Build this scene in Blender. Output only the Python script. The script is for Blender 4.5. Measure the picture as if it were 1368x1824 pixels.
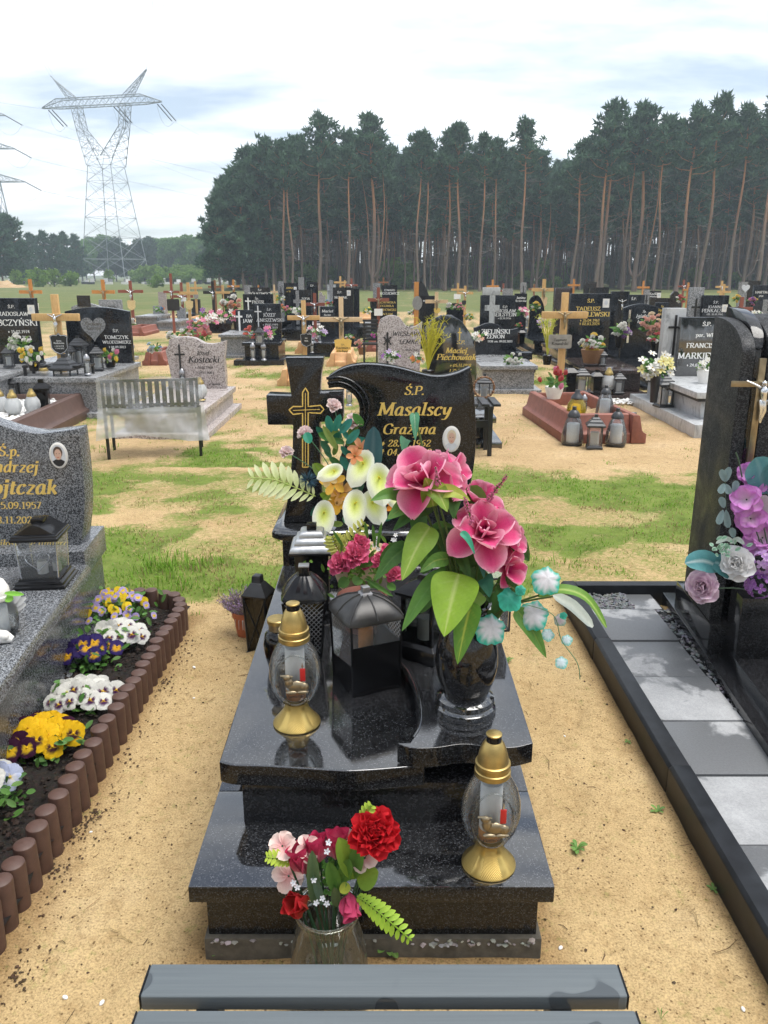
import bpy, bmesh, math, random
import numpy as np
from mathutils import Vector, Matrix, noise
PI = math.pi; rad = math.radians
R = random.Random(11)
scene = bpy.context.scene
for o in list(bpy.data.objects): bpy.data.objects.remove(o)
COL = scene.collection

# ------------------------------------------------------------------ camera
EYE = 1.69; PITCH = rad(16.5); FPX = 1423.0
cd = bpy.data.cameras.new('camera'); cam = bpy.data.objects.new('camera', cd); COL.objects.link(cam)
cam.location = (0, 0, EYE); cam.rotation_euler = (PI/2-PITCH, 0, 0)
cd.sensor_fit = 'VERTICAL'; cd.sensor_height = 24; cd.lens = 24*FPX/1824
cd.clip_start = 0.05; cd.clip_end = 9000
scene.camera = cam
# ------------------------------------------------------------------ sky, sun, exposure
CLOUD_0, CLOUD_K = 7.6, 0.9
SUN_EL, SUN_AZ = rad(73), rad(100)      # azimuth measured from +Y towards +X
w = bpy.data.worlds.new('World'); scene.world = w; w.use_nodes = True
nt = w.node_tree; N = nt.nodes; Lk = nt.links
for n in list(N): N.remove(n)
wo = N.new('ShaderNodeOutputWorld'); bg = N.new('ShaderNodeBackground'); sky = N.new('ShaderNodeTexSky')
sky.sky_type = 'NISHITA'; sky.sun_disc = False; sky.sun_elevation = SUN_EL; sky.sun_rotation = SUN_AZ
sky.air_density = 1.0; sky.dust_density = 0.7; sky.ozone_density = 1.0
tc = N.new('ShaderNodeTexCoord'); sep = N.new('ShaderNodeSeparateXYZ'); Lk.new(tc.outputs['Generated'], sep.inputs[0])
def wmath(op, a, b=None):
    m = N.new('ShaderNodeMath'); m.operation = op
    for i, v in enumerate((a, b)):
        if v is None: continue
        if isinstance(v, (int, float)): m.inputs[i].default_value = v
        else: Lk.new(v, m.inputs[i])
    return m.outputs[0]
den = wmath('ADD', wmath('MAXIMUM', sep.outputs[2], 0.0), 0.16)
cmb = N.new('ShaderNodeCombineXYZ')
Lk.new(wmath('DIVIDE', sep.outputs[0], den), cmb.inputs[0]); Lk.new(wmath('DIVIDE', sep.outputs[1], den), cmb.inputs[1])
mp = N.new('ShaderNodeMapping'); mp.inputs['Scale'].default_value = (0.62, 1.15, 1); mp.inputs['Location'].default_value = (1.9, 0.35, 0)
mp.inputs['Rotation'].default_value = (0, 0, rad(-12))
Lk.new(cmb.outputs[0], mp.inputs[0])
nz = N.new('ShaderNodeTexNoise'); nz.inputs['Scale'].default_value = 1.5; nz.inputs['Detail'].default_value = 7; nz.inputs['Roughness'].default_value = 0.55
Lk.new(mp.outputs[0], nz.inputs['Vector'])
cr = N.new('ShaderNodeValToRGB'); cr.color_ramp.elements[0].position = 0.38; cr.color_ramp.elements[1].position = 0.60
cr.color_ramp.elements[0].color = (0.2, 0.2, 0.2, 1); cr.color_ramp.elements[1].color = (0.97, 0.97, 0.97, 1)
Lk.new(nz.outputs[0], cr.inputs[0])
mx = N.new('ShaderNodeMix'); mx.data_type = 'RGBA'
Lk.new(cr.outputs[0], mx.inputs['Factor']); Lk.new(sky.outputs[0], mx.inputs['A'])
bw = N.new('ShaderNodeRGBToBW'); Lk.new(sky.outputs[0], bw.inputs[0])
lum = wmath('ADD', wmath('MULTIPLY', bw.outputs[0], CLOUD_K), CLOUD_0)
cc = N.new('ShaderNodeCombineXYZ'); Lk.new(wmath('MULTIPLY', lum, 0.975), cc.inputs[0]); Lk.new(lum, cc.inputs[1]); Lk.new(wmath('MULTIPLY', lum, 1.03), cc.inputs[2])
Lk.new(cc.outputs[0], mx.inputs['B'])
Lk.new(mx.outputs['Result'], bg.inputs['Color']); bg.inputs['Strength'].default_value = 0.078
Lk.new(bg.outputs[0], wo.inputs[0])
sl = bpy.data.lights.new('sun', 'SUN'); so = bpy.data.objects.new('sun', sl); COL.objects.link(so)
sl.energy = 2.0; sl.angle = rad(40); sl.color = (1, 0.96, 0.9)
sd = Vector((math.sin(SUN_AZ)*math.cos(SUN_EL), math.cos(SUN_AZ)*math.cos(SUN_EL), math.sin(SUN_EL)))
so.rotation_euler = sd.to_track_quat('Z', 'Y').to_euler(); so.location = sd*60
scene.view_settings.view_transform = 'Standard'; scene.view_settings.look = 'None'
scene.view_settings.exposure = 1.02; scene.view_settings.gamma = 1
cy = scene.cycles
cy.max_bounces = 8; cy.transparent_max_bounces = 24; cy.diffuse_bounces = 3; cy.glossy_bounces = 4; cy.transmission_bounces = 6; cy.volume_bounces = 0
cy.caustics_reflective = False; cy.caustics_refractive = False; cy.use_denoising = True; cy.use_adaptive_sampling = True; cy.adaptive_threshold = 0.02; cy.sample_clamp_indirect = 6

# ------------------------------------------------------------------ where things stand (measured on the ground plane, metres)
def ray(px, py):
    u = (px-684)/FPX; v = (912-py)/FPX
    return u, math.cos(PITCH)+v*math.sin(PITCH), -math.sin(PITCH)+v*math.cos(PITCH)
def gp(px, py, z=0.0):
    r = ray(px, py); t = (z-EYE)/r[2]; return Vector((r[0]*t, r[1]*t, z))
def at(px, py, Y):
    r = ray(px, py); t = Y/r[1]; return Vector((r[0]*t, Y, EYE+r[2]*t))

# ------------------------------------------------------------------ materials
MATS = {}
def nodes_of(name):
    m = bpy.data.materials.new(name); m.use_nodes = True; MATS[name] = m
    t = m.node_tree; b = t.nodes['Principled BSDF']; return m, t, b
def nd(t, typ, **kw):
    n = t.nodes.new(typ)
    for k, v in kw.items():
        if k in n.inputs.keys(): n.inputs[k].default_value = v
        else: setattr(n, k, v)
    return n
def objco(t, scale=1.0, rnd=True):
    c = nd(t, 'ShaderNodeTexCoord'); m = nd(t, 'ShaderNodeMapping')
    m.inputs['Scale'].default_value = (scale,)*3 if not isinstance(scale, tuple) else scale
    t.links.new(c.outputs['Object'], m.inputs[0]); return m.outputs[0]
def ramp(t, fac, stops):
    r = nd(t, 'ShaderNodeValToRGB'); e = r.color_ramp.elements
    while len(e) > 1: e.remove(e[-1])
    for i, (p, c) in enumerate(stops):
        x = e[0] if i == 0 else e.new(p)
        x.position = p; x.color = (*c, 1) if len(c) == 3 else c
    t.links.new(fac, r.inputs[0]); return r.outputs[0]
def noise_n(t, vec, scale, detail=4, rough=0.5, dist=0.0):
    n = nd(t, 'ShaderNodeTexNoise', Scale=scale, Detail=detail, Roughness=rough, Distortion=dist); t.links.new(vec, n.inputs['Vector']); return n.outputs[0]
def vor_n(t, vec, scale, out='Color', feat='F1'):
    n = nd(t, 'ShaderNodeTexVoronoi', Scale=scale, feature=feat); t.links.new(vec, n.inputs['Vector']); return n.outputs[out]
def bump(t, b, h, strength, dist=0.01):
    n = nd(t, 'ShaderNodeBump', Strength=strength, Distance=dist); t.links.new(h, n.inputs['Height']); t.links.new(n.outputs[0], b.inputs['Normal'])
def mixc(t, fac, a, b, mode='MIX'):
    n = nd(t, 'ShaderNodeMix', data_type='RGBA', blend_type=mode)
    for s, v in (('Factor', fac), ('A', a), ('B', b)):
        if isinstance(v, (int, float)): n.inputs[s].default_value = v
        elif isinstance(v, tuple): n.inputs[s].default_value = (*v, 1)
        else: t.links.new(v, n.inputs[s])
    return n.outputs['Result']
def simple(name, col, rough=0.5, metal=0.0, spec=0.5, var=0.12, vs=30, bmp=0.0, coat=0.0):
    m, t, b = nodes_of(name)
    v = objco(t); n = noise_n(t, v, vs, 5, 0.6)
    lo = tuple(c*(1-var) for c in col); hi = tuple(min(1, c*(1+var)) for c in col)
    t.links.new(ramp(t, n, [(0.3, lo), (0.7, hi)]), b.inputs['Base Color'])
    b.inputs['Roughness'].default_value = rough; b.inputs['Metallic'].default_value = metal; b.inputs['Specular IOR Level'].default_value = spec
    b.inputs['Coat Weight'].default_value = coat
    if bmp: bump(t, b, n, bmp, 0.004)
    return m
def granite(name, stops, scale, rough=0.1, dirt=0.25, fine=2.2, bmp=0.0, ior=1.5):
    m, t, b = nodes_of(name); v = objco(t)
    c = vor_n(t, v, scale); s = nd(t, 'ShaderNodeSeparateColor'); t.links.new(c, s.inputs[0])
    n = noise_n(t, v, scale*fine*0.35, 3, 0.7)
    a = nd(t, 'ShaderNodeMath', operation='ADD'); a.inputs[1].default_value = 0
    k = nd(t, 'ShaderNodeMath', operation='MULTIPLY'); k.inputs[1].default_value = 0.5; t.links.new(s.outputs[0], k.inputs[0])
    k2 = nd(t, 'ShaderNodeMath', operation='MULTIPLY'); k2.inputs[1].default_value = 0.5; t.links.new(n, k2.inputs[0])
    t.links.new(k.outputs[0], a.inputs[0]); t.links.new(k2.outputs[0], a.inputs[1])
    col = ramp(t, a.outputs[0], stops)
    d = noise_n(t, v, 3.5, 6, 0.65, 0.4)
    dm = nd(t, 'ShaderNodeMapRange'); dm.inputs[1].default_value = 0.45; dm.inputs[2].default_value = 0.8; dm.inputs[3].default_value = 0; dm.inputs[4].default_value = dirt
    t.links.new(d, dm.inputs[0])
    avg = stops[len(stops)//2][1]
    t.links.new(mixc(t, dm.outputs[0], col, tuple(0.5*x+0.06 for x in avg)), b.inputs['Base Color'])
    rr = nd(t, 'ShaderNodeMapRange'); rr.inputs[1].default_value = 0.35; rr.inputs[2].default_value = 0.75; rr.inputs[3].default_value = rough*0.6; rr.inputs[4].default_value = rough*(3.4 if rough < 0.1 else 2.4)
    d2 = noise_n(t, v, 14, 6, 0.7, 0.6); t.links.new(mixc(t, 0.5, d, d2) if rough < 0.1 else d, rr.inputs[0]); t.links.new(rr.outputs[0], b.inputs['Roughness'])
    b.inputs['IOR'].default_value = ior
    if bmp: bump(t, b, a.outputs[0], bmp, 0.002)
    return m
granite('black_granite', [(0.2, (0.004, 0.004, 0.005)), (0.5, (0.008, 0.008, 0.009)), (0.64, (0.018, 0.019, 0.02)), (0.75, (0.07, 0.072, 0.078))], 330, 0.05, 0.12, ior=2.2)
granite('black_granite_upright', [(0.2, (0.004, 0.004, 0.005)), (0.5, (0.008, 0.008, 0.009)), (0.66, (0.018, 0.019, 0.02)), (0.77, (0.06, 0.062, 0.068))], 330, 0.06, 0.08, ior=1.42)
granite('black_granite_deep', [(0.2, (0.005, 0.005, 0.006)), (0.55, (0.010, 0.010, 0.011)), (0.75, (0.03, 0.03, 0.033))], 200, 0.06, 0.10, ior=1.5)
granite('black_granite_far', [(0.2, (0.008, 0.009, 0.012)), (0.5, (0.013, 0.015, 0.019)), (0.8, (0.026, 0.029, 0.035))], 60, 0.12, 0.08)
granite('salt_granite', [(0.30, (0.02, 0.021, 0.024)), (0.43, (0.055, 0.058, 0.065)), (0.52, (0.12, 0.127, 0.137)), (0.68, (0.26, 0.27, 0.285))], 260, 0.16, 0.15, bmp=0.05)
granite('pink_granite', [(0.28, (0.17, 0.14, 0.13)), (0.45, (0.36, 0.31, 0.295)), (0.62, (0.50, 0.45, 0.43))], 90, 0.3, 0.2)
granite('grey_granite', [(0.28, (0.10, 0.105, 0.11)), (0.48, (0.22, 0.225, 0.23)), (0.66, (0.36, 0.36, 0.365))], 90, 0.25, 0.25)
granite('rough_granite', [(0.28, (0.008, 0.009, 0.010)), (0.5, (0.018, 0.019, 0.021)), (0.7, (0.07, 0.072, 0.076))], 240, 0.45, 0.06, bmp=0.3, ior=1.35)
granite('dark_brown_granite', [(0.25, (0.018, 0.013, 0.012)), (0.5, (0.04, 0.029, 0.026)), (0.7, (0.10, 0.075, 0.07))], 120, 0.12, 0.3)
def marble(name, base, vein):
    m, t, b = nodes_of(name); v = objco(t, (1.0, 1.0, 0.35))
    n = noise_n(t, v, 5, 8, 0.65, 2.2)
    t.links.new(ramp(t, n, [(0.3, vein), (0.46, base), (0.54, tuple(x*1.15 for x in base)), (0.72, vein)]), b.inputs['Base Color']); b.inputs['Roughness'].default_value = 0.3
marble('grey_marble', (0.44, 0.45, 0.455), (0.17, 0.175, 0.18))
simple('gold_leaf', (0.83, 0.60, 0.17), 0.38, 0.35, var=0.2, vs=400)
simple('white_letter', (0.82, 0.82, 0.8), 0.5)
simple('black_letter', (0.02, 0.02, 0.02), 0.5)
simple('dark_letter', (0.10, 0.08, 0.05), 0.5)
simple('gold_metal', (0.46, 0.335, 0.125), 0.36, 0.9, var=0.25, vs=22)
simple('bronze', (0.32, 0.26, 0.17), 0.35, 0.9, var=0.3, vs=25)
simple('silver_metal', (0.72, 0.73, 0.75), 0.22, 1.0, var=0.1)
simple('pewter', (0.34, 0.34, 0.35), 0.36, 0.8, var=0.2, vs=18)
simple('brushed_silver', (0.46, 0.47, 0.48), 0.4, 0.85, var=0.25, vs=30)
simple('black_plastic', (0.007, 0.007, 0.008), 0.2, spec=0.35, var=0.2)
simple('black_paint', (0.018, 0.018, 0.019), 0.42, var=0.3, vs=20)
simple('dark_cap', (0.05, 0.052, 0.056), 0.38, 0.3, var=0.2)
simple('dusty_roof', (0.022, 0.021, 0.02), 0.36, 0.0, var=0.35, vs=40)
simple('white_ceramic', (0.78, 0.76, 0.72), 0.3, var=0.08, vs=14)
simple('white_plastic', (0.8, 0.8, 0.78), 0.35, var=0.06)
simple('candle_sleeve', (0.72, 0.73, 0.74), 0.5, var=0.08)
simple('amber_wax', (0.62, 0.26, 0.07), 0.4, var=0.2)
simple('red_wax', (0.48, 0.02, 0.02), 0.35)
simple('yellow_wax', (0.75, 0.6, 0.06), 0.4)
simple('terracotta', (0.42, 0.12, 0.05), 0.6, var=0.15)
simple('cast_red', (0.24, 0.085, 0.058), 0.6, var=0.2, vs=14, bmp=0.15)
simple('cast_brown', (0.105, 0.062, 0.05), 0.5, var=0.18, vs=10, bmp=0.1)
simple('palisade_brown', (0.083, 0.043, 0.032), 0.55, var=0.22, vs=26, bmp=0.1)
simple('cast_orange', (0.62, 0.36, 0.17), 0.6, var=0.15, vs=10)
simple('concrete', (0.085, 0.075, 0.058), 0.9, var=0.35, vs=30, bmp=0.5)
simple('kerb_black', (0.016, 0.018, 0.021), 0.42, spec=0.25, var=0.35, vs=16, bmp=0.1)
simple('steel_lattice', (0.30, 0.33, 0.35), 0.55, 0.4)
simple('wire', (0.22, 0.24, 0.26), 0.5)
simple('white_stone', (0.72, 0.71, 0.69), 0.7, var=0.12)
simple('skin_tone', (0.62, 0.40, 0.30), 0.5, var=0.06)
simple('photo_grey', (0.62, 0.64, 0.67), 0.3, var=0.1, vs=60)
simple('photo_hair', (0.66, 0.56, 0.40), 0.4, var=0.2, vs=200)
simple('dark_cloth', (0.015, 0.014, 0.016), 0.5)
simple('brown_hair', (0.09, 0.06, 0.045), 0.5, var=0.2, vs=200)
simple('wicker', (0.20, 0.10, 0.045), 0.6, var=0.4, vs=120, bmp=0.5)
simple('bench_grey', (0.155, 0.175, 0.19), 0.42, 0.0, var=0.06, vs=6)
def wood(name, a, b_, rough=0.45):
    m, t, b = nodes_of(name); v = objco(t, (9, 9, 1.2)); n = noise_n(t, v, 5, 6, 0.6, 1.5)
    t.links.new(ramp(t, n, [(0.3, a), (0.55, b_), (0.72, a)]), b.inputs['Base Color']); b.inputs['Roughness'].default_value = rough
wood('wood_light', (0.47, 0.27, 0.10), (0.62, 0.40, 0.17)); wood('wood_orange', (0.42, 0.17, 0.045), (0.56, 0.25, 0.07)); wood('wood_pale', (0.52, 0.36, 0.2), (0.66, 0.49, 0.3))
wood('wood_red', (0.20, 0.055, 0.035), (0.28, 0.085, 0.055)); wood('wood_brown', (0.17, 0.075, 0.035), (0.26, 0.12, 0.055))
# vertex-colour driven plant matter (the colour is the pigment of petal, leaf or needle)
def plant(name, rough, trans, vs=60, spec=0.4, weave=0):
    m, t, b = nodes_of(name)
    a = nd(t, 'ShaderNodeVertexColor', layer_name='Col')
    n = noise_n(t, objco(t), vs, 3, 0.6); f = ramp(t, n, [(0.3, (0.93,)*3), (0.7, (1.05,)*3)])
    c = mixc(t, 1.0, a.outputs[0], f, 'MULTIPLY')
    t.links.new(c, b.inputs['Base Color']); b.inputs['Roughness'].default_value = rough; b.inputs['Specular IOR Level'].default_value = spec
    if weave:
        wv = noise_n(t, objco(t, (1, 1, 1)), weave, 2, 0.7); bump(t, b, wv, 0.35, 0.0012)
    tr = nd(t, 'ShaderNodeBsdfTranslucent'); t.links.new(c, tr.inputs[0])
    ms = nd(t, 'ShaderNodeMixShader'); ms.inputs[0].default_value = trans
    t.links.new(b.outputs[0], ms.inputs[1]); t.links.new(tr.outputs[0], ms.inputs[2])
    t.links.new(ms.outputs[0], t.nodes['Material Output'].inputs[0])
plant('petal', 0.75, 0.3, 260, 0.2, 700); plant('leaf', 0.5, 0.25, 120, 0.3, 420); plant('needle', 0.7, 0.3, 0.6, 0.15); plant('grass_blade', 0.6, 0.3, 3, 0.2); plant('matte_col', 0.75, 0.0, 90, 0.25)
plant('bark', 0.9, 0.0, 3.0, 0.1)
def glass(name, tint, refl=1.0, rough=0.02, bmp=0.0, bs=60, haze=0.0, hz=(0.8, 0.82, 0.82)):
    m, t, b = nodes_of(name)
    tr = nd(t, 'ShaderNodeBsdfTransparent'); tr.inputs[0].default_value = (*tint, 1)
    g = nd(t, 'ShaderNodeBsdfGlossy'); g.inputs['Roughness'].default_value = rough; g.inputs['Color'].default_value = (refl, refl, refl, 1)
    fr = nd(t, 'ShaderNodeFresnel', IOR=1.5)
    if bmp:
        n = noise_n(t, objco(t), bs, 2, 0.5); bn = nd(t, 'ShaderNodeBump', Strength=bmp, Distance=0.004); t.links.new(n, bn.inputs['Height'])
        t.links.new(bn.outputs[0], g.inputs['Normal']); t.links.new(bn.outputs[0], fr.inputs['Normal'])
    ms = nd(t, 'ShaderNodeMixShader'); t.links.new(fr.outputs[0], ms.inputs[0]); t.links.new(tr.outputs[0], ms.inputs[1]); t.links.new(g.outputs[0], ms.inputs[2])
    out = ms.outputs[0]
    if haze:
        df = nd(t, 'ShaderNodeBsdfDiffuse'); df.inputs[0].default_value = (*hz, 1)
        m2 = nd(t, 'ShaderNodeMixShader'); m2.inputs[0].default_value = haze; t.links.new(out, m2.inputs[1]); t.links.new(df.outputs[0], m2.inputs[2]); out = m2.outputs[0]
    t.links.new(out, t.nodes['Material Output'].inputs[0])
glass('clear_glass', (0.94, 0.95, 0.95), haze=0.07); glass('cast_glass', (0.9, 0.92, 0.92), 1.0, 0.03, 0.35, 130, 0.03); glass('jar_glass', (0.84, 0.86, 0.83), 1.0, 0.03, 0.12, 25, 0.10, (0.4, 0.36, 0.28))
glass('smoked_glass', (0.5, 0.52, 0.5), 1.0, 0.03); glass('frosted_glass', (0.8, 0.8, 0.8), 0.8, 0.2, 0.0, 1, 0.45)
glass('dark_glass', (0.10, 0.09, 0.09), 1.0, 0.04); glass('yellow_glass', (0.9, 0.8, 0.15), 1.0, 0.05, 0.4, 60, 0.2, (0.75, 0.6, 0.05))
glass('plastic_film', (0.92, 0.92, 0.93), 0.9, 0.15, 1.0, 16, 0.2, (0.78, 0.78, 0.79)); glass('film_skirt', (0.85, 0.85, 0.86), 0.8, 0.22, 1.0, 14, 0.42, (0.8, 0.79, 0.78))

# ------------------------------------------------------------------ mesh builder and scene tree
class MB:
    def __init__(s): s.v = []; s.f = []; s.c = []; s.col = (0.5, 0.5, 0.5); s.m = []; s.mi = 0
    def add(s, vs, fs, cols=None):
        b = len(s.v); s.v.extend([tuple(p) for p in vs]); s.f.extend([tuple(i+b for i in f) for f in fs]); s.m.extend([s.mi]*len(fs))
        s.c.extend(cols if cols else [s.col]*len(vs)); return s
    def box(s, x0, x1, y0, y1, z0, z1, M=None):
        vs = [Vector((x, y, z)) for z in (z0, z1) for y in (y0, y1) for x in (x0, x1)]
        if M: vs = [M @ p for p in vs]
        return s.add(vs, [(0, 2, 3, 1), (4, 5, 7, 6), (0, 1, 5, 4), (2, 6, 7, 3), (0, 4, 6, 2), (1, 3, 7, 5)])
    def taper(s, b, z0, t, z1, cx=0, cy=0):     # frustum with rectangular ends: b=(half x, half y), t=(half x, half y)
        vs = [(cx+i*b[0], cy+j*b[1], z0) for j in (-1, 1) for i in (-1, 1)]+[(cx+i*t[0], cy+j*t[1], z1) for j in (-1, 1) for i in (-1, 1)]
        return s.add(vs, [(0, 2, 3, 1), (4, 5, 7, 6), (0, 1, 5, 4), (2, 6, 7, 3), (0, 4, 6, 2), (1, 3, 7, 5)])
    def lathe(s, prof, n=20, c=(0, 0, 0), M=None, capb=True, capt=True, sx=1, sy=1, ph=0):
        vs = []; fs = []; k = len(prof)
        for r, z in prof:
            for i in range(n):
                a = 2*PI*i/n+ph; p = Vector((c[0]+r*math.cos(a)*sx, c[1]+r*math.sin(a)*sy, c[2]+z)); vs.append(M @ p if M else p)
        for j in range(k-1):
            for i in range(n):
                a = j*n+i; b = j*n+(i+1) % n; fs.append((a, b, b+n, a+n))
        if capb: fs.append(tuple(range(n-1, -1, -1)))
        if capt: fs.append(tuple(range((k-1)*n, k*n)))
        return s.add(vs, fs)
    def tube(s, pts, rs, n=6, cap=True):
        pts = [Vector(p) for p in pts]
        if not isinstance(rs, (list, tuple)): rs = [rs]*len(pts)
        vs = []; fs = []; prev = None
        for i, p in enumerate(pts):
            d = (pts[min(i+1, len(pts)-1)]-pts[max(i-1, 0)])
            if d.length < 1e-9: d = Vector((0, 0, 1))
            d.normalize()
            if prev is None: a = d.cross(Vector((0, 0, 1)) if abs(d.z) < 0.9 else Vector((1, 0, 0))).normalized()
            else:
                a = prev-d*prev.dot(d); a = a.normalized() if a.length > 1e-6 else d.orthogonal().normalized()
            prev = a; b = d.cross(a)
            for k in range(n):
                t = 2*PI*k/n; vs.append(p+(a*math.cos(t)+b*math.sin(t))*rs[i])
        for i in range(len(pts)-1):
            for k in range(n):
                q = i*n+k; q2 = i*n+(k+1) % n; fs.append((q, q2, q2+n, q+n))
        if cap: fs += [tuple(range(n-1, -1, -1)), tuple(range((len(pts)-1)*n, len(pts)*n))]
        return s.add(vs, fs)
    def prism(s, poly, fn, d0, d1):             # outline (a,b) swept from d0 to d1; fn(a,b,d) -> point
        n = len(poly); vs = [fn(a, b, d0) for a, b in poly]+[fn(a, b, d1) for a, b in poly]
        fs = [tuple(range(n)), tuple(range(2*n-1, n-1, -1))]+[(i, n+i, n+(i+1) % n, (i+1) % n) for i in range(n)]
        return s.add(vs, fs)
    def grid(s, fn, nu, nv, cf=None):
        vs = []; cs = []; fs = []
        for j in range(nv+1):
            for i in range(nu+1):
                vs.append(fn(i/nu, j/nv)); cs.append(cf(i/nu, j/nv) if cf else s.col)
        for j in range(nv):
            for i in range(nu):
                a = j*(nu+1)+i; fs.append((a, a+1, a+nu+2, a+nu+1))
        return s.add(vs, fs, cs)
    def xform(s, M, i0=0):
        for i in range(i0, len(s.v)): s.v[i] = tuple(M @ Vector(s.v[i]))
        return s
    def mesh(s, name, mats, smooth=35, bevel=0.0, seg=2, off=None):
        me = bpy.data.meshes.new(name)
        vs = s.v if off is None else [(a-off[0], b-off[1], c-off[2]) for a, b, c in s.v]
        me.from_pydata(vs, [], s.f)
        mats = mats if isinstance(mats, (list, tuple)) else [mats]
        for k in mats: me.materials.append(MATS[k])
        if len(mats) > 1: me.polygons.foreach_set('material_index', s.m)
        ca = me.color_attributes.new('Col', 'FLOAT_COLOR', 'POINT')
        ca.data.foreach_set('color', [x for c in s.c for x in (c[0], c[1], c[2], 1.0)])
        bm = bmesh.new(); bm.from_mesh(me)
        if bevel:
            bmesh.ops.recalc_face_normals(bm, faces=bm.faces[:])
            ed = [e for e in bm.edges if len(e.link_faces) == 2 and e.calc_face_angle(0) > 0.5]
            bmesh.ops.bevel(bm, geom=ed, offset=bevel, segments=seg, affect='EDGES', profile=0.6, clamp_overlap=True)
        else: bmesh.ops.recalc_face_normals(bm, faces=bm.faces[:])
        bm.to_mesh(me); bm.free()
        if smooth:
            me.polygons.foreach_set('use_smooth', [True]*len(me.polygons)); me.set_sharp_from_angle(angle=rad(smooth))
        me.update(); return me
    def build(s, name, mats, parent=None, smooth=35, bevel=0.0, seg=2, world=False):
        if world and parent is not None: s.xform(root_mat(parent).inverted())
        o = bpy.data.objects.new(name, s.mesh(name, mats, smooth, bevel, seg)); COL.objects.link(o)
        if parent is not None: o.parent = parent
        return o
def side_material(o, mat):
    '''upright faces of a slab take the second stone finish'''
    o.data.materials.append(MATS[mat]); o.data.polygons.foreach_set('material_index', [1 if abs(p.normal.z) < 0.45 else 0 for p in o.data.polygons]); o.data.update(); return o
def root_mat(o):
    M = Matrix.Identity(4)
    while o is not None: M = o.matrix_basis @ M; o = o.parent
    return M
def tag(o, label=None, cat=None, group=None, kind=None):
    if label: o['label'] = label
    if cat: o['category'] = cat
    if group: o['group'] = group
    if kind: o['kind'] = kind
    return o
def thing(name, label, cat, loc=(0, 0, 0), rz=0.0, group=None, scale=1.0):
    o = bpy.data.objects.new(name, None); COL.objects.link(o); o.empty_display_size = 0.1
    o.location = loc; o.rotation_euler = (0, 0, rz); o.scale = (scale,)*3
    return tag(o, label, cat, group)
def inst(name, me, parent=None, loc=(0, 0, 0), rot=(0, 0, 0), scale=1.0):
    o = bpy.data.objects.new(name, me); COL.objects.link(o); o.location = loc; o.rotation_euler = rot
    o.scale = (scale,)*3 if isinstance(scale, (int, float)) else scale
    if parent is not None: o.parent = parent
    return o
def lerp(a, b, t): return tuple(x+(y-x)*t for x, y in zip(a, b))
def jit(c, k=0.1, r=R): f = 1+r.uniform(-k, k); return tuple(max(0, x*f*(1+r.uniform(-k, k)*0.4)) for x in c)
def catmull(P, sub=5, closed=False):
    out = []; n = len(P)
    rng = range(n if closed else n-1)
    for i in rng:
        g = (lambda k: P[k % n]) if closed else (lambda k: P[min(max(k, 0), n-1)])
        p0, p1, p2, p3 = g(i-1), g(i), g(i+1), g(i+2)
        for j in range(sub):
            t = j/sub
            out.append(tuple(0.5*((2*b)+(-a+c)*t+(2*a-5*b+4*c-d)*t*t+(-a+3*b-3*c+d)*t**3) for a, b, c, d in zip(p0, p1, p2, p3)))
    if not closed: out.append(tuple(P[-1]))
    return out
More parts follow.
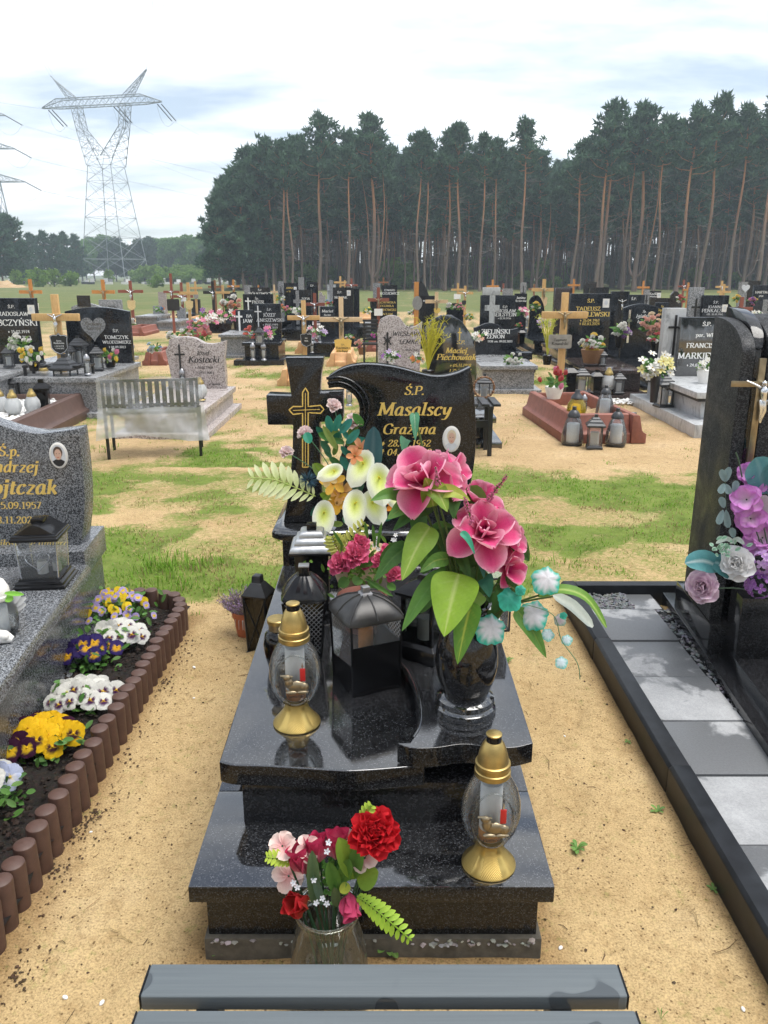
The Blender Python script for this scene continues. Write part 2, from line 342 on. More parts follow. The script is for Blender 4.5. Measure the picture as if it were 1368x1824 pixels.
# ------------------------------------------------------------------ lettering: a broad-nib serif drawn stroke by stroke
GL = {
'A': (8.4, "L.8,0 4.2,10;L4.2,10 7.7,0;L2,3.6 6.4,3.6;S.8,0;S7.7,0"), 'B': (7.2, "L1.6,0 1.6,10;C1.6,10 4,10 5.6,9 5.6,6.6 4,5.4 1.6,5.3;C1.6,5.3 4.6,5.2 6.4,3.8 6.2,1.2 4.2,0 1.6,0;S1.2,0;S1.2,10"),
'C': (7.6, "C6.9,7.6 5.8,9.6 3.8,9.9 1.5,8.2 .9,5 1.5,1.8 3.8,.1 5.9,.5 7,2.4;L6.9,7.6 6.9,9.8"), 'D': (8.2, "L1.6,0 1.6,10;C1.6,10 4.6,10 6.9,8 7.4,5 6.9,2 4.6,0 1.6,0;S1.2,0;S1.2,10"),
'E': (6.6, "L1.6,0 1.6,10;L1.2,10 6,10;L5.9,10 5.9,8.2;L1.6,5.3 4.9,5.3;L1.2,0 6.2,0;L6.1,0 6.1,1.9;S1.2,0;S1.2,10"), 'F': (6.2, "L1.6,0 1.6,10;L1.2,10 6,10;L5.9,10 5.9,8.2;L1.6,5.1 4.9,5.1;S1.6,0;S1.2,10"),
'G': (8.2, "C7,7.6 5.8,9.6 3.8,9.9 1.5,8.2 .9,5 1.5,1.8 3.8,.1 5.9,.4 7.1,1.2;L7.1,.6 7.1,4.4;S6.9,4.4"), 'H': (8.8, "L1.6,0 1.6,10;L7.1,0 7.1,10;L1.6,5.2 7.1,5.2;S1.6,0;S1.6,10;S7.1,0;S7.1,10"),
'I': (3.4, "L1.7,0 1.7,10;S1.7,0;S1.7,10"), 'J': (4.2, "C2.9,10 2.9,5 2.8,1 1.9,-1.2 .4,-1.2;S2.9,10"), 'K': (8, "L1.6,0 1.6,10;L6.3,10 1.8,4.8;L3.1,6 7.2,0;S1.6,0;S1.6,10;S6.3,10;S7.2,0"),
'L': (6.2, "L1.6,0 1.6,10;L1.2,0 6,0;L5.9,0 5.9,2;S1.6,10"), 'M': (10.4, "L1.5,0 1.7,10;L1.7,10 5.1,1;L5.1,1 8.5,10;L8.5,10 8.8,0;S1.5,0;S1.4,10;S8.8,0;S8.9,10"), 'N': (8.8, "L1.6,0 1.6,10;L1.6,10 7.1,0;L7.1,0 7.1,10;S1.6,0;S1.2,10;S7.1,10"),
'O': (8.6, "C4.3,9.9 1.6,8.2 .9,5 1.6,1.8 4.3,.1 7,1.8 7.7,5 7,8.2 4.3,9.9"), 'P': (7, "L1.6,0 1.6,10;C1.6,10 4.4,10 6.2,8.8 6.2,6 4.4,4.7 1.6,4.6;S1.6,0;S1.2,10"), 'R': (7.8, "L1.6,0 1.6,10;C1.6,10 4.4,10 6,8.9 6,6.3 4.4,5.1 1.6,5;L3.6,5 7,0;S1.6,0;S1.2,10;S7.1,0"),
'S': (6.4, "C5.4,8 4.6,9.6 3,9.9 1.2,9 1.2,7 3.1,5.5 5,4.2 5.6,2.4 4.6,.5 2.8,.1 1.3,.7 .8,2.4;L5.5,7.8 5.5,9.8;L.8,.2 .8,2.2"), 'T': (7.4, "L3.7,0 3.7,10;L.5,10 6.9,10;L.6,10 .6,8.2;L6.8,10 6.8,8.2;S3.7,0"),
'U': (8.4, "C1.6,10 1.6,5 1.8,1.6 4.2,.1 6.5,1.6 6.8,5 6.8,10;S1.6,10;S6.8,10"), 'V': (8, "L.7,10 4,0;L4,0 7.3,10;S.8,10;S7.2,10"), 'W': (11.4, "L.7,10 3.4,0;L3.4,0 5.7,9;L5.7,9 8,0;L8,0 10.7,10;S.8,10;S10.6,10"),
'Y': (7.8, "L.7,10 3.9,4.8;L7.1,10 3.9,4.8;L3.9,4.8 3.9,0;S.8,10;S7,10;S3.9,0"), 'Z': (7, "L.9,10 6.2,10;L6.2,10 .8,0;L.8,0 6.4,0;L1,10 1,8.2;L6.3,0 6.3,1.9"), 'X': (7.8, "L.9,10 7,0;L6.8,10 .8,0"),
'a': (5.8, "C4.4,6.2 2.8,6.7 1.2,5 .8,2.4 1.7,.3 3.2,.6 4.4,2.6;C4.4,6.5 4.4,3 4.5,.8 5.1,.2 5.8,.9"), 'b': (6, "C1.3,10.2 1.3,5 1.3,.6;C1.3,4.6 2.8,6.5 4.6,6 5.2,3.6 4.4,.8 2.6,.1 1.3,.9"),
'c': (5, "C4.4,5.2 3.6,6.5 1.9,6 .8,3.4 1.3,.9 2.8,.1 4.6,1.4"), 'd': (6, "C4.6,6.2 2.9,6.7 1.3,5 .8,2.4 1.7,.3 3.2,.6 4.6,2.6;C4.6,10.2 4.6,4 4.7,.8 5.6,.5"), 'e': (5.2, "C1,3.5 3,3.7 4.5,4.6 4.2,6.2 2.7,6.5 1.2,5 .9,2.4 2,.2 3.6,.3 4.7,1.4"),
'f': (3.8, "C4.3,9.6 3.2,10.2 2.3,9 2.1,5 2,0;L.6,6.2 3.8,6.2"), 'g': (5.8, "C4.4,6.2 2.8,6.7 1.2,5 1,3 2,1.5 3.4,2 4.4,3.6;C4.5,6.5 4.5,1 4,-2.4 2.2,-3.2 .6,-2.2"), 'h': (6.2, "L1.4,0 1.4,10.2;C1.4,4.4 3,6.5 4.6,6 4.7,3 4.7,.6 5.8,.6"),
'i': (3, "L1.5,.2 1.5,6.5;D1.5,9;S1.1,6.4;S1.8,.1"), 'j': (3, "C1.7,6.5 1.7,1 1.4,-2.4 -.2,-3.1;D1.7,9;S1.3,6.4"), 'k': (5.8, "L1.4,0 1.4,10.2;C1.4,3.2 3.4,4.4 4.4,6.4;L2.8,3.9 5.4,0;S1.2,10"), 'l': (3, "L1.5,.2 1.5,10.2;S1.2,10;S1.8,.1"),
'm': (9.2, "L1.3,0 1.3,6.5;C1.3,4.4 3,6.6 4.4,6 4.5,3 4.5,0;C4.5,4.4 6.2,6.6 7.6,6 7.7,3 7.7,.6 8.8,.6;S.9,6.3"), 'n': (6.2, "L1.3,0 1.3,6.5;C1.3,4.2 3,6.6 4.6,6 4.7,3 4.7,.6 5.8,.6;S.9,6.3"), 'o': (5.6, "C2.8,6.5 1.2,5.4 .8,3.2 1.4,.9 2.8,.1 4.3,1.2 4.8,3.4 4.2,5.6 2.8,6.5"),
'p': (6, "L1.4,-3.3 1.4,6.5;C1.4,4.6 2.8,6.6 4.6,6 5.2,3.6 4.4,.8 2.6,.1 1.4,.9;S1,6.3;S1.4,-3.2"), 'r': (4.6, "L1.4,0 1.4,6.5;C1.4,4 2.6,6.2 4.2,6.2;S1,6.3"), 's': (4.6, "C3.9,5.4 3,6.5 1.6,6.2 1.2,4.8 2.4,3.6 3.7,2.4 3.6,.8 2.2,.1 .8,.9"),
't': (3.8, "C2,8.6 1.7,4 1.6,1 2.4,.2 3.6,.9;L.6,6.2 3.7,6.2"), 'u': (6.2, "C1.2,6.4 1.2,3 1.4,.9 2.6,.2 4.5,2.4;C4.6,6.5 4.6,3 4.7,.7 5.8,.6;S.9,6.3"), 'w': (8, "C.9,6.4 1.2,3 1.9,.3 3.4,1.4 4.2,4;C4.3,6 4.2,2 5,.3 6.6,1.6 7.3,5.6"), 'y': (5.6, "C1,6.4 1.2,3.4 2,1.2 3.6,2 4.5,5;C4.7,6.5 4.3,1 3,-2.6 .8,-3"), 'z': (5, "L.9,6.2 4.4,6.2;L4.4,6.2 .8,.2;L.8,.2 4.6,.2"),
'0': (6.2, "C3.1,9.9 1.2,8 .8,5 1.2,2 3.1,.1 5,2 5.4,5 5,8 3.1,9.9"), '1': (5, "L2.8,0 2.8,10;L2.8,10 1.2,8.6;S2.8,0"), '2': (6, "C.9,7.6 1.5,9.5 3.2,9.9 4.9,8.6 4.5,6.2 2.6,3.2 .8,.2;L.8,.2 5.5,.2;L5.4,0 5.4,1.6"), '3': (5.8, "C.9,8.4 2.4,9.9 4.4,9.2 4.5,6.8 2.4,5.4;C2.4,5.4 4.8,5 5.2,2.4 3.8,.3 1.8,.2 .7,1.4"),
'4': (6.2, "L4,0 4,10;L4,10 .6,3.2;L.6,3.2 5.8,3.2"), '5': (5.8, "L1.4,9.8 5,9.8;L1.4,9.8 1.2,5.6;C1.2,5.6 3.4,6.4 5.1,4.8 5,2 3.2,.2 .8,.8"), '6': (6, "C4.8,9.6 2.4,8.6 1,5.4 1,2.2 2.6,.2 4.4,.8 5.2,3 4.2,5.4 2.6,5.6 1.1,4"), '7': (5.8, "L.8,9.8 5.4,9.8;L5.4,9.8 2.2,0"), '8': (6, "C3,9.9 1.3,8.8 1.4,6.8 3,5.2 4.8,3.4 4.8,1.2 3,.1 1.2,1.2 1.2,3.4 3,5.2 4.6,6.8 4.7,8.8 3,9.9"), '9': (6, "C1.2,.4 3.6,1.4 5,4.6 5,7.8 3.4,9.8 1.6,9.2 .8,7 1.8,4.6 3.4,4.4 4.9,6"),
'.': (2.6, "D1.2,.5"), ',': (2.6, "L1.4,.8 .8,-1.4"), '-': (4, "L.6,3.6 3.4,3.6"), '*': (5, "L2.4,1 2.4,7;L.2,4 4.6,4;L1,2.4 3.8,5.6;L3.8,2.4 1,5.6"), '+': (5, "L2.4,0 2.4,9.6;L.4,6.6 4.4,6.6"), ' ': (3.2, ""), ':': (2.6, "D1.2,.6;D1.2,5"), '/': (4, "L.4,0 3.4,10")}
for ch, base, ex in (('Ś', 'S', "L3,11 4.4,13"), ('ś', 's', "L2,7.6 3.4,9.6"), ('Ń', 'N', "L4,11 5.4,13"), ('ń', 'n', "L2.6,7.6 4,9.6"), ('Ż', 'Z', "D3.4,12"), ('ż', 'z', "D2.6,8.6"), ('ó', 'o', "L2.6,7.6 4,9.6"), ('Ó', 'O', "L4,11 5.4,13"), ('ł', 'l', "L.2,4 2.9,6"), ('Ł', 'L', "L.2,4 3.6,6.2"), ('ć', 'c', "L2.4,7.6 3.8,9.6")):
    GL[ch] = (GL[base][0], GL[base][1]+";"+ex)
WX = 1.2
def text_width(s, h, track=0.0): return WX*sum(GL.get(c, GL['-'])[0]+track for c in s)*h/10
def letters(mb, s, h, fn, italic=0.0, bold=1.5, thin=0.55, track=0.3, align='c', sub=4, z0=0.0):
    """draws s with cap height h; fn(x, y, lift) maps text space to the stone"""
    W = text_width(s, h, track); x = -W/2 if align == 'c' else 0.0; k = h/10; kx = k*WX; lift = z0
    for ch in s:
        adv, d = GL.get(ch, GL['-'])
        for st in d.split(';'):
            if not st: continue
            P = [tuple(float(q) for q in p.split(',')) for p in st[1:].split()]
            if st[0] == 'D':
                cx, cy_ = P[0]; rr = bold*0.55; P = [(cx-rr, cy_), (cx+rr, cy_)]; wf = lambda a: rr*1.9
            elif st[0] == 'S':
                cx, cy_ = P[0]; off = 0.28 if cy_ < 1 else (-0.28 if cy_ > 9 else 0); P = [(cx-1.35*bold/1.5, cy_+off), (cx+1.35*bold/1.5, cy_+off)]; wf = lambda a: thin*1.05
            else:
                if st[0] == 'C': P = catmull(P, sub)
                wf = lambda a: thin+(bold-thin)*abs(math.sin(a-0.18))
            vs = []; n = len(P); lift += 0.00004
            for i in range(n):
                a = P[max(i-1, 0)]; b = P[min(i+1, n-1)]; dx, dy = b[0]-a[0], b[1]-a[1]; L_ = math.hypot(dx, dy) or 1
                wv = wf(math.atan2(dy, dx))/2; nx, ny = -dy/L_*wv, dx/L_*wv
                for sg in (1, -1):
                    X = P[i][0]+nx*sg; Y = P[i][1]+ny*sg
                    vs.append(fn(x+X*kx+italic*Y*k, Y*k, lift))
            mb.add(vs, [(2*i, 2*i+1, 2*i+3, 2*i+2) for i in range(n-1)])
        x += (adv+track)*kx
    return mb
def inscription(parent, lines, fn, mat, name='inscription', world=True):
    """lines: (text, height, x, y, italic, bold); every line of writing is a part of its own"""
    for (s, h, x, y, it, bo) in lines:
        mb = MB(); letters(mb, s, h, (lambda a, b, l, x=x, y=y: fn(a+x, b+y, l+0.0012)), it, bo, sub=4 if h > 0.03 else 3)
        mb.build(name, mat, parent, smooth=0, world=world)

# ------------------------------------------------------------------ ground: one sheet to the horizon
def fbm(x, y, s, o=4):
    return noise.fractal(Vector((x*s, y*s, 3.7)), 1.0, 2.0, o)
def sstep(a, b, x):
    t = min(1.0, max(0.0, (x-a)/(b-a))); return t*t*(3-2*t)
def grass_amount(x, y):
    """how much grass grows at a spot of the cemetery (0..1)"""
    n = fbm(x, y, 0.9)*0.75+fbm(x+9, y, 3.1)*0.55
    g = 0.0
    # the strip behind the first row of graves
    g = max(g, sstep(4.05, 4.5, y+0.25*n)*(1-sstep(6.6, 7.8, y+0.8*n))*(0.85+0.5*n)*(1-0.9*sstep(3.2, 4.2, abs(x-0.2))*0.0))
    b = sstep(7.4, 9.5, y)*(0.30+0.95*n)
    b *= 1-0.75*sstep(-1.2, 0.2, x)*(1-sstep(3.6, 5, x))*(1-sstep(12, 14, y))*sstep(6.9, 7.6, y)
    g = max(g, b)
    if y > 7.2 and -2.2 < x < 1.0 and y < 18: g = max(g, 0.30+0.9*n)
    far = sstep(30, 46, y+3*n)*(0.75+0.4*n); g = max(g, far)
    left = sstep(5.5, 9.5, -x-y*0.16)*sstep(17, 24, y)*(0.85+0.4*n); g = max(g, left)
    if y < 14: g *= 0.42+0.62*sstep(-0.30, 0.10, fbm(x+5, y*1.2, 1.5, 4))
    if y < 4.0: g = 0
    if y < 60: g -= 0.6*math.exp(-((x+1.75)**2/0.35+(y-5.45)**2/0.12))+0.45*math.exp(-((x-2.3)**2/1.5+(y-7.6)**2/0.5))
    return min(1, max(0, g))
FP = random.Random(3); FOOT = []
for _ in range(46):
    fx = FP.choice((FP.uniform(-0.9, -0.55), FP.uniform(0.5, 0.9), FP.uniform(-2, 3))); fy = FP.uniform(1.3, 4.0) if abs(fx) < 1 else FP.uniform(7, 9.5); FOOT.append((fx, fy, FP.uniform(-0.5, 0.5)))
def dents(x, y):
    z = 0
    for fx, fy, fa in FOOT:
        if abs(x-fx) < 0.2 and abs(y-fy) < 0.25:
            dx, dy = (x-fx)*math.cos(fa)+(y-fy)*math.sin(fa), -(x-fx)*math.sin(fa)+(y-fy)*math.cos(fa); q = (dx/0.05)**2+(dy/0.13)**2; z += -0.011*math.exp(-q**2)+0.005*math.exp(-(q-1.7)**2*2)
    return z
def gz(x, y):
    k = 0.026*sstep(0.28, 0.05, max(-0.46-x, x-0.40, 0)+abs(min(0, y-1.52))*1.2) if 1.25 < y < 4 and -0.8 < x < 0.75 else 0
    return gz0(x, y)+k+(dents(x, y) if y < 10 else 0)
def gz0(x, y):
    d = max(0.25, 1-max(0, y-8)*0.03) if y < 35 else 0.2
    return (fbm(x, y, 1.1, 3)*0.014+fbm(x, y, 5.5, 2)*0.007+abs(fbm(x+3, y, 9.0, 2))*0.006)*d-0.014
def axis(fine0, fine1, step, far, grow=1.17):
    a = list(np.arange(fine0, fine1+1e-6, step)); s = step; x = fine1
    while x < far: s *= grow; x += s; a.append(x)
    s = step; x = fine0
    while x > -far: s *= grow; x -= s; a.insert(0, x)
    return a
xs = axis(-2.4, 2.6, 0.036, 5000); ys = axis(0.6, 8.2, 0.036, 5000, 1.06)
def darker(x, y):
    '''sand is darker and browner along the stone edges and the palisade'''
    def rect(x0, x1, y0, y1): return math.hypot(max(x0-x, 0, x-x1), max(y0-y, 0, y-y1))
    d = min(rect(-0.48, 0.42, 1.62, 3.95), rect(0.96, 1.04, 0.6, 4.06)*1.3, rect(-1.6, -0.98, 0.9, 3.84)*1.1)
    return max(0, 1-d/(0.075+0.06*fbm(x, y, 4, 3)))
gv = []; gg = []; gd = []
for y in ys:
    for x in xs:
        gv.append((x, y, gz(x, y) if abs(x) < 300 and -5 < y < 300 else -0.012)); gg.append(grass_amount(x, y) if y > 0 else 0); gd.append(darker(x, y) if abs(x) < 3 and 0 < y < 6 else 0)
nx = len(xs)
gf = [(j*nx+i, j*nx+i+1, (j+1)*nx+i+1, (j+1)*nx+i) for j in range(len(ys)-1) for i in range(nx-1)]
me = bpy.data.meshes.new('ground'); me.from_pydata(gv, [], gf)
at_ = me.attributes.new('grass', 'FLOAT', 'POINT'); at_.data.foreach_set('value', gg); at_ = me.attributes.new('darker', 'FLOAT', 'POINT'); at_.data.foreach_set('value', gd)
me.polygons.foreach_set('use_smooth', [True]*len(gf))
m, t, b = nodes_of('sand')
pos = nd(t, 'ShaderNodeNewGeometry').outputs['Position']
n1 = noise_n(t, pos, 1.3, 6, 0.6); n2 = noise_n(t, pos, 170, 3, 0.7); n3 = noise_n(t, pos, 22, 5, 0.7)
sandc = ramp(t, n1, [(0.3, (0.40, 0.28, 0.135)), (0.55, (0.49, 0.355, 0.18)), (0.75, (0.54, 0.41, 0.235))])
grain = ramp(t, n2, [(0.3, (0.5,)*3), (0.5, (0.98,)*3), (0.7, (1.22,)*3)])
sandc = mixc(t, 1.0, sandc, grain, 'MULTIPLY')
sandc = mixc(t, 0.55, sandc, ramp(t, n3, [(0.32, (0.62, 0.56, 0.5)), (0.5, (1,)*3), (0.7, (1.06,)*3)]), 'MULTIPLY')
vd = nd(t, 'ShaderNodeTexVoronoi', Scale=85.0); t.links.new(pos, vd.inputs['Vector'])
vs_ = nd(t, 'ShaderNodeSeparateColor'); t.links.new(vd.outputs['Color'], vs_.inputs[0])
def tm(op, a, b_):
    q = nd(t, 'ShaderNodeMath', operation=op)
    for i, v in enumerate((a, b_)):
        if isinstance(v, (int, float)): q.inputs[i].default_value = v
        else: t.links.new(v, q.inputs[i])
    return q.outputs[0]
crumb = tm('MULTIPLY', tm('LESS_THAN', vd.outputs['Distance'], 0.27), tm('GREATER_THAN', vs_.outputs[0], 0.80))
sandc = mixc(t, tm('MULTIPLY', crumb, 0.75), sandc, (0.10, 0.055, 0.025))
da = nd(t, 'ShaderNodeAttribute', attribute_name='darker'); sandc = mixc(t, tm('MULTIPLY', da.outputs['Fac'], 0.8), sandc, mixc(t, 1.0, sandc, (0.55, 0.47, 0.40), 'MULTIPLY'))
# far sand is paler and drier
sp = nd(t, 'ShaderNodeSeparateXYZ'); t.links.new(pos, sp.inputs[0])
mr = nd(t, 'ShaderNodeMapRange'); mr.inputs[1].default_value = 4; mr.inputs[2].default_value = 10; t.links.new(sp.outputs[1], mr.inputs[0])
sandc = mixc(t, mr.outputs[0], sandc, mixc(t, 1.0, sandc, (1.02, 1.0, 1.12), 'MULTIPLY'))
ga = nd(t, 'ShaderNodeAttribute', attribute_name='grass')
n4 = noise_n(t, pos, 5, 6, 0.75); n5 = noise_n(t, pos, 0.5, 4, 0.6)
soilc = ramp(t, n4, [(0.3, (0.13, 0.085, 0.04)), (0.55, (0.25, 0.165, 0.075)), (0.75, (0.30, 0.21, 0.10))])
grc = ramp(t, n4, [(0.3, (0.065, 0.125, 0.015)), (0.55, (0.12, 0.205, 0.03)), (0.75, (0.17, 0.23, 0.055))])
near = mixc(t, 0.78, soilc, grc)
farg = ramp(t, noise_n(t, pos, 0.16, 7, 0.7), [(0.3, (0.17, 0.16, 0.065)), (0.5, (0.115, 0.145, 0.05)), (0.7, (0.21, 0.19, 0.09))])
fr_ = nd(t, 'ShaderNodeMapRange'); fr_.inputs[1].default_value = 14; fr_.inputs[2].default_value = 30; t.links.new(sp.outputs[1], fr_.inputs[0])
gcol = mixc(t, fr_.outputs[0], near, farg)
gm = nd(t, 'ShaderNodeMapRange'); gm.inputs[1].default_value = 0.12; gm.inputs[2].default_value = 0.62
n6 = noise_n(t, pos, 38, 4, 0.7)
t.links.new(tm('ADD', tm('ADD', ga.outputs['Fac'], tm('MULTIPLY', tm('SUBTRACT', n6, 0.5), 1.3)), tm('MULTIPLY', tm('SUBTRACT', n4, 0.5), 0.9)), gm.inputs[0])
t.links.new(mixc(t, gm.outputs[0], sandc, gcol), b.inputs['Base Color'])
b.inputs['Roughness'].default_value = 0.95; b.inputs['Specular IOR Level'].default_value = 0.15
bump(t, b, tm('ADD', tm('MULTIPLY', n2, 0.35), tm('ADD', n3, tm('MULTIPLY', crumb, 0.3))), 0.9, 0.012)
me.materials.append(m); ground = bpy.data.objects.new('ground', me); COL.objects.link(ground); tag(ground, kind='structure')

# ------------------------------------------------------------------ grass
def blades(name, pts, label, mat='grass_blade'):
    """pts: rows of (x, y, z, height, lean dir, lean, width, r, g, b)"""
    P = np.array(pts, dtype=np.float64); n = len(P)
    x, y, z, h, a, ln, w_, = P[:, 0], P[:, 1], P[:, 2], P[:, 3], P[:, 4], P[:, 5], P[:, 6]
    dx, dy = np.cos(a), np.sin(a); sx, sy = -dy*w_/2, dx*w_/2
    V = np.zeros((n, 5, 3))
    V[:, 0] = np.stack([x-sx, y-sy, z], 1); V[:, 1] = np.stack([x+sx, y+sy, z], 1)
    mx_, my = x+dx*ln*h*0.35, y+dy*ln*h*0.35
    V[:, 2] = np.stack([mx_+sx*0.8, my+sy*0.8, z+h*0.6], 1); V[:, 3] = np.stack([mx_-sx*0.8, my-sy*0.8, z+h*0.6], 1)
    V[:, 4] = np.stack([x+dx*ln*h, y+dy*ln*h, z+h*(1-0.25*ln)], 1)
    b0 = np.arange(n)*5
    me = bpy.data.meshes.new(name); me.vertices.add(n*5); me.vertices.foreach_set('co', V.reshape(-1))
    li = np.stack([b0, b0+1, b0+2, b0+3, b0+3, b0+2, b0+4], 1).reshape(-1).astype(np.int32)
    me.loops.add(n*7); me.loops.foreach_set('vertex_index', li)
    me.polygons.add(n*2); ls = np.stack([np.arange(n)*7, np.arange(n)*7+4], 1).reshape(-1).astype(np.int32)
    me.polygons.foreach_set('loop_start', ls)
    me.update(calc_edges=True); me.validate()
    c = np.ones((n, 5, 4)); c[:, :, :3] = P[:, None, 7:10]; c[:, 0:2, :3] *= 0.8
    ca = me.color_attributes.new('Col', 'FLOAT_COLOR', 'POINT'); ca.data.foreach_set('color', c.reshape(-1))
    me.materials.append(MATS[mat]); o = bpy.data.objects.new(name, me); COL.objects.link(o)
    return tag(o, label, 'grass', kind='stuff')
rg = random.Random(5); pts = []
def tuft(x, y, n, h, spread, green=1.0):
    z = gz(x, y)-0.004
    for _ in range(n):
        u = rg.random()
        c = lerp((0.13, 0.29, 0.02), (0.25, 0.41, 0.055), u) if rg.random() < green else lerp((0.34, 0.25, 0.11), (0.42, 0.34, 0.17), u)
        pts.append((x+rg.gauss(0, spread), y+rg.gauss(0, spread), z, h*rg.uniform(0.5, 1.3), rg.uniform(0, 2*PI), rg.uniform(0.1, 0.9), rg.uniform(0.0025, 0.005)*(1+y*0.09), *c))
for _ in range(42000):
    y = 4.0+(rg.random()**1.25)*16; x = rg.uniform(-1, 1)*(2.2+y*0.5)
    g = grass_amount(x, y)
    if fbm(x*1.0, y*1.0, 3.3, 3)*0.7+g < rg.uniform(0.2, 0.95): continue
    green = 0.12+0.85*sstep(-0.3, 0.35, fbm(x+31, y, 1.1, 3))
    tuft(x, y, int(4+5*rg.random()), rg.uniform(0.013, 0.03)*(1+0.02*y), 0.022+0.002*y, green)
for (px, py, k, h) in ((300, 1010, 22, 0.1), (320, 1040, 16, 0.09), (345, 1000, 14, 0.08), (480, 1045, 12, 0.06), (440, 1055, 12, 0.05), (380, 1075, 6, 0.03), (985, 1000, 8, 0.05), (185, 800, 9, 0.05), (880, 790, 6, 0.04)):
    q = gp(px, py)
    for _ in range(k): tuft(q.x+rg.gauss(0, 0.09), q.y+rg.gauss(0, 0.08), 7, h, 0.03, 0.9)
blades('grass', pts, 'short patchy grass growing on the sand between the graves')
# ------------------------------------------------------------------ the near graves
def inset(poly, d):
    n = len(poly); out = []; A = sum(poly[i][0]*poly[(i+1) % n][1]-poly[(i+1) % n][0]*poly[i][1] for i in range(n)); sg = 1 if A > 0 else -1
    for i in range(n):
        p0, p1, p2 = Vector(poly[i-1]), Vector(poly[i]), Vector(poly[(i+1) % n])
        e1 = (p1-p0).normalized(); e2 = (p2-p1).normalized()
        n1 = Vector((-e1.y, e1.x))*sg; n2 = Vector((-e2.y, e2.x))*sg
        m_ = n1+n2; q = max(0.35, 1+n1.dot(n2)); out.append(tuple(p1+m_*(d/q)))
    x0, x1 = min(p[0] for p in poly)+d, max(p[0] for p in poly)-d; y1 = max(p[1] for p in poly)-d
    return [(min(max(a, x0), x1), min(b_, y1)) for a, b_ in out]
def slab_loops(mb, poly, loops):
    """a slab from an outline: loops of (inset, z) from bottom to top, closed with caps"""
    n = len(poly); vs = []
    for d, z in loops: vs += [(a, b_, z) for a, b_ in inset(poly, d)]
    fs = [tuple(range(n-1, -1, -1)), tuple(range((len(loops)-1)*n, len(loops)*n))]
    for j in range(len(loops)-1): fs += [(j*n+i, j*n+(i+1) % n, (j+1)*n+(i+1) % n, (j+1)*n+i) for i in range(n)]
    return mb.add(vs, fs)
def pxpoly(P, Y): return [(at(x, y, Y).x, at(x, y, Y).z) for x, y in P]
def xz(y0, sgn=1):                       # (a, b, depth) -> point of an upright plate whose front is at y0
    return lambda a, b_, d: (a, y0+d, b_)
def oval_portrait(parent, c, rx, rz, y, hair, cloth, backg='photo_grey', tilt=0):
    """oval porcelain photograph with a plain stand-in face; c=(x, z) on a stone front at y"""
    def disc(cx, cz, ax, az, yy, n=28): return [(cx+ax*math.cos(2*PI*i/n), yy, cz+az*math.sin(2*PI*i/n)) for i in range(n)]
    mb = MB(); a = disc(c[0], c[1], rx, rz, y+0.001); b_ = disc(c[0], c[1], rx, rz, y-0.006); b2 = disc(c[0], c[1], rx*0.86, rz*0.9, y-0.009); n = 28
    mb.add(a+b_+b2, [(i, (i+1) % n, n+(i+1) % n, n+i) for i in range(n)]+[(n+i, n+(i+1) % n, 2*n+(i+1) % n, 2*n+i) for i in range(n)]+[tuple(range(2*n, 3*n))])
    o = mb.build('portrait', 'white_ceramic', parent, world=True)
    def flat(nm, pts, mat, k):
        q = MB(); q.add([(p[0], y-0.0095-k*0.0004, p[1]) for p in pts], [tuple(range(len(pts)))]); return q.build(nm, mat, o, smooth=0, world=True)
    E_ = lambda cx, cz, ax, az, n=20, a0=0, a1=2*PI: [(cx+ax*math.cos(a0+(a1-a0)*i/n), cz+az*math.sin(a0+(a1-a0)*i/n)) for i in range(n)]
    flat('picture', E_(c[0], c[1], rx*0.8, rz*0.85), backg, 0)
    sh = [(c[0]+rx*0.78*math.cos(a), c[1]+rz*0.83*math.sin(a)) for a in [PI+0.55+(PI-1.1)*i/14 for i in range(15)]]
    flat('shoulders', sh+[(c[0]+rx*0.3, c[1]-rz*0.28), (c[0]-rx*0.3, c[1]-rz*0.28)], cloth, 1)
    flat('hair', E_(c[0], c[1]+rz*0.26, rx*0.50, rz*0.46), hair, 2)
    flat('face', E_(c[0]+tilt, c[1]+rz*0.10, rx*0.38, rz*0.42), 'skin_tone', 3)
    for sx_ in (-1, 1): flat('eye', E_(c[0]+tilt+sx_*rx*0.15, c[1]+rz*0.16, rx*0.06, rz*0.03, 8), 'brown_hair', 4)
    flat('mouth', E_(c[0]+tilt, c[1]-rz*0.12, rx*0.13, rz*0.025, 8), 'red_wax', 4)
    return o

# ---- the polished black grave in the middle
g = thing('granite_grave', 'polished black granite grave with wavy headstone, stone cross and gold lettering in the foreground', 'grave', (-0.03, 1.62, 0))
mb = MB(); mb.box(-0.458, 0.402, 1.638, 3.92, -0.06, 0.074)
o = mb.build('foundation', 'concrete', g, bevel=0.006, world=True)
MB().box(-0.448, 0.389, 1.652, 3.9, 0.074, 0.203).build('plinth', 'black_granite_upright', g, bevel=0.003, world=True)
MB().box(-0.482, 0.42, 1.619, 2.0, 0.203, 0.25).build('base_slab', 'black_granite', g, bevel=0.004, world=True)
for xa, xb in ((-0.482, -0.378), (0.322, 0.42)): MB().box(xa, xb, 2.002, 3.95, 0.203, 0.25).build('base_slab', 'black_granite', g, bevel=0.004, world=True)
MB().box(-0.384, 0.33, 1.861, 3.42, 0.2485, 0.376).build('riser', 'black_granite_deep', g, bevel=0.002, world=True)
front = catmull([(-0.443, 1.868), (-0.40, 1.852), (-0.32, 1.848), (-0.20, 1.836), (-0.09, 1.826), (0.02, 1.838), (0.11, 1.852)], 5)
mb = MB(); mb.prism(front+[(0.112, 3.38), (-0.458, 3.38)], lambda a, b_, d: (a, b_, d), 0.374, 0.4375)
mb.build('cover_slab', 'black_granite', g, smooth=50, bevel=0.022, seg=5, world=True)
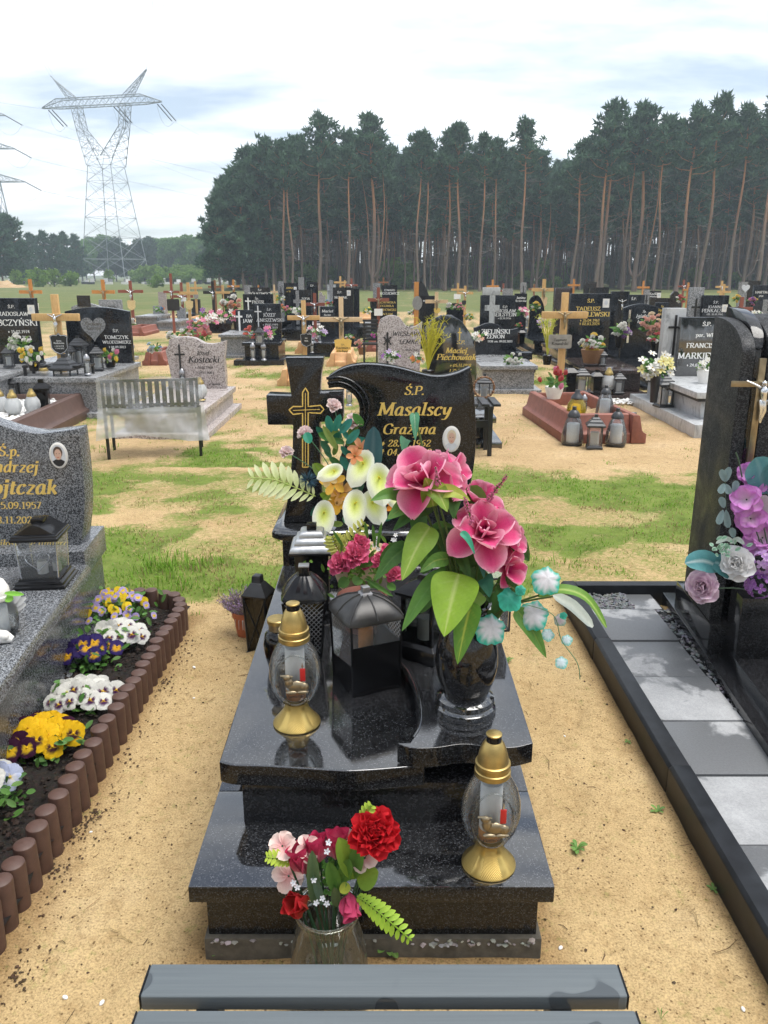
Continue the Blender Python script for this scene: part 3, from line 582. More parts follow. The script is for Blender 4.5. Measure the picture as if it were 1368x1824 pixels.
fr2 = catmull([(0.035, 1.862), (0.075, 1.840), (0.14, 1.842), (0.21, 1.858), (0.28, 1.846), (0.34, 1.842), (0.396, 1.862)], 5)
cur = [gp(px, py, 0.5) for px, py in ((702, 1160), (724, 1182), (742, 1215), (751, 1260), (748, 1295), (730, 1322))]
lefts = catmull([(-0.14, 3.37), (-0.11, 2.95), (-0.03, 2.62)]+[(q.x, q.y) for q in cur], 4)
mb = MB(); mb.prism(fr2+[(0.402, 3.37)]+lefts, lambda a, b_, d: (a, b_, d), 0.439, 0.4975)
mb.build('raised_slab', 'black_granite', g, smooth=50, bevel=0.014, seg=4, world=True)
# rounded bead that runs along the curved step
mb = MB(); mb.tube([(a-0.004, b_, 0.4855) for a, b_ in lefts[4:-2]], 0.0125, 8); mb.build('bead', 'black_granite', g, smooth=60, world=True)
# pedestal of headstone
MB().box(-0.462, 0.408, 3.44, 3.9, 0.25, 0.536).build('pedestal', 'black_granite_deep', g, bevel=0.004, world=True)
pf = catmull([(-0.512, 3.47), (-0.47, 3.435), (-0.40, 3.425), (-0.28, 3.41), (-0.1, 3.43), (0.1, 3.41), (0.28, 3.425), (0.40, 3.43), (0.452, 3.46)], 4)
mb = MB(); slab_loops(mb, pf+[(0.452, 3.93), (-0.512, 3.93)], [(0.006, 0.536), (0, 0.543), (0, 0.566), (0.008, 0.58), (0.03, 0.588), (0.05, 0.589)]); mb.build('pedestal_slab', 'black_granite', g, smooth=50, world=True)
HY = 3.56
top = catmull([(584, 672), (600, 661), (620, 653), (645, 649), (675, 650), (709, 655), (743, 664), (769, 670), (793, 670), (817, 664), (838, 654)], 3)
arc = catmull([(600, 935), (596, 880), (602, 830), (614, 795), (630, 762), (640, 735), (636, 712), (622, 697), (604, 690), (585, 692)], 3)
right = catmull([(838, 654), (843, 690), (848, 754), (847, 805), (840, 855), (828, 905), (824, 940)], 3)
mb = MB(); mb.prism(pxpoly(top[:-1]+right+arc, HY), xz(HY), 0, 0.10); hs = mb.build('headstone', 'black_granite_upright', g, smooth=30, bevel=0.005, world=True)
for k, (dx, dz) in enumerate(((0, 0.018), (0.0, 0.040))):     # beads round the hollow
    P = [at(x, y, HY) for x, y in ((585, 690), (604, 688), (622, 695), (637, 711), (642, 735), (634, 758))]
    c0 = at(596, 738, HY); mb = MB()
    mb.tube(catmull([tuple(p+(p-c0).normalized()*dz+Vector((0, 0.001, 0))) for p in P], 4), 0.007, 6); mb.build('moulding', 'black_granite_upright', hs, smooth=60, world=True)
def hsfn(y0): return lambda a, b_, l: (a, y0-l, b_)
def line_at(s, px, py, hpx, it, bo, Y=HY):
    p = at(px, py, Y); q = at(px, py-hpx, Y); return (s, q.z-p.z, p.x, p.z, it, bo)
inscription(hs, [line_at('Ś.P.', 738, 703, 15, 0.2, 1.7), line_at('Masalscy', 737, 740, 23, 0.25, 1.75), line_at('Grażyna', 728, 773, 18, 0.25, 1.75),
                 line_at('* 28.01.1962', 722, 795, 11.5, 0.25, 1.7), line_at('+ 04.12.2022', 722, 811, 11.5, 0.25, 1.7)], hsfn(HY), 'gold_leaf')
p = at(804, 782, HY); oval_portrait(hs, (p.x, p.z), 0.041, 0.060, HY, 'photo_hair', 'photo_grey', 'white_plastic')
CY = 3.535
cr_ = pxpoly([(508, 637), (576, 637), (571, 670), (569, 701), (611, 699), (611, 750), (569, 752), (570, 800), (572, 860), (580, 931), (505, 931), (512, 890), (517, 850), (521, 800), (522, 757), (477, 757), (474, 704), (519, 706), (514, 670)], CY)
mb = MB(); mb.prism(cr_, xz(CY), 0, 0.125); crs = mb.build('stone_cross', 'black_granite_upright', g, bevel=0.004, world=True)
def ribbon(mb, P, wd, y, closed=False, lift=0.0):
    n = len(P); vs = []
    for i in range(n):
        a = P[(i-1) % n] if closed else P[max(i-1, 0)]; b_ = P[(i+1) % n] if closed else P[min(i+1, n-1)]
        d = Vector((b_[0]-a[0], b_[1]-a[1])); d = d.normalized() if d.length else Vector((1, 0)); nn = Vector((-d.y, d.x))*wd/2
        for sg in (1, -1): vs.append((P[i][0]+nn.x*sg, y-0.0012-lift, P[i][1]+nn.y*sg))
    mb.add(vs, [(2*i, 2*i+1, (2*i+3) % (2*n), (2*i+2) % (2*n)) for i in range(n if closed else n-1)])
mb = MB()
em = [(544, 691), (549, 699), (549, 724), (571, 722), (577, 729), (571, 736), (549, 735), (549, 832), (539, 832), (539, 736), (522, 738), (515, 730), (522, 724), (539, 724), (539, 699)]
dense = []
for i in range(len(em)):
    a, b_ = em[i], em[(i+1) % len(em)]
    for k in range(4): dense.append((a[0]+(b_[0]-a[0])*(k/4), a[1]+(b_[1]-a[1])*k/4))
ribbon(mb, pxpoly(dense, CY), 0.0055, CY, True)
ribbon(mb, pxpoly([(544, 700), (544, 735), (544, 830)], CY), 0.003, CY, lift=0.0003); ribbon(mb, pxpoly([(522, 731), (545, 730), (570, 729)], CY), 0.003, CY, lift=0.0006)
mb.build('gilded_cross', 'gold_leaf', crs, smooth=0, world=True)

for c_ in g.children:
    if c_.name.split('.')[0] in ('base_slab', 'cover_slab', 'raised_slab', 'pedestal_slab'): side_material(c_, 'black_granite_upright')
# ---- granite vase that stands on it
VX, VY = 0.232, 2.035
vase = thing('granite_vase', 'round black granite vase with ringed foot on the front right of the middle grave', 'vase', (VX, VY, 0.497))
mb = MB(); mb.lathe([(0.086, 0), (0.088, 0.006), (0.086, 0.02), (0.079, 0.025), (0.078, 0.028), (0.082, 0.032), (0.081, 0.045), (0.074, 0.05), (0.062, 0.056)], 40); mb.build('foot', 'black_granite', vase, smooth=40)
mb = MB(); mb.lathe([(0.062, 0.055), (0.070, 0.075), (0.082, 0.11), (0.088, 0.15), (0.086, 0.19), (0.076, 0.235), (0.062, 0.275), (0.054, 0.30), (0.056, 0.315), (0.064, 0.33), (0.056, 0.331), (0.046, 0.30)], 40, capb=False); mb.build('body', 'black_granite_deep', vase, smooth=60)

# ---- bench in front, wet here and there
m, t, b = nodes_of('wet_bench'); v = nd(t, 'ShaderNodeNewGeometry').outputs['Position']
oi = nd(t, 'ShaderNodeObjectInfo'); va = nd(t, 'ShaderNodeVectorMath', operation='MULTIPLY_ADD'); va.inputs[1].default_value = (9, 5, 7); t.links.new(oi.outputs['Random'], va.inputs[0]); t.links.new(v, va.inputs[2]); v = va.outputs[0]
n_ = noise_n(t, v, 5.5, 2, 0.35, 0.3); stre = noise_n(t, objco(t, (1.2, 60, 60)), 3, 4, 0.6)
wet = ramp(t, n_, [(0.655, (0,)*3), (0.662, (1,)*3)])
t.links.new(mixc(t, wet, ramp(t, stre, [(0.3, (0.088, 0.104, 0.113)), (0.7, (0.11, 0.128, 0.137))]), (0.06, 0.07, 0.077)), b.inputs['Base Color'])
t.links.new(ramp(t, n_, [(0.655, (0.5,)*3), (0.662, (0.2,)*3)]), b.inputs['Roughness'])
bench = thing('park_bench', 'grey slatted bench with wet patches in the near foreground', 'bench', (0, 1.0, 0))
for k, yy in enumerate((1.127, 1.028, 0.929, 0.83)):
    e = (0.0, 0.004, -0.002, 0.001)[k]
    MB().box(-0.438+e, 0.438+e, yy, yy+0.072, 0.417, 0.45).build('slat', 'wet_bench', bench, bevel=0.005, seg=3, world=True)
    for s_ in (-1, 1): MB().box(*sorted((s_*0.4382+e, s_*0.4412+e)), yy+0.001, yy+0.071, 0.418, 0.449).build('end_cap', 'black_plastic', bench, bevel=0.001, world=True)
for s_ in (-1, 1):
    MB().box(s_*0.32-0.02, s_*0.32+0.02, 0.84, 1.19, 0.385, 0.4165).build('crossbar', 'black_paint', bench, bevel=0.003, world=True)
    for yy in (0.86, 1.15): MB().box(s_*0.32-0.018, s_*0.32+0.018, yy, yy+0.036, -0.03, 0.385).build('leg', 'black_paint', bench, bevel=0.003, world=True)
MB().box(-0.34, 0.34, 1.10, 1.128, 0.388, 0.4135).build('rail', 'black_paint', bench, bevel=0.003, world=True)

# ---- right hand plot: kerb, paving, gravel, black monument
kerb = thing('granite_kerb', 'black granite kerb edging the paved plot on the right', 'kerb', (0.99, 2.4, 0))
def kerb_piece(x0, x1, y0, y1, z1): 
    mb = MB(); pr = [(x0, -0.05), (x1, -0.05), (x1, z1), (x0+0.012, z1), (x0, z1-0.012)] if x1-x0 < 0.2 else [(x0, -0.05), (x1, -0.05), (x1, z1), (x0, z1)]
    mb.prism(pr, lambda a, b_, d: (a, d, b_), y0, y1); return mb.build('kerb_block', 'kerb_black', kerb, bevel=0.003, world=True)
kerb_piece(0.962, 1.034, 0.6, 2.345, 0.104); kerb_piece(0.963, 1.035, 2.35, 3.345, 0.1); kerb_piece(0.962, 1.034, 3.35, 4.06, 0.098)
kerb_piece(1.036, 1.62, 3.995, 4.06, 0.096); kerb_piece(1.625, 2.7, 3.995, 4.06, 0.096)
m, t, b = nodes_of('paving'); v = nd(t, 'ShaderNodeNewGeometry').outputs['Position']; oi = nd(t, 'ShaderNodeObjectInfo')
n_ = noise_n(t, v, 3.1, 5, 0.6, 0.25); n2_ = noise_n(t, v, 130, 3, 0.6); n3_ = noise_n(t, v, 9, 5, 0.6)
ad = nd(t, 'ShaderNodeMath', operation='ADD'); t.links.new(n_, ad.inputs[0]); t.links.new(oi.outputs['Random'], ad.inputs[1])
ml = nd(t, 'ShaderNodeMath', operation='MULTIPLY_ADD'); t.links.new(oi.outputs['Random'], ml.inputs[0]); ml.inputs[1].default_value = 0.26; t.links.new(n_, ml.inputs[2])
wet = ramp(t, ml.outputs[0], [(0.61, (0,)*3), (0.655, (1,)*3)])
dry = ramp(t, n3_, [(0.3, (0.28, 0.285, 0.29)), (0.7, (0.37, 0.375, 0.38))])
t.links.new(mixc(t, 0.5, mixc(t, wet, dry, (0.13, 0.135, 0.14)), ramp(t, n2_, [(0.3, (0.7,)*3), (0.7, (1.15,)*3)]), 'MULTIPLY'), b.inputs['Base Color'])
t.links.new(ramp(t, ml.outputs[0], [(0.61, (0.75,)*3), (0.655, (0.38,)*3)]), b.inputs['Roughness'])
bump(t, b, n2_, 0.25, 0.002)
path = MB().box(1.034, 1.46, 0.6, 3.995, -0.05, 0.018).build('path', 'rough_granite'); tag(path, kind='structure')
py0 = [(3.425, 3.79), (3.075, 3.42), (2.722, 3.07), (2.376, 2.717), (2.025, 2.371), (1.675, 2.02), (1.325, 1.67), (0.975, 1.32)]
for i, (a, b_) in enumerate(py0):
    q = (0.003, -0.002, 0.002, 0, -0.003, 0.001, 0.002, 0)[i]
    MB().box(1.041+q, 1.384+q, a+0.002, b_-0.002, 0.0, 0.046+q).build('paving_slab', 'paving', path, bevel=0.003, world=True)
MB().box(1.285, 1.43, 3.795, 3.99, 0.0, 0.047).build('paving_slab', 'paving', path, bevel=0.003, world=True)
def stones(name, spots, label, mat, size, kindcol=None, flat=0.6, seed=3, cat='gravel', parent=None):
    rr = random.Random(seed); mb = MB()
    base = [Vector(p).normalized() for p in ((1, 0, 0.1), (-1, 0.1, 0), (0, 1, 0), (0.1, -1, 0), (0, 0.1, 1), (0, 0, -1), (0.7, 0.7, 0.5), (-0.7, 0.6, 0.5), (0.6, -0.7, 0.6), (-0.7, -0.6, 0.4))]
    fs = [(4, 6, 7), (4, 7, 9), (4, 9, 8), (4, 8, 6), (6, 2, 7), (7, 1, 9), (9, 3, 8), (8, 0, 6), (6, 0, 2), (7, 2, 1), (9, 1, 3), (8, 3, 0), (0, 5, 2), (2, 5, 1), (1, 5, 3), (3, 5, 0)]
    for (x, y, z) in spots:
        s_ = size*rr.uniform(0.6, 1.35); M = Matrix.Translation((x, y, z)) @ Matrix.Rotation(rr.uniform(0, 6.3), 4, 'Z') @ Matrix.Rotation(rr.uniform(-0.6, 0.6), 4, 'X') @ Matrix.Diagonal((s_, s_*rr.uniform(0.6, 1), s_*flat*rr.uniform(0.7, 1.2), 1))
        if kindcol: mb.col = jit(kindcol, 0.25, rr)
        mb.add([M @ (p*rr.uniform(0.8, 1.15)) for p in base], fs)
    o = mb.build(name, mat, parent, smooth=0); return tag(o, label, cat, kind='stuff')
rr = random.Random(9)
stones('mortar', [(rr.uniform(0.12, 0.39) if rr.random() < 0.7 else rr.uniform(-0.44, 0.1), 1.636, 0.066+rr.uniform(-0.012, 0.006)) for _ in range(60)], None, 'matte_col', 0.008, (0.26, 0.25, 0.23), 0.5, 2, None)
mo = bpy.data.objects['mortar']; mo.parent = g; mo.matrix_parent_inverse = g.matrix_basis.inverted()
sp_ = [(1.04+rr.random()*0.25, 3.79+rr.random()*0.205, 0.035+rr.random()*0.014) for _ in range(620)]+[(1.386+rr.random()*(0.012+0.07*max(0, y-1.9)/1.9+0.02), y, 0.034+rr.random()*0.014) for y in [0.9+rr.random()*2.9 for _ in range(900)]]
stones('gravel', sp_, 'loose grey gravel between the paving and the black monument', 'matte_col', 0.011, (0.17, 0.175, 0.18), 0.7)

mon = thing('granite_monument', 'tall black granite monument with rounded fins and metal crucifix at the right edge', 'grave', (1.431, 3.838, 0), rad(-4.2))
MB().box(0.035, 1.3, -3.2, 0.09, -0.05, 0.085).build('base_slab', 'black_granite_deep', mon, bevel=0.003)
MB().box(0.105, 1.22, -3.1, 0.03, 0.085, 0.14).build('inner_slab', 'black_granite_deep', mon, bevel=0.003)
MB().box(0.042, 1.2, -0.625, -0.10, 0.0855, 0.225).build('plinth', 'black_granite_deep', mon, bevel=0.003)
def fin(x0, x1, y0, y1, z1, r, mat, nm):
    pr = [(y1, 0.2245), (y1, z1)]+[(y0+0.34-0.34*math.sin(a), z1-r+r*math.cos(a)) for a in [PI/2*i/14 for i in range(15)]]+[(y0, 0.2245)]
    mb = MB(); mb.prism(pr, lambda a, b_, d: (d, a, b_), x0, x1); return mb.build(nm, mat, mon, smooth=30, bevel=0.003)
fin(0.048, 0.100, -0.585, -0.20, 1.515, 0.13, 'rough_granite', 'fin'); fin(0.104, 0.150, -0.545, -0.17, 1.555, 0.16, 'black_granite_deep', 'fin'); fin(0.154, 0.60, -0.58, -0.22, 1.53, 0.14, 'rough_granite', 'fin')
# metal crucifix
def corpus(mb, c, s, lift=0.0):
    """little figure with raised arms; c = point between the hands on the cross front, s = arm span"""
    P = lambda x, z, y=0: (c[0]+x*s, c[1]-lift-y*s, c[2]+z*s)
    mb.tube([P(-0.5, 0.05), P(-0.28, -0.04, 0.05), P(-0.11, -0.13, 0.06)], [0.03*s, 0.034*s, 0.05*s], 6)
    mb.tube([P(0.5, 0.05), P(0.28, -0.04, 0.05), P(0.11, -0.13, 0.06)], [0.03*s, 0.034*s, 0.05*s], 6)
    mb.tube([P(0, -0.08, 0.05), P(0, -0.18, 0.06), P(0.0, -0.32, 0.07), P(0.02, -0.46, 0.06), P(0.01, -0.56, 0.06)], [0.05*s, 0.115*s, 0.095*s, 0.085*s, 0.10*s], 8)
    mb.tube([P(0.0, -0.09, 0.06), P(-0.02, -0.03, 0.08), P(-0.03, 0.03, 0.09), P(-0.03, 0.07, 0.08)], [0.04*s, 0.072*s, 0.07*s, 0.03*s], 8)
    for e in (-1, 1): mb.tube([P(e*0.045, -0.54, 0.06), P(e*0.05+0.02, -0.78, 0.11), P(e*0.02, -1.04, 0.05), P(0, -1.14, 0.06)], [0.065*s, 0.052*s, 0.036*s, 0.026*s], 6)
    mb.tube([P(-0.09, -0.5, 0.06), P(0.0, -0.54, 0.11), P(0.10, -0.5, 0.06), P(0.12, -0.62, 0.05)], 0.036*s, 5)
    return mb
cx_ = 0.118; mb = MB(); mb.box(cx_-0.013, cx_+0.013, -0.628, -0.612, 0.95, 1.375); mb.box(cx_-0.115, cx_+0.115, -0.634, -0.6285, 1.262, 1.286); crf = mb.build('crucifix', 'bronze', mon, bevel=0.0015)
mb = MB(); corpus(mb, (cx_+0.012, -0.636, 1.28), 0.14); mb.build('figure', 'silver_metal', crf, smooth=60)
bv = thing('granite_flower_block', 'square black granite flower holder before the tall monument at the right edge', 'vase', (1.431, 3.838, 0.14), rad(-4.2))
MB().box(0.108, 0.44, -0.77, -0.632, 0.0005, 0.27).build('block', 'black_granite_deep', bv, bevel=0.003)

# ---- left hand grave
lg = thing('granite_grave', 'grey speckled granite grave with curved headstone beside the pansy bed on the left', 'grave', (-1.352, 3.408, 0), rad(5.7))
MB().box(-1.05, -0.01, -2.4, 0.62, -0.05, 0.065).build('base_slab', 'salt_granite', lg, bevel=0.004)
MB().box(-0.95, -0.045, -2.3, 0.45, 0.065, 0.352).build('body', 'salt_granite', lg, bevel=0.004)
mb = MB(); slab_loops(mb, [(-1.0, -2.35), (0.0, -2.35), (0.0, 0.06), (-1.0, 0.06)], [(0.01, 0.352), (0, 0.36), (0.0, 0.392), (0.008, 0.412), (0.024, 0.42), (0.04, 0.42)]); mb.build('cover_slab', 'salt_granite', lg, smooth=50)
MB().box(-1.0, -0.02, 0.062, 0.46, 0.345, 0.475).build('pedestal', 'salt_granite', lg, bevel=0.006)
LY = 3.56
out = catmull([(150, 764), (112, 769), (75, 772), (35, 765), (0, 754), (-60, 738), (-130, 738), (-200, 760), (-280, 766)], 3)
out += [(-290, 850), (-286, 1000)]+catmull([(152, 1000), (158, 950), (162, 895), (158, 830), (150, 764)], 3)[:-1]
out = [(a-11, b_) for a, b_ in out]
mb = MB(); mb.prism(pxpoly(out, LY), xz(LY), 0, 0.12); lh = mb.build('headstone', 'salt_granite', lg, smooth=30, bevel=0.006, world=True)
def rline(s, pxr, py, hpx, it, bo, Y=LY):
    h = at(0, py-hpx, Y).z-at(0, py, Y).z; w_ = text_width(s, h, 0.3); p = at(pxr-4, py, Y); return (s, h, p.x-w_/2, p.z, it, bo)
LN = [rline('Ś.p.', 40, 812, 17, 0.2, 1.8), rline('Andrzej', 72, 841, 20, 0.25, 1.8), rline('Wojtczak', 106, 880, 26, 0.25, 1.9), rline('* 15.09.1957', 78, 906, 12, 0.1, 1.7), rline('+ 08.11.2021', 70, 932, 12, 0.1, 1.7), rline('miłość nie umiera', 126, 973, 12, 0.3, 1.5)]
inscription(lh, LN, hsfn(LY), 'gold_leaf')
p = at(105, 811, LY); oval_portrait(lh, (p.x, p.z), 0.042, 0.060, LY, 'brown_hair', 'dark_cloth')
# pansy bed
m, t, b = nodes_of('soil'); v = nd(t, 'ShaderNodeNewGeometry').outputs['Position']; n_ = noise_n(t, v, 60, 6, 0.75); vv = vor_n(t, v, 90)
t.links.new(mixc(t, 0.4, ramp(t, n_, [(0.35, (0.010, 0.007, 0.005)), (0.6, (0.03, 0.019, 0.013)), (0.78, (0.075, 0.05, 0.035))]), vv, 'MULTIPLY'), b.inputs['Base Color']); b.inputs['Roughness'].default_value = 0.9
bump(t, b, n_, 1.0, 0.02)
mb = MB(); mb.grid(lambda u, v: (-1.56+0.56*u, 0.9+2.93*v, 0.05+fbm(u*3, v*18, 1.2, 4)*0.022), 40, 150); soil = mb.build('soil', 'soil', None); tag(soil, kind='structure')
rr = random.Random(4)
stones('soil_crumbs', [(x, y, 0.055+rr.random()*0.02) for x, y in [(rr.uniform(-1.36, -1.03), rr.uniform(1.2, 3.75)) for _ in range(1300)]], 'dark crumbly compost of the pansy bed', 'matte_col', 0.009, (0.022, 0.014, 0.010), 0.6, 5, 'soil')
pal = thing('palisade_edging', 'brown log palisade edging curving round the pansy bed', 'edging', (-1.0, 2.5, 0))
lp = MB(); lp.lathe([(0.032, -0.08), (0.032, 0.128), (0.0305, 0.136), (0.026, 0.1395), (0.0, 0.1405)], 18, capt=False); lpm = lp.mesh('log', 'palisade_brown', 40)
pth = catmull([(-1.75, 3.80), (-1.52, 3.83), (-1.30, 3.835), (-1.15, 3.815), (-1.055, 3.765), (-1.012, 3.68), (-1.002, 3.55), (-1.006, 3.3), (-1.01, 2.8), (-1.02, 2.2), (-1.03, 1.6), (-1.035, 1.0)], 40)
acc = 0; last = pth[0]; inst('log', lpm, pal, (last[0]+1, last[1]-2.5, 0))
for q in pth[1:]:
    acc += math.hypot(q[0]-last[0], q[1]-last[1]); last = q
    if acc >= 0.0665:
        acc = 0; inst('log', lpm, pal, (q[0]+1.0+R.uniform(-.002, .002), q[1]-2.5, R.uniform(-0.006, 0.004)), (R.uniform(-.03, .03), R.uniform(-.03, .03), R.uniform(0, 6)))
# crumbs, soil spill and stray pebbles on the sand
spill = []
for _ in range(170):
    y = rr.uniform(1.3, 3.6); spill.append((-0.965+abs(rr.gauss(0, 0.055)), y, gz(-0.95, y)+0.003))
for _ in range(520): x, y = rr.uniform(-1, 2.2), rr.uniform(1.2, 4.0); spill.append((x, y, gz(x, y)+0.002))
for cx0, cy0 in [(gp(px, py).x, gp(px, py).y) for px, py in ((225, 1290), (170, 1440), (150, 1460), (205, 1262), (130, 1480), (100, 1540), (35, 1730), (95, 1510), (295, 1215))]:
    for _ in range(26): x, y = rr.gauss(cx0, 0.018), rr.gauss(cy0, 0.02); spill.append((x, y, gz(x, y)+0.003))
stones('soil_spill', spill, 'crumbs of dark soil and bark scattered over the sand', 'matte_col', 0.0045, (0.07, 0.042, 0.024), 0.6, 8, 'soil')
q_ = MB(); rl = random.Random(14)
for _ in range(420):      # fallen pine needles, bits of straw and twigs
    x, y = rl.uniform(-0.95, 0.95) if rl.random() < 0.75 else rl.uniform(1.5, 3), rl.uniform(1.0, 9.0)
    if -0.5 < x < 0.44 and 1.6 < y < 3.95: continue
    a = rl.uniform(0, PI); L_ = rl.choice((0.02, 0.03, 0.05, 0.09))*rl.uniform(0.6, 1.2); z = gz(x, y)+0.003; q_.col = jit(rl.choice(((0.12, 0.07, 0.035), (0.3, 0.2, 0.09), (0.07, 0.045, 0.03))), 0.2, rl)
    q_.tube([(x, y, z), (x+math.cos(a)*L_*0.5, y+math.sin(a)*L_*0.5, z+0.003), (x+math.cos(a+.2)*L_, y+math.sin(a+.2)*L_, z)], [0.0008, 0.0012, 0.0006], 4, False)
tag(q_.build('litter', 'matte_col', None, smooth=0), 'fallen needles and twigs scattered on the sand', 'litter', kind='stuff')
def pebble_mesh():
    mb = MB(); prof = [(0.002, -1), (0.6, -0.75), (0.95, -0.25), (1, 0.1), (0.8, 0.6), (0.4, 0.9), (0.002, 1)]
    mb.lathe(prof, 10); return mb.mesh('pebble', 'white_stone', 60)
pm = pebble_mesh()
for px, py, s_, lb in ((115, 1768, 0.008, 'white oblong pebble on the sand left of the bench'), (180, 1775, 0.008, 'white oblong pebble on the sand just beside the bench end'), (161, 1476, 0.006, 'small white pebble on the sand by the palisade logs'), (72, 1560, 0.005, 'tiny white pebble at the foot of the nearest palisade logs'), (346, 1192, 0.009, 'white pebble on the sand left of the black lantern'), (345, 1240, 0.006, 'small white pebble on the sand beside the left edge of the black grave'), (228, 1284, 0.006, 'tiny white pebble against the middle palisade logs'), (1325, 1790, 0.007, 'pale pebble on the sand right of the bench'), (998, 1693, 0.007, 'pale pebble near the front right corner of the black grave'), (1006, 1310, 0.005, 'tiny pale pebble on the sand between grave and kerb')):
    q = gp(px, py); o = inst('pebble', pm, None, (q.x, q.y, gz(q.x, q.y)+s_*0.4), (0.2, 1.4, R.uniform(0, 3)), (s_*0.55, s_*0.7, s_)); tag(o, lb, 'pebble', 'pale pebbles on the sand')
# ------------------------------------------------------------------ flowers
RF = random.Random(21)
def basis(a):
    a = Vector(a).normalized(); e1 = a.cross(Vector((0, 0, 1)) if abs(a.z) < 0.95 else Vector((1, 0, 0))).normalized(); return a, e1, a.cross(e1)
def petal(mb, o, d, n, L, W, cup=0.2, curl=0.2, c0=(1, 1, 1), c1=None, edge=None, a=0.55, b=0.4, nu=4, nv=5, ruf=0.0, vein=None):
    d = Vector(d).normalized(); n = Vector(n); n = (n-d*n.dot(d)).normalized(); s = d.cross(n); o = Vector(o)
    c1 = c1 or c0; edge = edge or c1; nrm = (a/(a+b))**a*(b/(a+b))**b; ph = RF.uniform(0, 6)
    def pt(u, v):
        u = u*2-1; v = v*0.985+0.008; w_ = v**a*(1-v)**b/nrm
        hgt = curl*L*v*v+cup*W*u*u*w_+ruf*W*math.sin(u*7+ph+v*3)*v
        return o+d*(L*v*(1-0.25*abs(curl)*v))+s*(W*0.5*u*w_)+n*hgt
    def cf(u, v):
        u = abs(u*2-1); c = lerp(c0, c1, min(1, v*1.25)); c = lerp(c, edge, min(1, max(0, (u**2)*0.8*min(1, v*2)+max(0, v-0.8)*2.4)))
        if vein and u < 0.2: c = lerp(c, vein, 0.8)
        return c
    return mb.grid(pt, nu, nv, cf)
def ring(mb, c, ax, n, r0, L, W, el, phi0=0.0, jitter=0.1, each=None, **kw):
    a, e1, e2 = basis(ax)
    for i in range(n):
        ph = phi0+2*PI*i/n+RF.uniform(-jitter, jitter); ou = e1*math.cos(ph)+e2*math.sin(ph); e = el+RF.uniform(-jitter, jitter)
        d = ou*math.cos(e)+a*math.sin(e); nn = a*math.cos(e)-ou*math.sin(e); q = mb if each is None else MB()
        petal(q, Vector(c)+ou*r0, d, nn, L*RF.uniform(0.9, 1.1), W*RF.uniform(0.9, 1.1), **kw)
        if each is not None: each(q)
def rose(mb, c, ax, r, c0, c1, edge, layers=5, ruf=0.05):
    a, e1, e2 = basis(ax); c = Vector(c)
    for k in range(layers):
        f = (k+1)/layers; el = rad(78-62*f**1.2); n = 3+int(4*f)
        ring(mb, c-a*r*0.25*f, ax, n, r*0.08*f, r*(0.55+0.5*f), r*(0.55+0.6*f), el, k*0.9, 0.16, cup=0.35-0.1*f, curl=0.28-0.5*f*f, c0=lerp(c0, c1, f), c1=c1, edge=edge, a=0.5, b=0.3, ruf=ruf)
def peony(mb, c, ax, r, c0, c1, n=34, ruf=0.14):
    a, e1, e2 = basis(ax); c = Vector(c)
    for i in range(n):
        f = (i+0.5)/n; ph = i*2.39996; el = rad(82-70*f); ou = e1*math.cos(ph)+e2*math.sin(ph)
        petal(mb, c-a*r*0.3*f+ou*r*0.12*f, ou*math.cos(el)+a*math.sin(el), a*math.cos(el)-ou*math.sin(el), r*(0.62+0.42*f), r*(0.42+0.45*f), 0.35, 0.25-0.35*f, lerp(c0, c1, RF.random()*0.5), lerp(c0, c1, RF.random()), jit(c1, 0.1, RF), 0.5, 0.25, 4, 4, ruf)
def simple_flower(mb, c, ax, r, n, c0, c1, edge, eye, el=0.35, curl=-0.15, cup=0.15, eyer=0.16):
    ring(mb, c, ax, n, r*0.05, r, r*(1.9/max(4, n)*1.6), el, RF.uniform(0, 3), 0.08, cup=cup, curl=curl, c0=c0, c1=c1, edge=edge, a=0.6, b=0.3, nu=4, nv=4)
    a = Vector(ax).normalized(); mb.col = eye; mb.lathe([(r*eyer, 0), (r*eyer*0.8, r*eyer*0.6), (0.0005, r*eyer)], 7, (0, 0, 0), Matrix.Translation(Vector(c)+a*r*0.03) @ a.to_track_quat('Z', 'Y').to_matrix().to_4x4(), capt=False)
def tulip(mb, c, ax, L, c0, c1, edge, op=0.0):
    a = Vector(ax).normalized()
    for k in range(2): ring(mb, Vector(c), a, 3, L*0.05, L*(1.02-0.06*k), L*0.66, rad(80-10*op-6*k), k*1.05, 0.04, cup=0.55, curl=0.06-0.1*op, c0=c0, c1=c1, edge=edge, a=0.55, b=0.5)
def calla(mb, c, ax, L, side):
    """open heart-shaped spathe with its centre at c, seen along ax"""
    a, e1, e2 = basis(ax); up = Vector(side)-a*Vector(side).dot(a); up.normalize(); s = a.cross(up); c = Vector(c)
    W = (0.86, 0.88, 0.78); G = (0.66, 0.74, 0.16)
    def pt(u, v):
        t = u*2*PI; r = L*(0.42+0.10*math.cos(t)+0.05*math.cos(2*t)+0.22*max(0, math.cos(t))**7)*v
        x = math.sin(t)*r*1.0; y = -math.cos(t)*r*1.12
        return c+s*x+up*y+a*(L*(0.24*v**1.3-0.24*v**4*(0.6+0.4*math.cos(t))))
    mb.grid(pt, 16, 5, lambda u, v: lerp(G, W, min(1, max(0, v*1.45-0.35))))
    mb.col = (0.78, 0.70, 0.10); mb.tube([c, c+a*L*0.16-up*L*0.02, c+a*L*0.34-up*L*0.06], [L*0.03, L*0.032, L*0.015], 6)
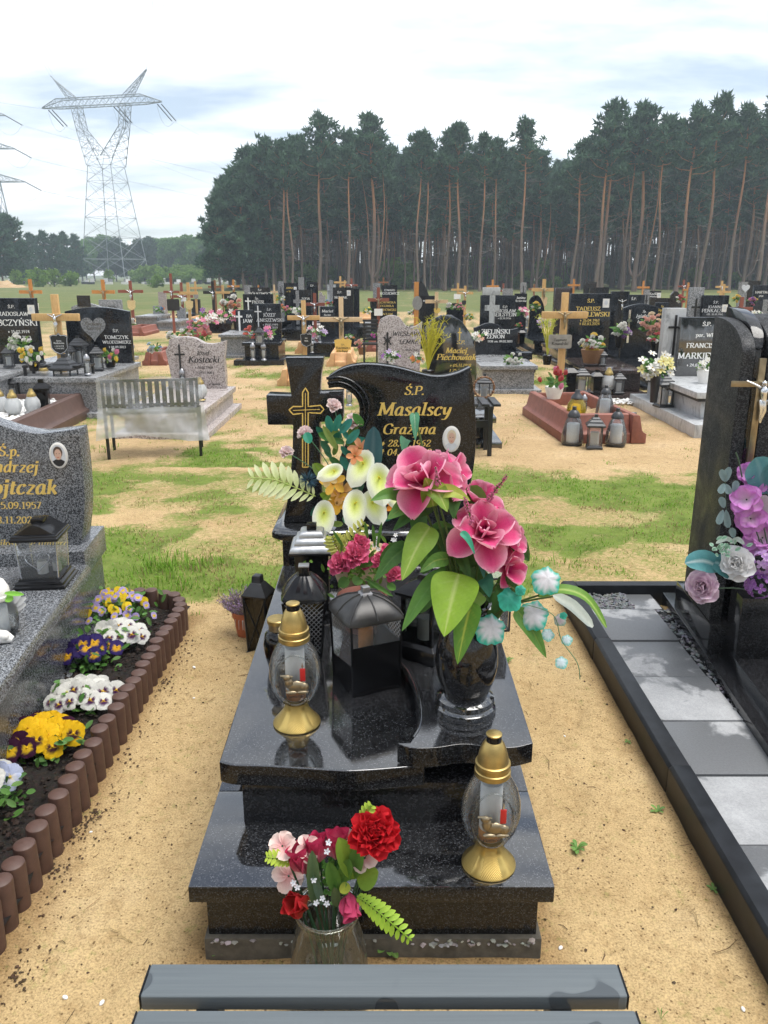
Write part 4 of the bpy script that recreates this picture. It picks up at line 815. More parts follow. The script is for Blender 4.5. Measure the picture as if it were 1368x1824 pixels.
def leaf_curve(mb, P, W, c0, c1, vein, hint=(0, -1, 0.6), a=0.75, b=0.75, fold=0.25, nu=6, nv=8, wave=0.0, blotch=None):
    """a leaf along the curve P with half folded blade; P = list of points base..tip"""
    P = [Vector(p) for p in P]; C = [Vector(q) for q in catmull([tuple(p) for p in P], 6)]; m_ = len(C)-1; nrm = (a/(a+b))**a*(b/(a+b))**b; hint = Vector(hint); ph = RF.uniform(0, 6)
    def fr(v):
        f = v*m_; i = min(int(f), m_-1); p = C[i].lerp(C[i+1], f-i); d = (C[min(i+1, m_)]-C[max(i-1, 0)]).normalized(); n = (hint-d*hint.dot(d)); n = n.normalized() if n.length > 1e-4 else d.orthogonal().normalized(); return p, d, n, d.cross(n)
    def pt(u, v):
        u = u*2-1; p, d, n, s = fr(v); vv = v*0.98+0.01; w_ = vv**a*(1-vv)**b/nrm
        return p+s*(W*0.5*u*w_)+n*(abs(u)*W*0.5*w_*fold+wave*W*math.sin(v*11+ph)*u*u*w_)
    def cf(u, v):
        q = abs(u*2-1); side = 0.3*max(0, math.sin(v*44-q*9))**3 if nv > 16 else 0.09*math.sin(v*34+q*5)
        c = lerp(c0, c1, min(1, max(0, q*0.9+0.25*math.sin(v*3)+side)))
        if vein and q < (0.09 if nv > 16 else 0.12): c = lerp(c, vein, 0.75)
        if vein and nv > 16: c = lerp(c, vein, 0.32*max(0, math.sin(v*44-q*9))**6*(1-q))
        if blotch and q < 0.55 and 0.12 < v < 0.9: c = lerp(c, blotch, 0.85*(1-q))
        return c
    mb.grid(pt, nu, nv, cf); return mb
def cleaf(mb, p0, p1, W, c0, c1, vein=None, sag=0.0, bow=(0, 0, 0), **kw):
    p0, p1 = Vector(p0), Vector(p1); mid = p0.lerp(p1, 0.5)+Vector(bow)+Vector((0, 0, sag)); return leaf_curve(mb, [p0, mid, p1], W, c0, c1, vein, **kw)
def lobed_leaf(mb, c, n, up, r, cc, ce):
    """ivy leaf: pale middle, teal rim"""
    n = Vector(n).normalized(); up = Vector(up); up = (up-n*up.dot(n)).normalized(); s = n.cross(up); c = Vector(c); K = 30
    def rad_(t): return r*(0.78+0.06*math.cos(5*t)+0.18*math.cos(t))*(1+0.045*math.sin(17*t))
    def pt(u, v):
        t = u*2*PI; q = rad_(t)*v; return c+s*math.sin(t)*q+up*math.cos(t)*q-n*(r*0.25*v*v)+n*r*0.025*math.cos(5*t)*v
    mb.grid(pt, K, 5, lambda u, v: lerp(cc, ce, min(1, max(0, (v-0.62+0.12*math.sin(u*60))*3.2))))
def fern(mb, P, W, n, c0, c1, hint=(0, -0.6, 0.8), lw=0.24):
    C = [Vector(q) for q in catmull([tuple(p) for p in P], 8)]; hint = Vector(hint); mb.col = c0; mb.tube(C, [0.0022]*len(C), 4)
    for i in range(n):
        f = (i+0.5)/n*0.97*(len(C)-1); k = int(f); p = C[k].lerp(C[k+1], f-k); d = (C[k+1]-C[k]).normalized(); s = d.cross(hint).normalized(); L = W*(0.35+0.65*math.sin(PI*min(1, 0.18+0.8*(1-i/n)**0.9)))*(1-0.55*(i/n)**3)
        for e in (-1, 1): petal(mb, p, s*e+d*0.55, hint, L, L*lw*1.5, 0.1, -0.1, c0, c1, c1, 0.5, 0.5, 2, 4)
def floret_ball(mb, c, r, n, fr, c0, c1, ax=(0, -0.6, 0.5), k=4):
    ax = Vector(ax).normalized()
    for i in range(n):
        while True:
            d = Vector((RF.gauss(0, 1), RF.gauss(0, 1), RF.gauss(0, 1))).normalized()
            if d.dot(ax) > -0.35: break
        col = lerp(c0, c1, RF.random()); simple_flower(mb, Vector(c)+d*r, d, fr, k, col, col, lerp(col, (0.9, 0.85, 0.9), 0.2), (0.8, 0.75, 0.5), 0.2, -0.1, 0.1, 0.1)
TOCAM = Vector((0, -0.75, 0.55))
def cam_dir(p, up=0.0): return (Vector((0, 0, EYE))-Vector(p)).normalized()+Vector((0, 0, up))
PK = [(0.48, 0.006, 0.10), (0.72, 0.075, 0.24), (0.88, 0.52, 0.63)]
LGRN = [(0.24, 0.37, 0.045), (0.17, 0.29, 0.035)]; DGRN = [(0.035, 0.10, 0.022), (0.06, 0.15, 0.03)]; MGRN = [(0.075, 0.19, 0.035), (0.11, 0.25, 0.045)]
def part(parent, nm, fn, mat='petal', smooth=80):
    mb = MB(); fn(mb); return mb.build(nm, mat, parent, smooth=smooth, world=True)

# ---- the large bouquet in the granite vase
bq = thing('flower_bouquet', 'large artificial bouquet of pink magnolias and broad green leaves in the granite vase', 'bouquet', (VX, VY, 0.80))
def magnolia(parent, c, ax, r, layers, cols=PK):
    c = Vector(c); core = MB(); a = Vector(ax).normalized(); core.col = (0.62, 0.02, 0.2)
    for _ in range(26):
        d = (a+Vector((RF.gauss(0, .5), RF.gauss(0, .5), RF.gauss(0, .5)))).normalized(); core.tube([c, c+d*r*0.22], [r*0.012, r*0.016], 4)
    bl = core.build('blossom', 'petal', parent, smooth=60, world=True)
    for (n, el, L, W, curl, p0) in layers:
        ring(None, c-a*r*0.08, ax, n, r*0.05, r*L, r*W, rad(el), p0, 0.09, each=lambda q: q.build('petal', 'petal', bl, smooth=80, world=True), cup=0.3, curl=curl, c0=cols[0], c1=cols[1], edge=cols[2], a=0.68, b=0.5, nu=8, nv=10, ruf=0.05)
    return bl
def P_(px, py, Y): return at(px, py, Y)
mA = P_(754, 856, 2.0); magnolia(bq, mA, cam_dir(mA, 0.95)+Vector((-0.45, 0, 0)), 0.096, [(3, 72, 0.7, 0.75, 0.1, 0.3), (4, 40, 0.95, 0.85, -0.05, 0.8), (4, 8, 1.05, 0.9, -0.18, 0.1)])
mA2 = P_(800, 846, 2.04); magnolia(bq, mA2, Vector((0.75, -0.25, 0.45)), 0.082, [(3, 55, 0.8, 0.8, 0.05, 0.2), (4, 12, 1.0, 0.95, -0.15, 0.7)])
mB = P_(862, 948, 1.97); magnolia(bq, mB, cam_dir(mB, 0.55)+Vector((0.1, 0, 0)), 0.095, [(3, 74, 0.62, 0.7, 0.1, 0.9), (4, 42, 0.9, 0.85, -0.02, 0.2), (5, 4, 1.05, 0.85, -0.2, 0.5)])
mB2 = P_(905, 965, 2.02); magnolia(bq, mB2, Vector((0.8, -0.35, 0.2)), 0.076, [(3, 50, 0.8, 0.8, 0.0, 0.2), (4, 10, 1.0, 0.95, -0.15, 0.6)])
mC = P_(850, 895, 2.06); magnolia(bq, mC, Vector((0.15, -0.45, 0.8)), 0.075, [(4, 55, 0.95, 0.8, 0.05, 0.2), (4, 20, 1.0, 0.8, -0.1, 0.9)])
mD = P_(905, 1013, 1.99); magnolia(bq, mD, Vector((0.3, -0.6, 0.1)), 0.06, [(4, 50, 0.95, 0.8, 0.05, 0.2), (4, 20, 1.0, 0.8, -0.1, 0.9)])
LVS = [((772, 902, 1.97), (757, 851, 1.93), 36, LGRN, (0.5, 0.55, 0.2)), ((768, 868, 1.96), (797, 912, 1.92), 36, LGRN, (0.5, 0.55, 0.2)), ((776, 876, 1.95), (838, 892, 1.93), 24, [(0.45, 0.52, 0.08), (0.36, 0.45, 0.08)], (0.6, 0.62, 0.2)),
       ((722, 884, 2.0), (660, 892, 1.96), 23, MGRN, None), ((752, 895, 2.0), (690, 925, 1.95), 36, MGRN, (0.2, 0.3, 0.06)), ((770, 900, 2.02), (700, 945, 1.97), 30, DGRN, None), ((766, 938, 1.98), (716, 1034, 1.88), 50, LGRN, (0.42, 0.5, 0.16)),
       ((728, 972, 2.0), (668, 1034, 1.94), 34, DGRN, (0.1, 0.2, 0.05)), ((798, 995, 1.98), (748, 1020, 1.92), 26, MGRN, (0.3, 0.4, 0.1)), ((786, 1020, 1.97), (716, 1124, 1.90), 34, MGRN, (0.12, 0.25, 0.06)), ((778, 1035, 1.98), (727, 1105, 1.93), 26, [(0.05, 0.15, 0.03), (0.08, 0.22, 0.04)], None),
       ((817, 1022, 1.95), (791, 1134, 1.84), 82, [(0.27, 0.43, 0.035), (0.21, 0.36, 0.03)], (0.46, 0.56, 0.17)), ((840, 1072, 1.95), (815, 1183, 1.88), 46, [(0.13, 0.27, 0.035), (0.10, 0.24, 0.03)], (0.48, 0.52, 0.08)), ((920, 1085, 1.98), (973, 1172, 1.93), 32, MGRN, (0.2, 0.3, 0.05)),
       ((806, 880, 2.0), (808, 925, 1.96), 28, DGRN, None), ((821, 948, 1.9), (846, 988, 1.88), 13, [(0.04, 0.28, 0.16), (0.05, 0.32, 0.2)], None), ((862, 1030, 1.97), (872, 1064, 1.93), 30, [(0.03, 0.14, 0.09), (0.04, 0.17, 0.1)], None), ((856, 1005, 2.0), (862, 1030, 1.95), 14, [(0.05, 0.17, 0.12), (0.05, 0.2, 0.14)], None),
       ((885, 1040, 1.99), (930, 1062, 1.94), 28, DGRN, (0.3, 0.32, 0.08)), ((860, 1060, 1.97), (835, 1100, 1.93), 24, [(0.2, 0.32, 0.05), (0.16, 0.28, 0.05)], None), ((738, 735, 2.1), (740, 785, 2.06), 16, [(0.05, 0.2, 0.1), (0.07, 0.25, 0.14)], (0.35, 0.5, 0.35)), ((724, 782, 2.1), (718, 806, 2.06), 20, [(0.05, 0.16, 0.08), (0.06, 0.2, 0.1)], None), ((815, 985, 2.0), (838, 1040, 1.95), 22, DGRN, None), ((800, 940, 2.03), (790, 1000, 1.98), 30, DGRN, None), ((845, 1010, 2.03), (858, 1075, 1.98), 28, DGRN, None)]
for (a, b_, wpx, gcol_, vn) in LVS:
    A, B = P_(*a), P_(*b_); k = A.y*1.04/FPX
    part(bq, 'leaf', lambda mb: cleaf(mb, A, B, wpx*k*1.05, gcol_[0], gcol_[1], vn, sag=0.012, hint=cam_dir(A, 0.1)+Vector((RF.uniform(-.3, .3), 0, RF.uniform(-.1, .3))), a=0.5, b=1.12, fold=0.22, wave=0.05, nu=14, nv=30), 'leaf')
for i in range(34):
    px, py = RF.gauss(806, 40), RF.gauss(990, 46); A = P_(px, py, 2.06+RF.uniform(-.03, .05)); a_ = RF.uniform(-2.7, -0.4); L_ = RF.uniform(0.07, 0.13); B = A+Vector((math.cos(a_)*L_, RF.uniform(-.06, 0), math.sin(a_)*L_)); cs = RF.choice((DGRN, MGRN, DGRN))
    part(bq, 'leaf', lambda mb: cleaf(mb, A, B, L_*0.5, cs[0], cs[1], None, sag=0.01, hint=cam_dir(A, 0.1)+Vector((RF.uniform(-.5, .5), 0, RF.uniform(-.2, .4))), a=0.55, b=0.9), 'leaf')
part(bq, 'leaf', lambda mb: leaf_curve(mb, [P_(958, 1062, 1.97), P_(1000, 1050, 1.96), P_(1045, 1066, 1.95), P_(1080, 1118, 1.94)], 0.034, (0.16, 0.31, 0.04), (0.12, 0.25, 0.035), (0.4, 0.5, 0.14), hint=(0.3, -0.5, 0.8), a=0.5, b=0.5, nv=14), 'leaf')
part(bq, 'leaf', lambda mb: leaf_curve(mb, [P_(985, 1060, 1.99), P_(1020, 1080, 1.98), P_(1056, 1117, 1.97)], 0.035, (0.62, 0.66, 0.62), (0.5, 0.56, 0.53), None, hint=(0.2, -0.7, 0.6), a=0.5, b=0.5), 'leaf')
for (px, py, wpx, cc) in ((976, 1030, 54, 0), (952, 1092, 58, 0), (877, 1116, 60, 0), (906, 1064, 46, 1), (976, 1128, 25, 2), (1009, 1138, 21, 2), (999, 1178, 24, 2), (996, 1102, 24, 3), (928, 1050, 20, 1), (1003, 1095, 14, 1)):
    c = P_(px, py, 1.95+RF.uniform(-.02, .02)); cols = (((0.68, 0.68, 0.72), (0.02, 0.42, 0.30)), ((0.03, 0.28, 0.2), (0.05, 0.45, 0.32)), ((0.62, 0.74, 0.78), (0.2, 0.58, 0.5)), ((0.6, 0.5, 0.55), (0.25, 0.4, 0.3)))[cc]
    part(bq, 'leaf', lambda mb: lobed_leaf(mb, c, cam_dir(c, 0.2)+Vector((RF.uniform(-.3, .3), 0, 0)), (RF.uniform(-.9, .9), 0, -1), wpx*0.62*1.95*1.04/FPX, cols[0], cols[1]), 'leaf')
def spike(mb, a, b_, r, col):
    a, b_ = Vector(a), Vector(b_); mb.col = (0.1, 0.2, 0.05); mb.tube([a, b_], 0.0018, 4)
    for i in range(90):
        f = RF.random(); p = a.lerp(b_, f); d = Vector((RF.gauss(0, 1), RF.gauss(0, 1), RF.gauss(0, 1))).normalized(); q = r*(1-0.55*f); mb.col = jit(col, 0.2, RF); p = p+d*q*0.7
        mb.lathe([(0.0005, -q*0.32), (q*0.3, 0), (0.0005, q*0.32)], 5, p, capb=False, capt=False)
part(bq, 'flower_spike', lambda mb: spike(mb, P_(868, 892, 1.98), P_(903, 847, 1.95), 0.012, (0.62, 0.16, 0.3))); part(bq, 'flower_spike', lambda mb: spike(mb, P_(840, 930, 1.93), P_(828, 885, 1.92), 0.012, (0.62, 0.18, 0.32))); part(bq, 'flower_spike', lambda mb: spike(mb, P_(780, 862, 1.92), P_(776, 832, 1.91), 0.010, (0.66, 0.2, 0.34)))
def stems(mb, base, tips, r=0.003, col=(0.09, 0.15, 0.04)):
    mb.col = col
    for tp in tips:
        tp = Vector(tp); b0 = Vector(base)+Vector((RF.uniform(-.02, .02), RF.uniform(-.02, .02), 0)); mid = b0.lerp(tp, 0.5)+Vector((0, 0, 0.03)); mb.tube(catmull([tuple(b0), tuple(mid), tuple(tp)], 5), r, 5)
part(bq, 'stem', lambda mb: stems(mb, (VX, VY, 0.72), [mA, mA2, mB, mB2, mC, mD]+[P_(*a) for a, *_ in LVS[::2]]+[P_(960, 1060, 1.97), P_(985, 1062, 1.99)]), 'leaf')
part(bq, 'tendril', lambda mb: (setattr(mb, 'col', (0.16, 0.3, 0.16)), mb.tube(catmull([tuple(P_(*q)) for q in ((930, 1075, 1.95), (985, 1095, 1.95), (1000, 1140, 1.94), (1028, 1180, 1.93), (1033, 1210, 1.93))], 5), 0.0012, 4)), 'leaf')

# ---- calla arrangement before the headstone
AY = 3.14
ar = thing('flower_arrangement', 'mixed arrangement of white callas, peach blooms and pale carnations before the headstone', 'bouquet', (at(640, 960, AY).x, AY, 0.4375))
pot = MB(); pot.lathe([(0.085, 0.0), (0.11, 0.07), (0.125, 0.15), (0.13, 0.155), (0.12, 0.158), (0.10, 0.13)], 24); pot.build('pot', 'wood_pale', ar, smooth=50)
for (px, py, s_, sd_) in ((647, 826, 0.125, (0.4, 0, 1)), (676, 852, 0.135, (-0.2, 0, 1)), (632, 897, 0.125, (0.2, 0, 1)), (664, 896, 0.115, (-0.4, 0, 1)), (577, 914, 0.115, (0.1, 0, 1)), (596, 840, 0.085, (1, 0, 0.5)), (700, 878, 0.1, (-0.5, 0, 1))):
    c = at(px, py, AY-0.12+RF.uniform(-.04, .04)); part(ar, 'blossom', lambda mb: calla(mb, c, cam_dir(c, 0.2)+Vector((RF.uniform(-.4, .4), 0, 0.2)), s_, sd_))
for (px, py, rpx, c0, c1) in ((609, 877, 23, (0.62, 0.28, 0.09), (0.78, 0.47, 0.18)), (594, 860, 20, (0.66, 0.32, 0.05), (0.78, 0.48, 0.08)), (600, 896, 20, (0.7, 0.33, 0.04), (0.78, 0.45, 0.06)), (641, 798, 17, (0.6, 0.2, 0.09), (0.72, 0.36, 0.2)), (632, 812, 14, (0.6, 0.18, 0.06), (0.72, 0.34, 0.16)), (700, 903, 12, (0.6, 0.18, 0.02), (0.68, 0.26, 0.04)), (585, 850, 16, (0.7, 0.42, 0.1), (0.8, 0.6, 0.3)), (689, 862, 16, (0.76, 0.62, 0.06), (0.8, 0.7, 0.2))):
    c = at(px, py, AY-0.06+RF.uniform(-.06, .06)); part(ar, 'blossom', lambda mb: simple_flower(mb, c, cam_dir(c, 0.2), rpx*1.15*AY*1.04/FPX, 5, c0, c1, c1, (0.35, 0.2, 0.06), 0.3))
for (px, py, rpx) in ((594, 722, 16), (630, 750, 18), (542, 770, 15), (510, 805, 14)):
    c = at(px, py, AY+0.02); part(ar, 'blossom', lambda mb: peony(mb, c, (RF.uniform(-.4, .4), -0.55, 0.75), rpx*AY*1.04/FPX*0.95, (0.80, 0.55, 0.55), (0.86, 0.74, 0.72), 26, 0.12))
    part(ar, 'stem', lambda mb: stems(mb, at(625, 900, AY), [c], 0.0022, (0.10, 0.22, 0.12)), 'leaf')
part(ar, 'fern', lambda mb: fern(mb, [at(562, 884, AY-.05), at(530, 870, AY-.06), at(490, 855, AY-.07), at(444, 851, AY-.08)], 0.10, 10, (0.36, 0.44, 0.12), (0.62, 0.66, 0.38), (0.1, -0.8, 0.5), 0.2), 'leaf')
def thistle(mb, c, r, col):
    for i in range(170):
        d = Vector((RF.gauss(0, 1), RF.gauss(0, 1), RF.gauss(0, 1))).normalized(); mb.col = jit(col, 0.3, RF); mb.tube([Vector(c)+d*r*0.35, Vector(c)+d*r*RF.uniform(0.8, 1.1)], [0.0014, 0.0005], 3, False)
c = at(549, 856, AY-.03); part(ar, 'thistle', lambda mb: thistle(mb, c, 0.042, (0.06, 0.13, 0.18)))
c2_ = at(640, 905, AY-.1)
for (b0, t0, wpx, cs, vn) in (((662, 850), (666, 760), 34, [(0.035, 0.10, 0.12), (0.06, 0.15, 0.17)], (0.12, 0.2, 0.22)), ((636, 880), (639, 842), 22, [(0.03, 0.09, 0.06), (0.05, 0.13, 0.09)], (0.2, 0.3, 0.2)), ((590, 850), (560, 825), 14, LGRN, None), ((585, 862), (557, 826), 16, [(0.3, 0.42, 0.12), (0.26, 0.38, 0.1)], None), ((600, 800), (575, 758), 12, [(0.24, 0.36, 0.08), (0.3, 0.4, 0.12)], None), ((585, 885), (570, 880), 12, LGRN, None), ((588, 880), (575, 893), 10, LGRN, None), ((590, 770), (583, 740), 14, [(0.03, 0.2, 0.15), (0.05, 0.27, 0.2)], None), ((596, 768), (606, 738), 13, [(0.03, 0.2, 0.15), (0.05, 0.27, 0.2)], None), ((545, 770), (552, 790), 16, [(0.02, 0.2, 0.12), (0.03, 0.25, 0.16)], None), ((618, 790), (640, 765), 14, [(0.04, 0.22, 0.18), (0.06, 0.3, 0.24)], None)):
    A, B = at(*b0, AY-0.03), at(*t0, AY-0.06); part(ar, 'leaf', lambda mb: cleaf(mb, A, B, wpx*AY*1.04/FPX, cs[0], cs[1], vn, hint=cam_dir(A, 0), fold=0.2), 'leaf')
for i in range(54):
    px, py = RF.gauss(606, 28), RF.gauss(806, 34)
    if i > 34: px, py = RF.gauss(640, 40), RF.gauss(905, 16)
    A = at(px, py, AY+0.02+RF.uniform(-.05, .05)); d = Vector((RF.uniform(-1, 1), RF.uniform(-.5, .2), RF.uniform(-.2, 1))).normalized()*RF.uniform(0.04, 0.075); cs = RF.choice(((0.02, 0.13, 0.08), (0.05, 0.17, 0.09), (0.07, 0.20, 0.05), (0.03, 0.19, 0.14), (0.16, 0.25, 0.05)))
    part(ar, 'leaf', lambda mb: cleaf(mb, A, A+d, d.length*0.45, cs, jit(cs, 0.2, RF), None, hint=cam_dir(A, 0.1), nu=4, nv=5), 'leaf')
# ---- pink pot flowers
PY_ = 2.72
pp = thing('potted_flowers', 'pot of bright pink artificial peonies among the lanterns on the middle grave', 'flower pot', (at(645, 1000, PY_).x, PY_, 0.4375))
pot = MB(); pot.lathe([(0.065, 0.0), (0.082, 0.09), (0.088, 0.125), (0.092, 0.13), (0.084, 0.132), (0.07, 0.11)], 22); pot.build('pot', 'cast_red', pp, smooth=50)
for (px, py, rpx) in ((633, 988, 25), (606, 1004, 23), (642, 968, 18), (690, 984, 17), (702, 1022, 17), (676, 998, 15), (655, 1002, 15)):
    c = at(px, py, PY_-0.04+RF.uniform(-.04, .04)); part(pp, 'blossom', lambda mb: peony(mb, c, cam_dir(c, 0.4)+Vector((RF.uniform(-.4, .4), 0, 0)), rpx*PY_*1.05/FPX, (0.60, 0.05, 0.15), (0.82, 0.20, 0.34), 26, 0.12))
for (b0, t0, wpx) in (((620, 1030), (604, 1045), 20), ((640, 1028), (632, 1042), 20), ((650, 1030), (700, 1062), 8), ((640, 1010), (672, 1000), 9), ((668, 975), (664, 935), 6), ((672, 975), (680, 930), 6), ((655, 960), (650, 930), 6), ((660, 1040), (672, 1062), 16), ((612, 975), (593, 945), 6), ((690, 1040), (705, 1050), 14)):
    A, B = at(*b0, PY_-.03), at(*t0, PY_-.06); part(pp, 'leaf', lambda mb: cleaf(mb, A, B, wpx*PY_*1.05/FPX, MGRN[0], MGRN[1], None, hint=cam_dir(A, 0)), 'leaf')
part(pp, 'fern', lambda mb: fern(mb, [at(605, 985, PY_-.02), at(622, 965, PY_-.02), at(650, 930, PY_-.03)], 0.045, 10, (0.36, 0.38, 0.06), (0.45, 0.45, 0.1), (0, -0.8, 0.5)), 'leaf'); part(pp, 'fern', lambda mb: fern(mb, [at(610, 990, PY_), at(600, 975, PY_-.02), at(592, 955, PY_-.03)], 0.05, 8, (0.36, 0.40, 0.06), (0.45, 0.45, 0.1), (0, -0.8, 0.5)), 'leaf')
part(pp, 'filler', lambda mb: [simple_flower(mb, at(RF.gauss(672, 22), RF.gauss(968, 14), PY_), TOCAM, 0.009, 5, (0.75,)*3, (0.75,)*3, (0.75,)*3, (0.6, 0.5, 0.1)) for _ in range(22)])['kind'] = 'stuff'
part(pp, 'greenery', lambda mb: [cleaf(mb, A, A+Vector((RF.uniform(-.03, .03), -0.01, RF.uniform(-.02, .04))), 0.012, MGRN[0], LGRN[1], None, hint=TOCAM, nu=2, nv=3) for A in [at(RF.gauss(650, 38), RF.gauss(1012, 24), PY_+RF.uniform(-.03, .06)) for _ in range(150)]], 'leaf')['kind'] = 'stuff'

# ---- glass jar of cut flowers in front
JX, JY = -0.13, 1.508
jar = thing('glass_jar', 'cloudy glass jar standing on the sand before the grave, holding flowers', 'jar', (JX, JY, 0.004), scale=1.26)
JP = [(0.066, 0.0), (0.074, 0.006), (0.0765, 0.03), (0.074, 0.09), (0.067, 0.15), (0.058, 0.185), (0.054, 0.198), (0.0545, 0.212), (0.060, 0.218), (0.0615, 0.226), (0.058, 0.231)]
mb = MB(); mb.lathe(JP, 40, capt=False); mb.build('glass_body', 'jar_glass', jar, smooth=60)
mb = MB(); mb.tube([(0.0595*math.cos(a), 0.0595*math.sin(a), 0.229) for a in [2*PI*i/40 for i in range(41)]], 0.0034, 6); mb.build('rim', 'jar_glass', jar, smooth=60)
mb = MB(); mb.lathe([(0.062, 0.008), (0.070, 0.02), (0.070, 0.055), (0.068, 0.07)], 30); mb.build('water', 'smoked_glass', jar, smooth=60)
jb = thing('cut_flowers', 'small bunch with red peony, pink tulips and fern in the glass jar', 'bouquet', (JX, JY, 0.06))
def J(px, py, dy=0.0): return at(px, py, JY+dy)
kJ = JY*1.28/FPX
c = J(667, 1483, -0.02); part(jb, 'blossom', lambda mb: peony(mb, c, cam_dir(c, 0.1)+Vector((0.1, 0, 0)), 41*kJ, (0.40, 0.004, 0.008), (0.62, 0.018, 0.028), 44, 0.16))
tl = []
for (px, py, L, ax, cs) in ((545, 1555, 58, (-0.25, -0.1, 1), 0), (570, 1535, 50, (-0.2, 0.05, 1), 1), (598, 1530, 54, (0.05, 0, 1), 0), (545, 1612, 56, (-0.35, -0.5, 0.5), 2), (622, 1590, 46, (0.1, -0.9, -0.35), 3), (668, 1535, 36, (0.3, 0.2, 0.5), 1)):
    c = J(px, py); cc = (((0.72, 0.30, 0.38), (0.58, 0.06, 0.14), (0.46, 0.02, 0.08)), ((0.74, 0.26, 0.34), (0.6, 0.05, 0.13), (0.5, 0.025, 0.09)), ((0.6, 0.14, 0.05), (0.5, 0.03, 0.03), (0.5, 0.02, 0.03)), ((0.55, 0.08, 0.16), (0.58, 0.06, 0.15), (0.6, 0.08, 0.18)))[cs]
    tl.append(c); part(jb, 'blossom', lambda mb: tulip(mb, c, ax, L*kJ*1.0, cc[0], cc[1], cc[2], 0.6))
for (px, py, r) in ((503, 1507, 24), (514, 1560, 27), (548, 1512, 22), (650, 1528, 26), (618, 1494, 18)):
    c = J(px, py, RF.uniform(-.02, .03)); tl.append(c); part(jb, 'blossom', lambda mb: ring(mb, c, cam_dir(c, 0.2)+Vector((RF.uniform(-.5, .5), 0, 0)), 5, 0.002, r*kJ, r*kJ*1.0, 0.3, RF.uniform(0, 3), 0.25, cup=0.25, curl=-0.2, c0=(0.74, 0.34, 0.34), c1=(0.84, 0.64, 0.58), edge=(0.86, 0.70, 0.64), a=0.6, b=0.28, ruf=0.08))
for (b0, t0, wpx, cs) in (((634, 1565), (603, 1492), 34, LGRN), ((628, 1566), (640, 1500), 26, MGRN), ((636, 1568), (674, 1552), 44, LGRN), ((622, 1575), (606, 1590), 18, [(0.4, 0.45, 0.04), (0.36, 0.4, 0.05)]), ((560, 1610), (556, 1515), 22, [(0.09, 0.17, 0.08), (0.12, 0.2, 0.09)]), ((575, 1612), (558, 1560), 14, [(0.12, 0.2, 0.14), (0.1, 0.17, 0.11)]), ((600, 1615), (596, 1580), 16, [(0.14, 0.2, 0.09), (0.1, 0.16, 0.07)]), ((600, 1590), (585, 1535), 24, MGRN), ((610, 1570), (622, 1530), 24, MGRN)):
    A, B = J(*b0, -0.01), J(*t0, -0.03); part(jb, 'leaf', lambda mb: cleaf(mb, A, B, wpx*kJ, cs[0], cs[1], None, hint=cam_dir(A, 0.1), fold=0.35, nu=6, nv=9), 'leaf')
part(jb, 'fern', lambda mb: fern(mb, [J(636, 1596, -.02), J(660, 1612, -.03), J(695, 1642, -.05), J(733, 1675, -.06)], 0.034, 13, (0.22, 0.38, 0.03), (0.34, 0.52, 0.05), (-0.2, -0.7, 0.7), 0.3), 'leaf'); part(jb, 'fern', lambda mb: fern(mb, [J(530, 1540), J(505, 1530, -.01), J(474, 1526, -.02)], 0.024, 9, (0.3, 0.42, 0.04), (0.42, 0.54, 0.06), (0, -0.7, 0.7), 0.3), 'leaf'); part(jb, 'fern', lambda mb: fern(mb, [J(640, 1470), J(650, 1452), J(662, 1434)], 0.022, 6, (0.24, 0.36, 0.04), (0.36, 0.48, 0.05), (0, -0.7, 0.7), 0.35), 'leaf')
part(jb, 'filler', lambda mb: [simple_flower(mb, J(px+RF.uniform(-4, 4), py+RF.uniform(-4, 4), -0.03), cam_dir(J(px, py)), 5.5*kJ, 5, (0.72, 0.74, 0.78), (0.72, 0.74, 0.78), (0.72, 0.74, 0.78), (0.4, 0.5, 0.6)) for px, py in ((520, 1575), (527, 1583), (556, 1565), (560, 1605), (575, 1600), (578, 1608), (586, 1502), (580, 1520))])['kind'] = 'stuff'
part(jb, 'greenery', lambda mb: [cleaf(mb, A, A+Vector((RF.uniform(-.02, .02), -0.01, RF.uniform(-.01, .02))), 0.012, MGRN[0], (0.12, 0.30, 0.06), None, hint=TOCAM, nu=2, nv=3) for A in [J(RF.gauss(592, 13), RF.gauss(1560, 18), RF.uniform(-.01, .03)) for _ in range(70)]], 'leaf')['kind'] = 'stuff'
part(jb, 'stem', lambda mb: stems(mb, (JX, JY, 0.05), tl+[J(660, 1500)], 0.0028, (0.05, 0.12, 0.06)), 'leaf')

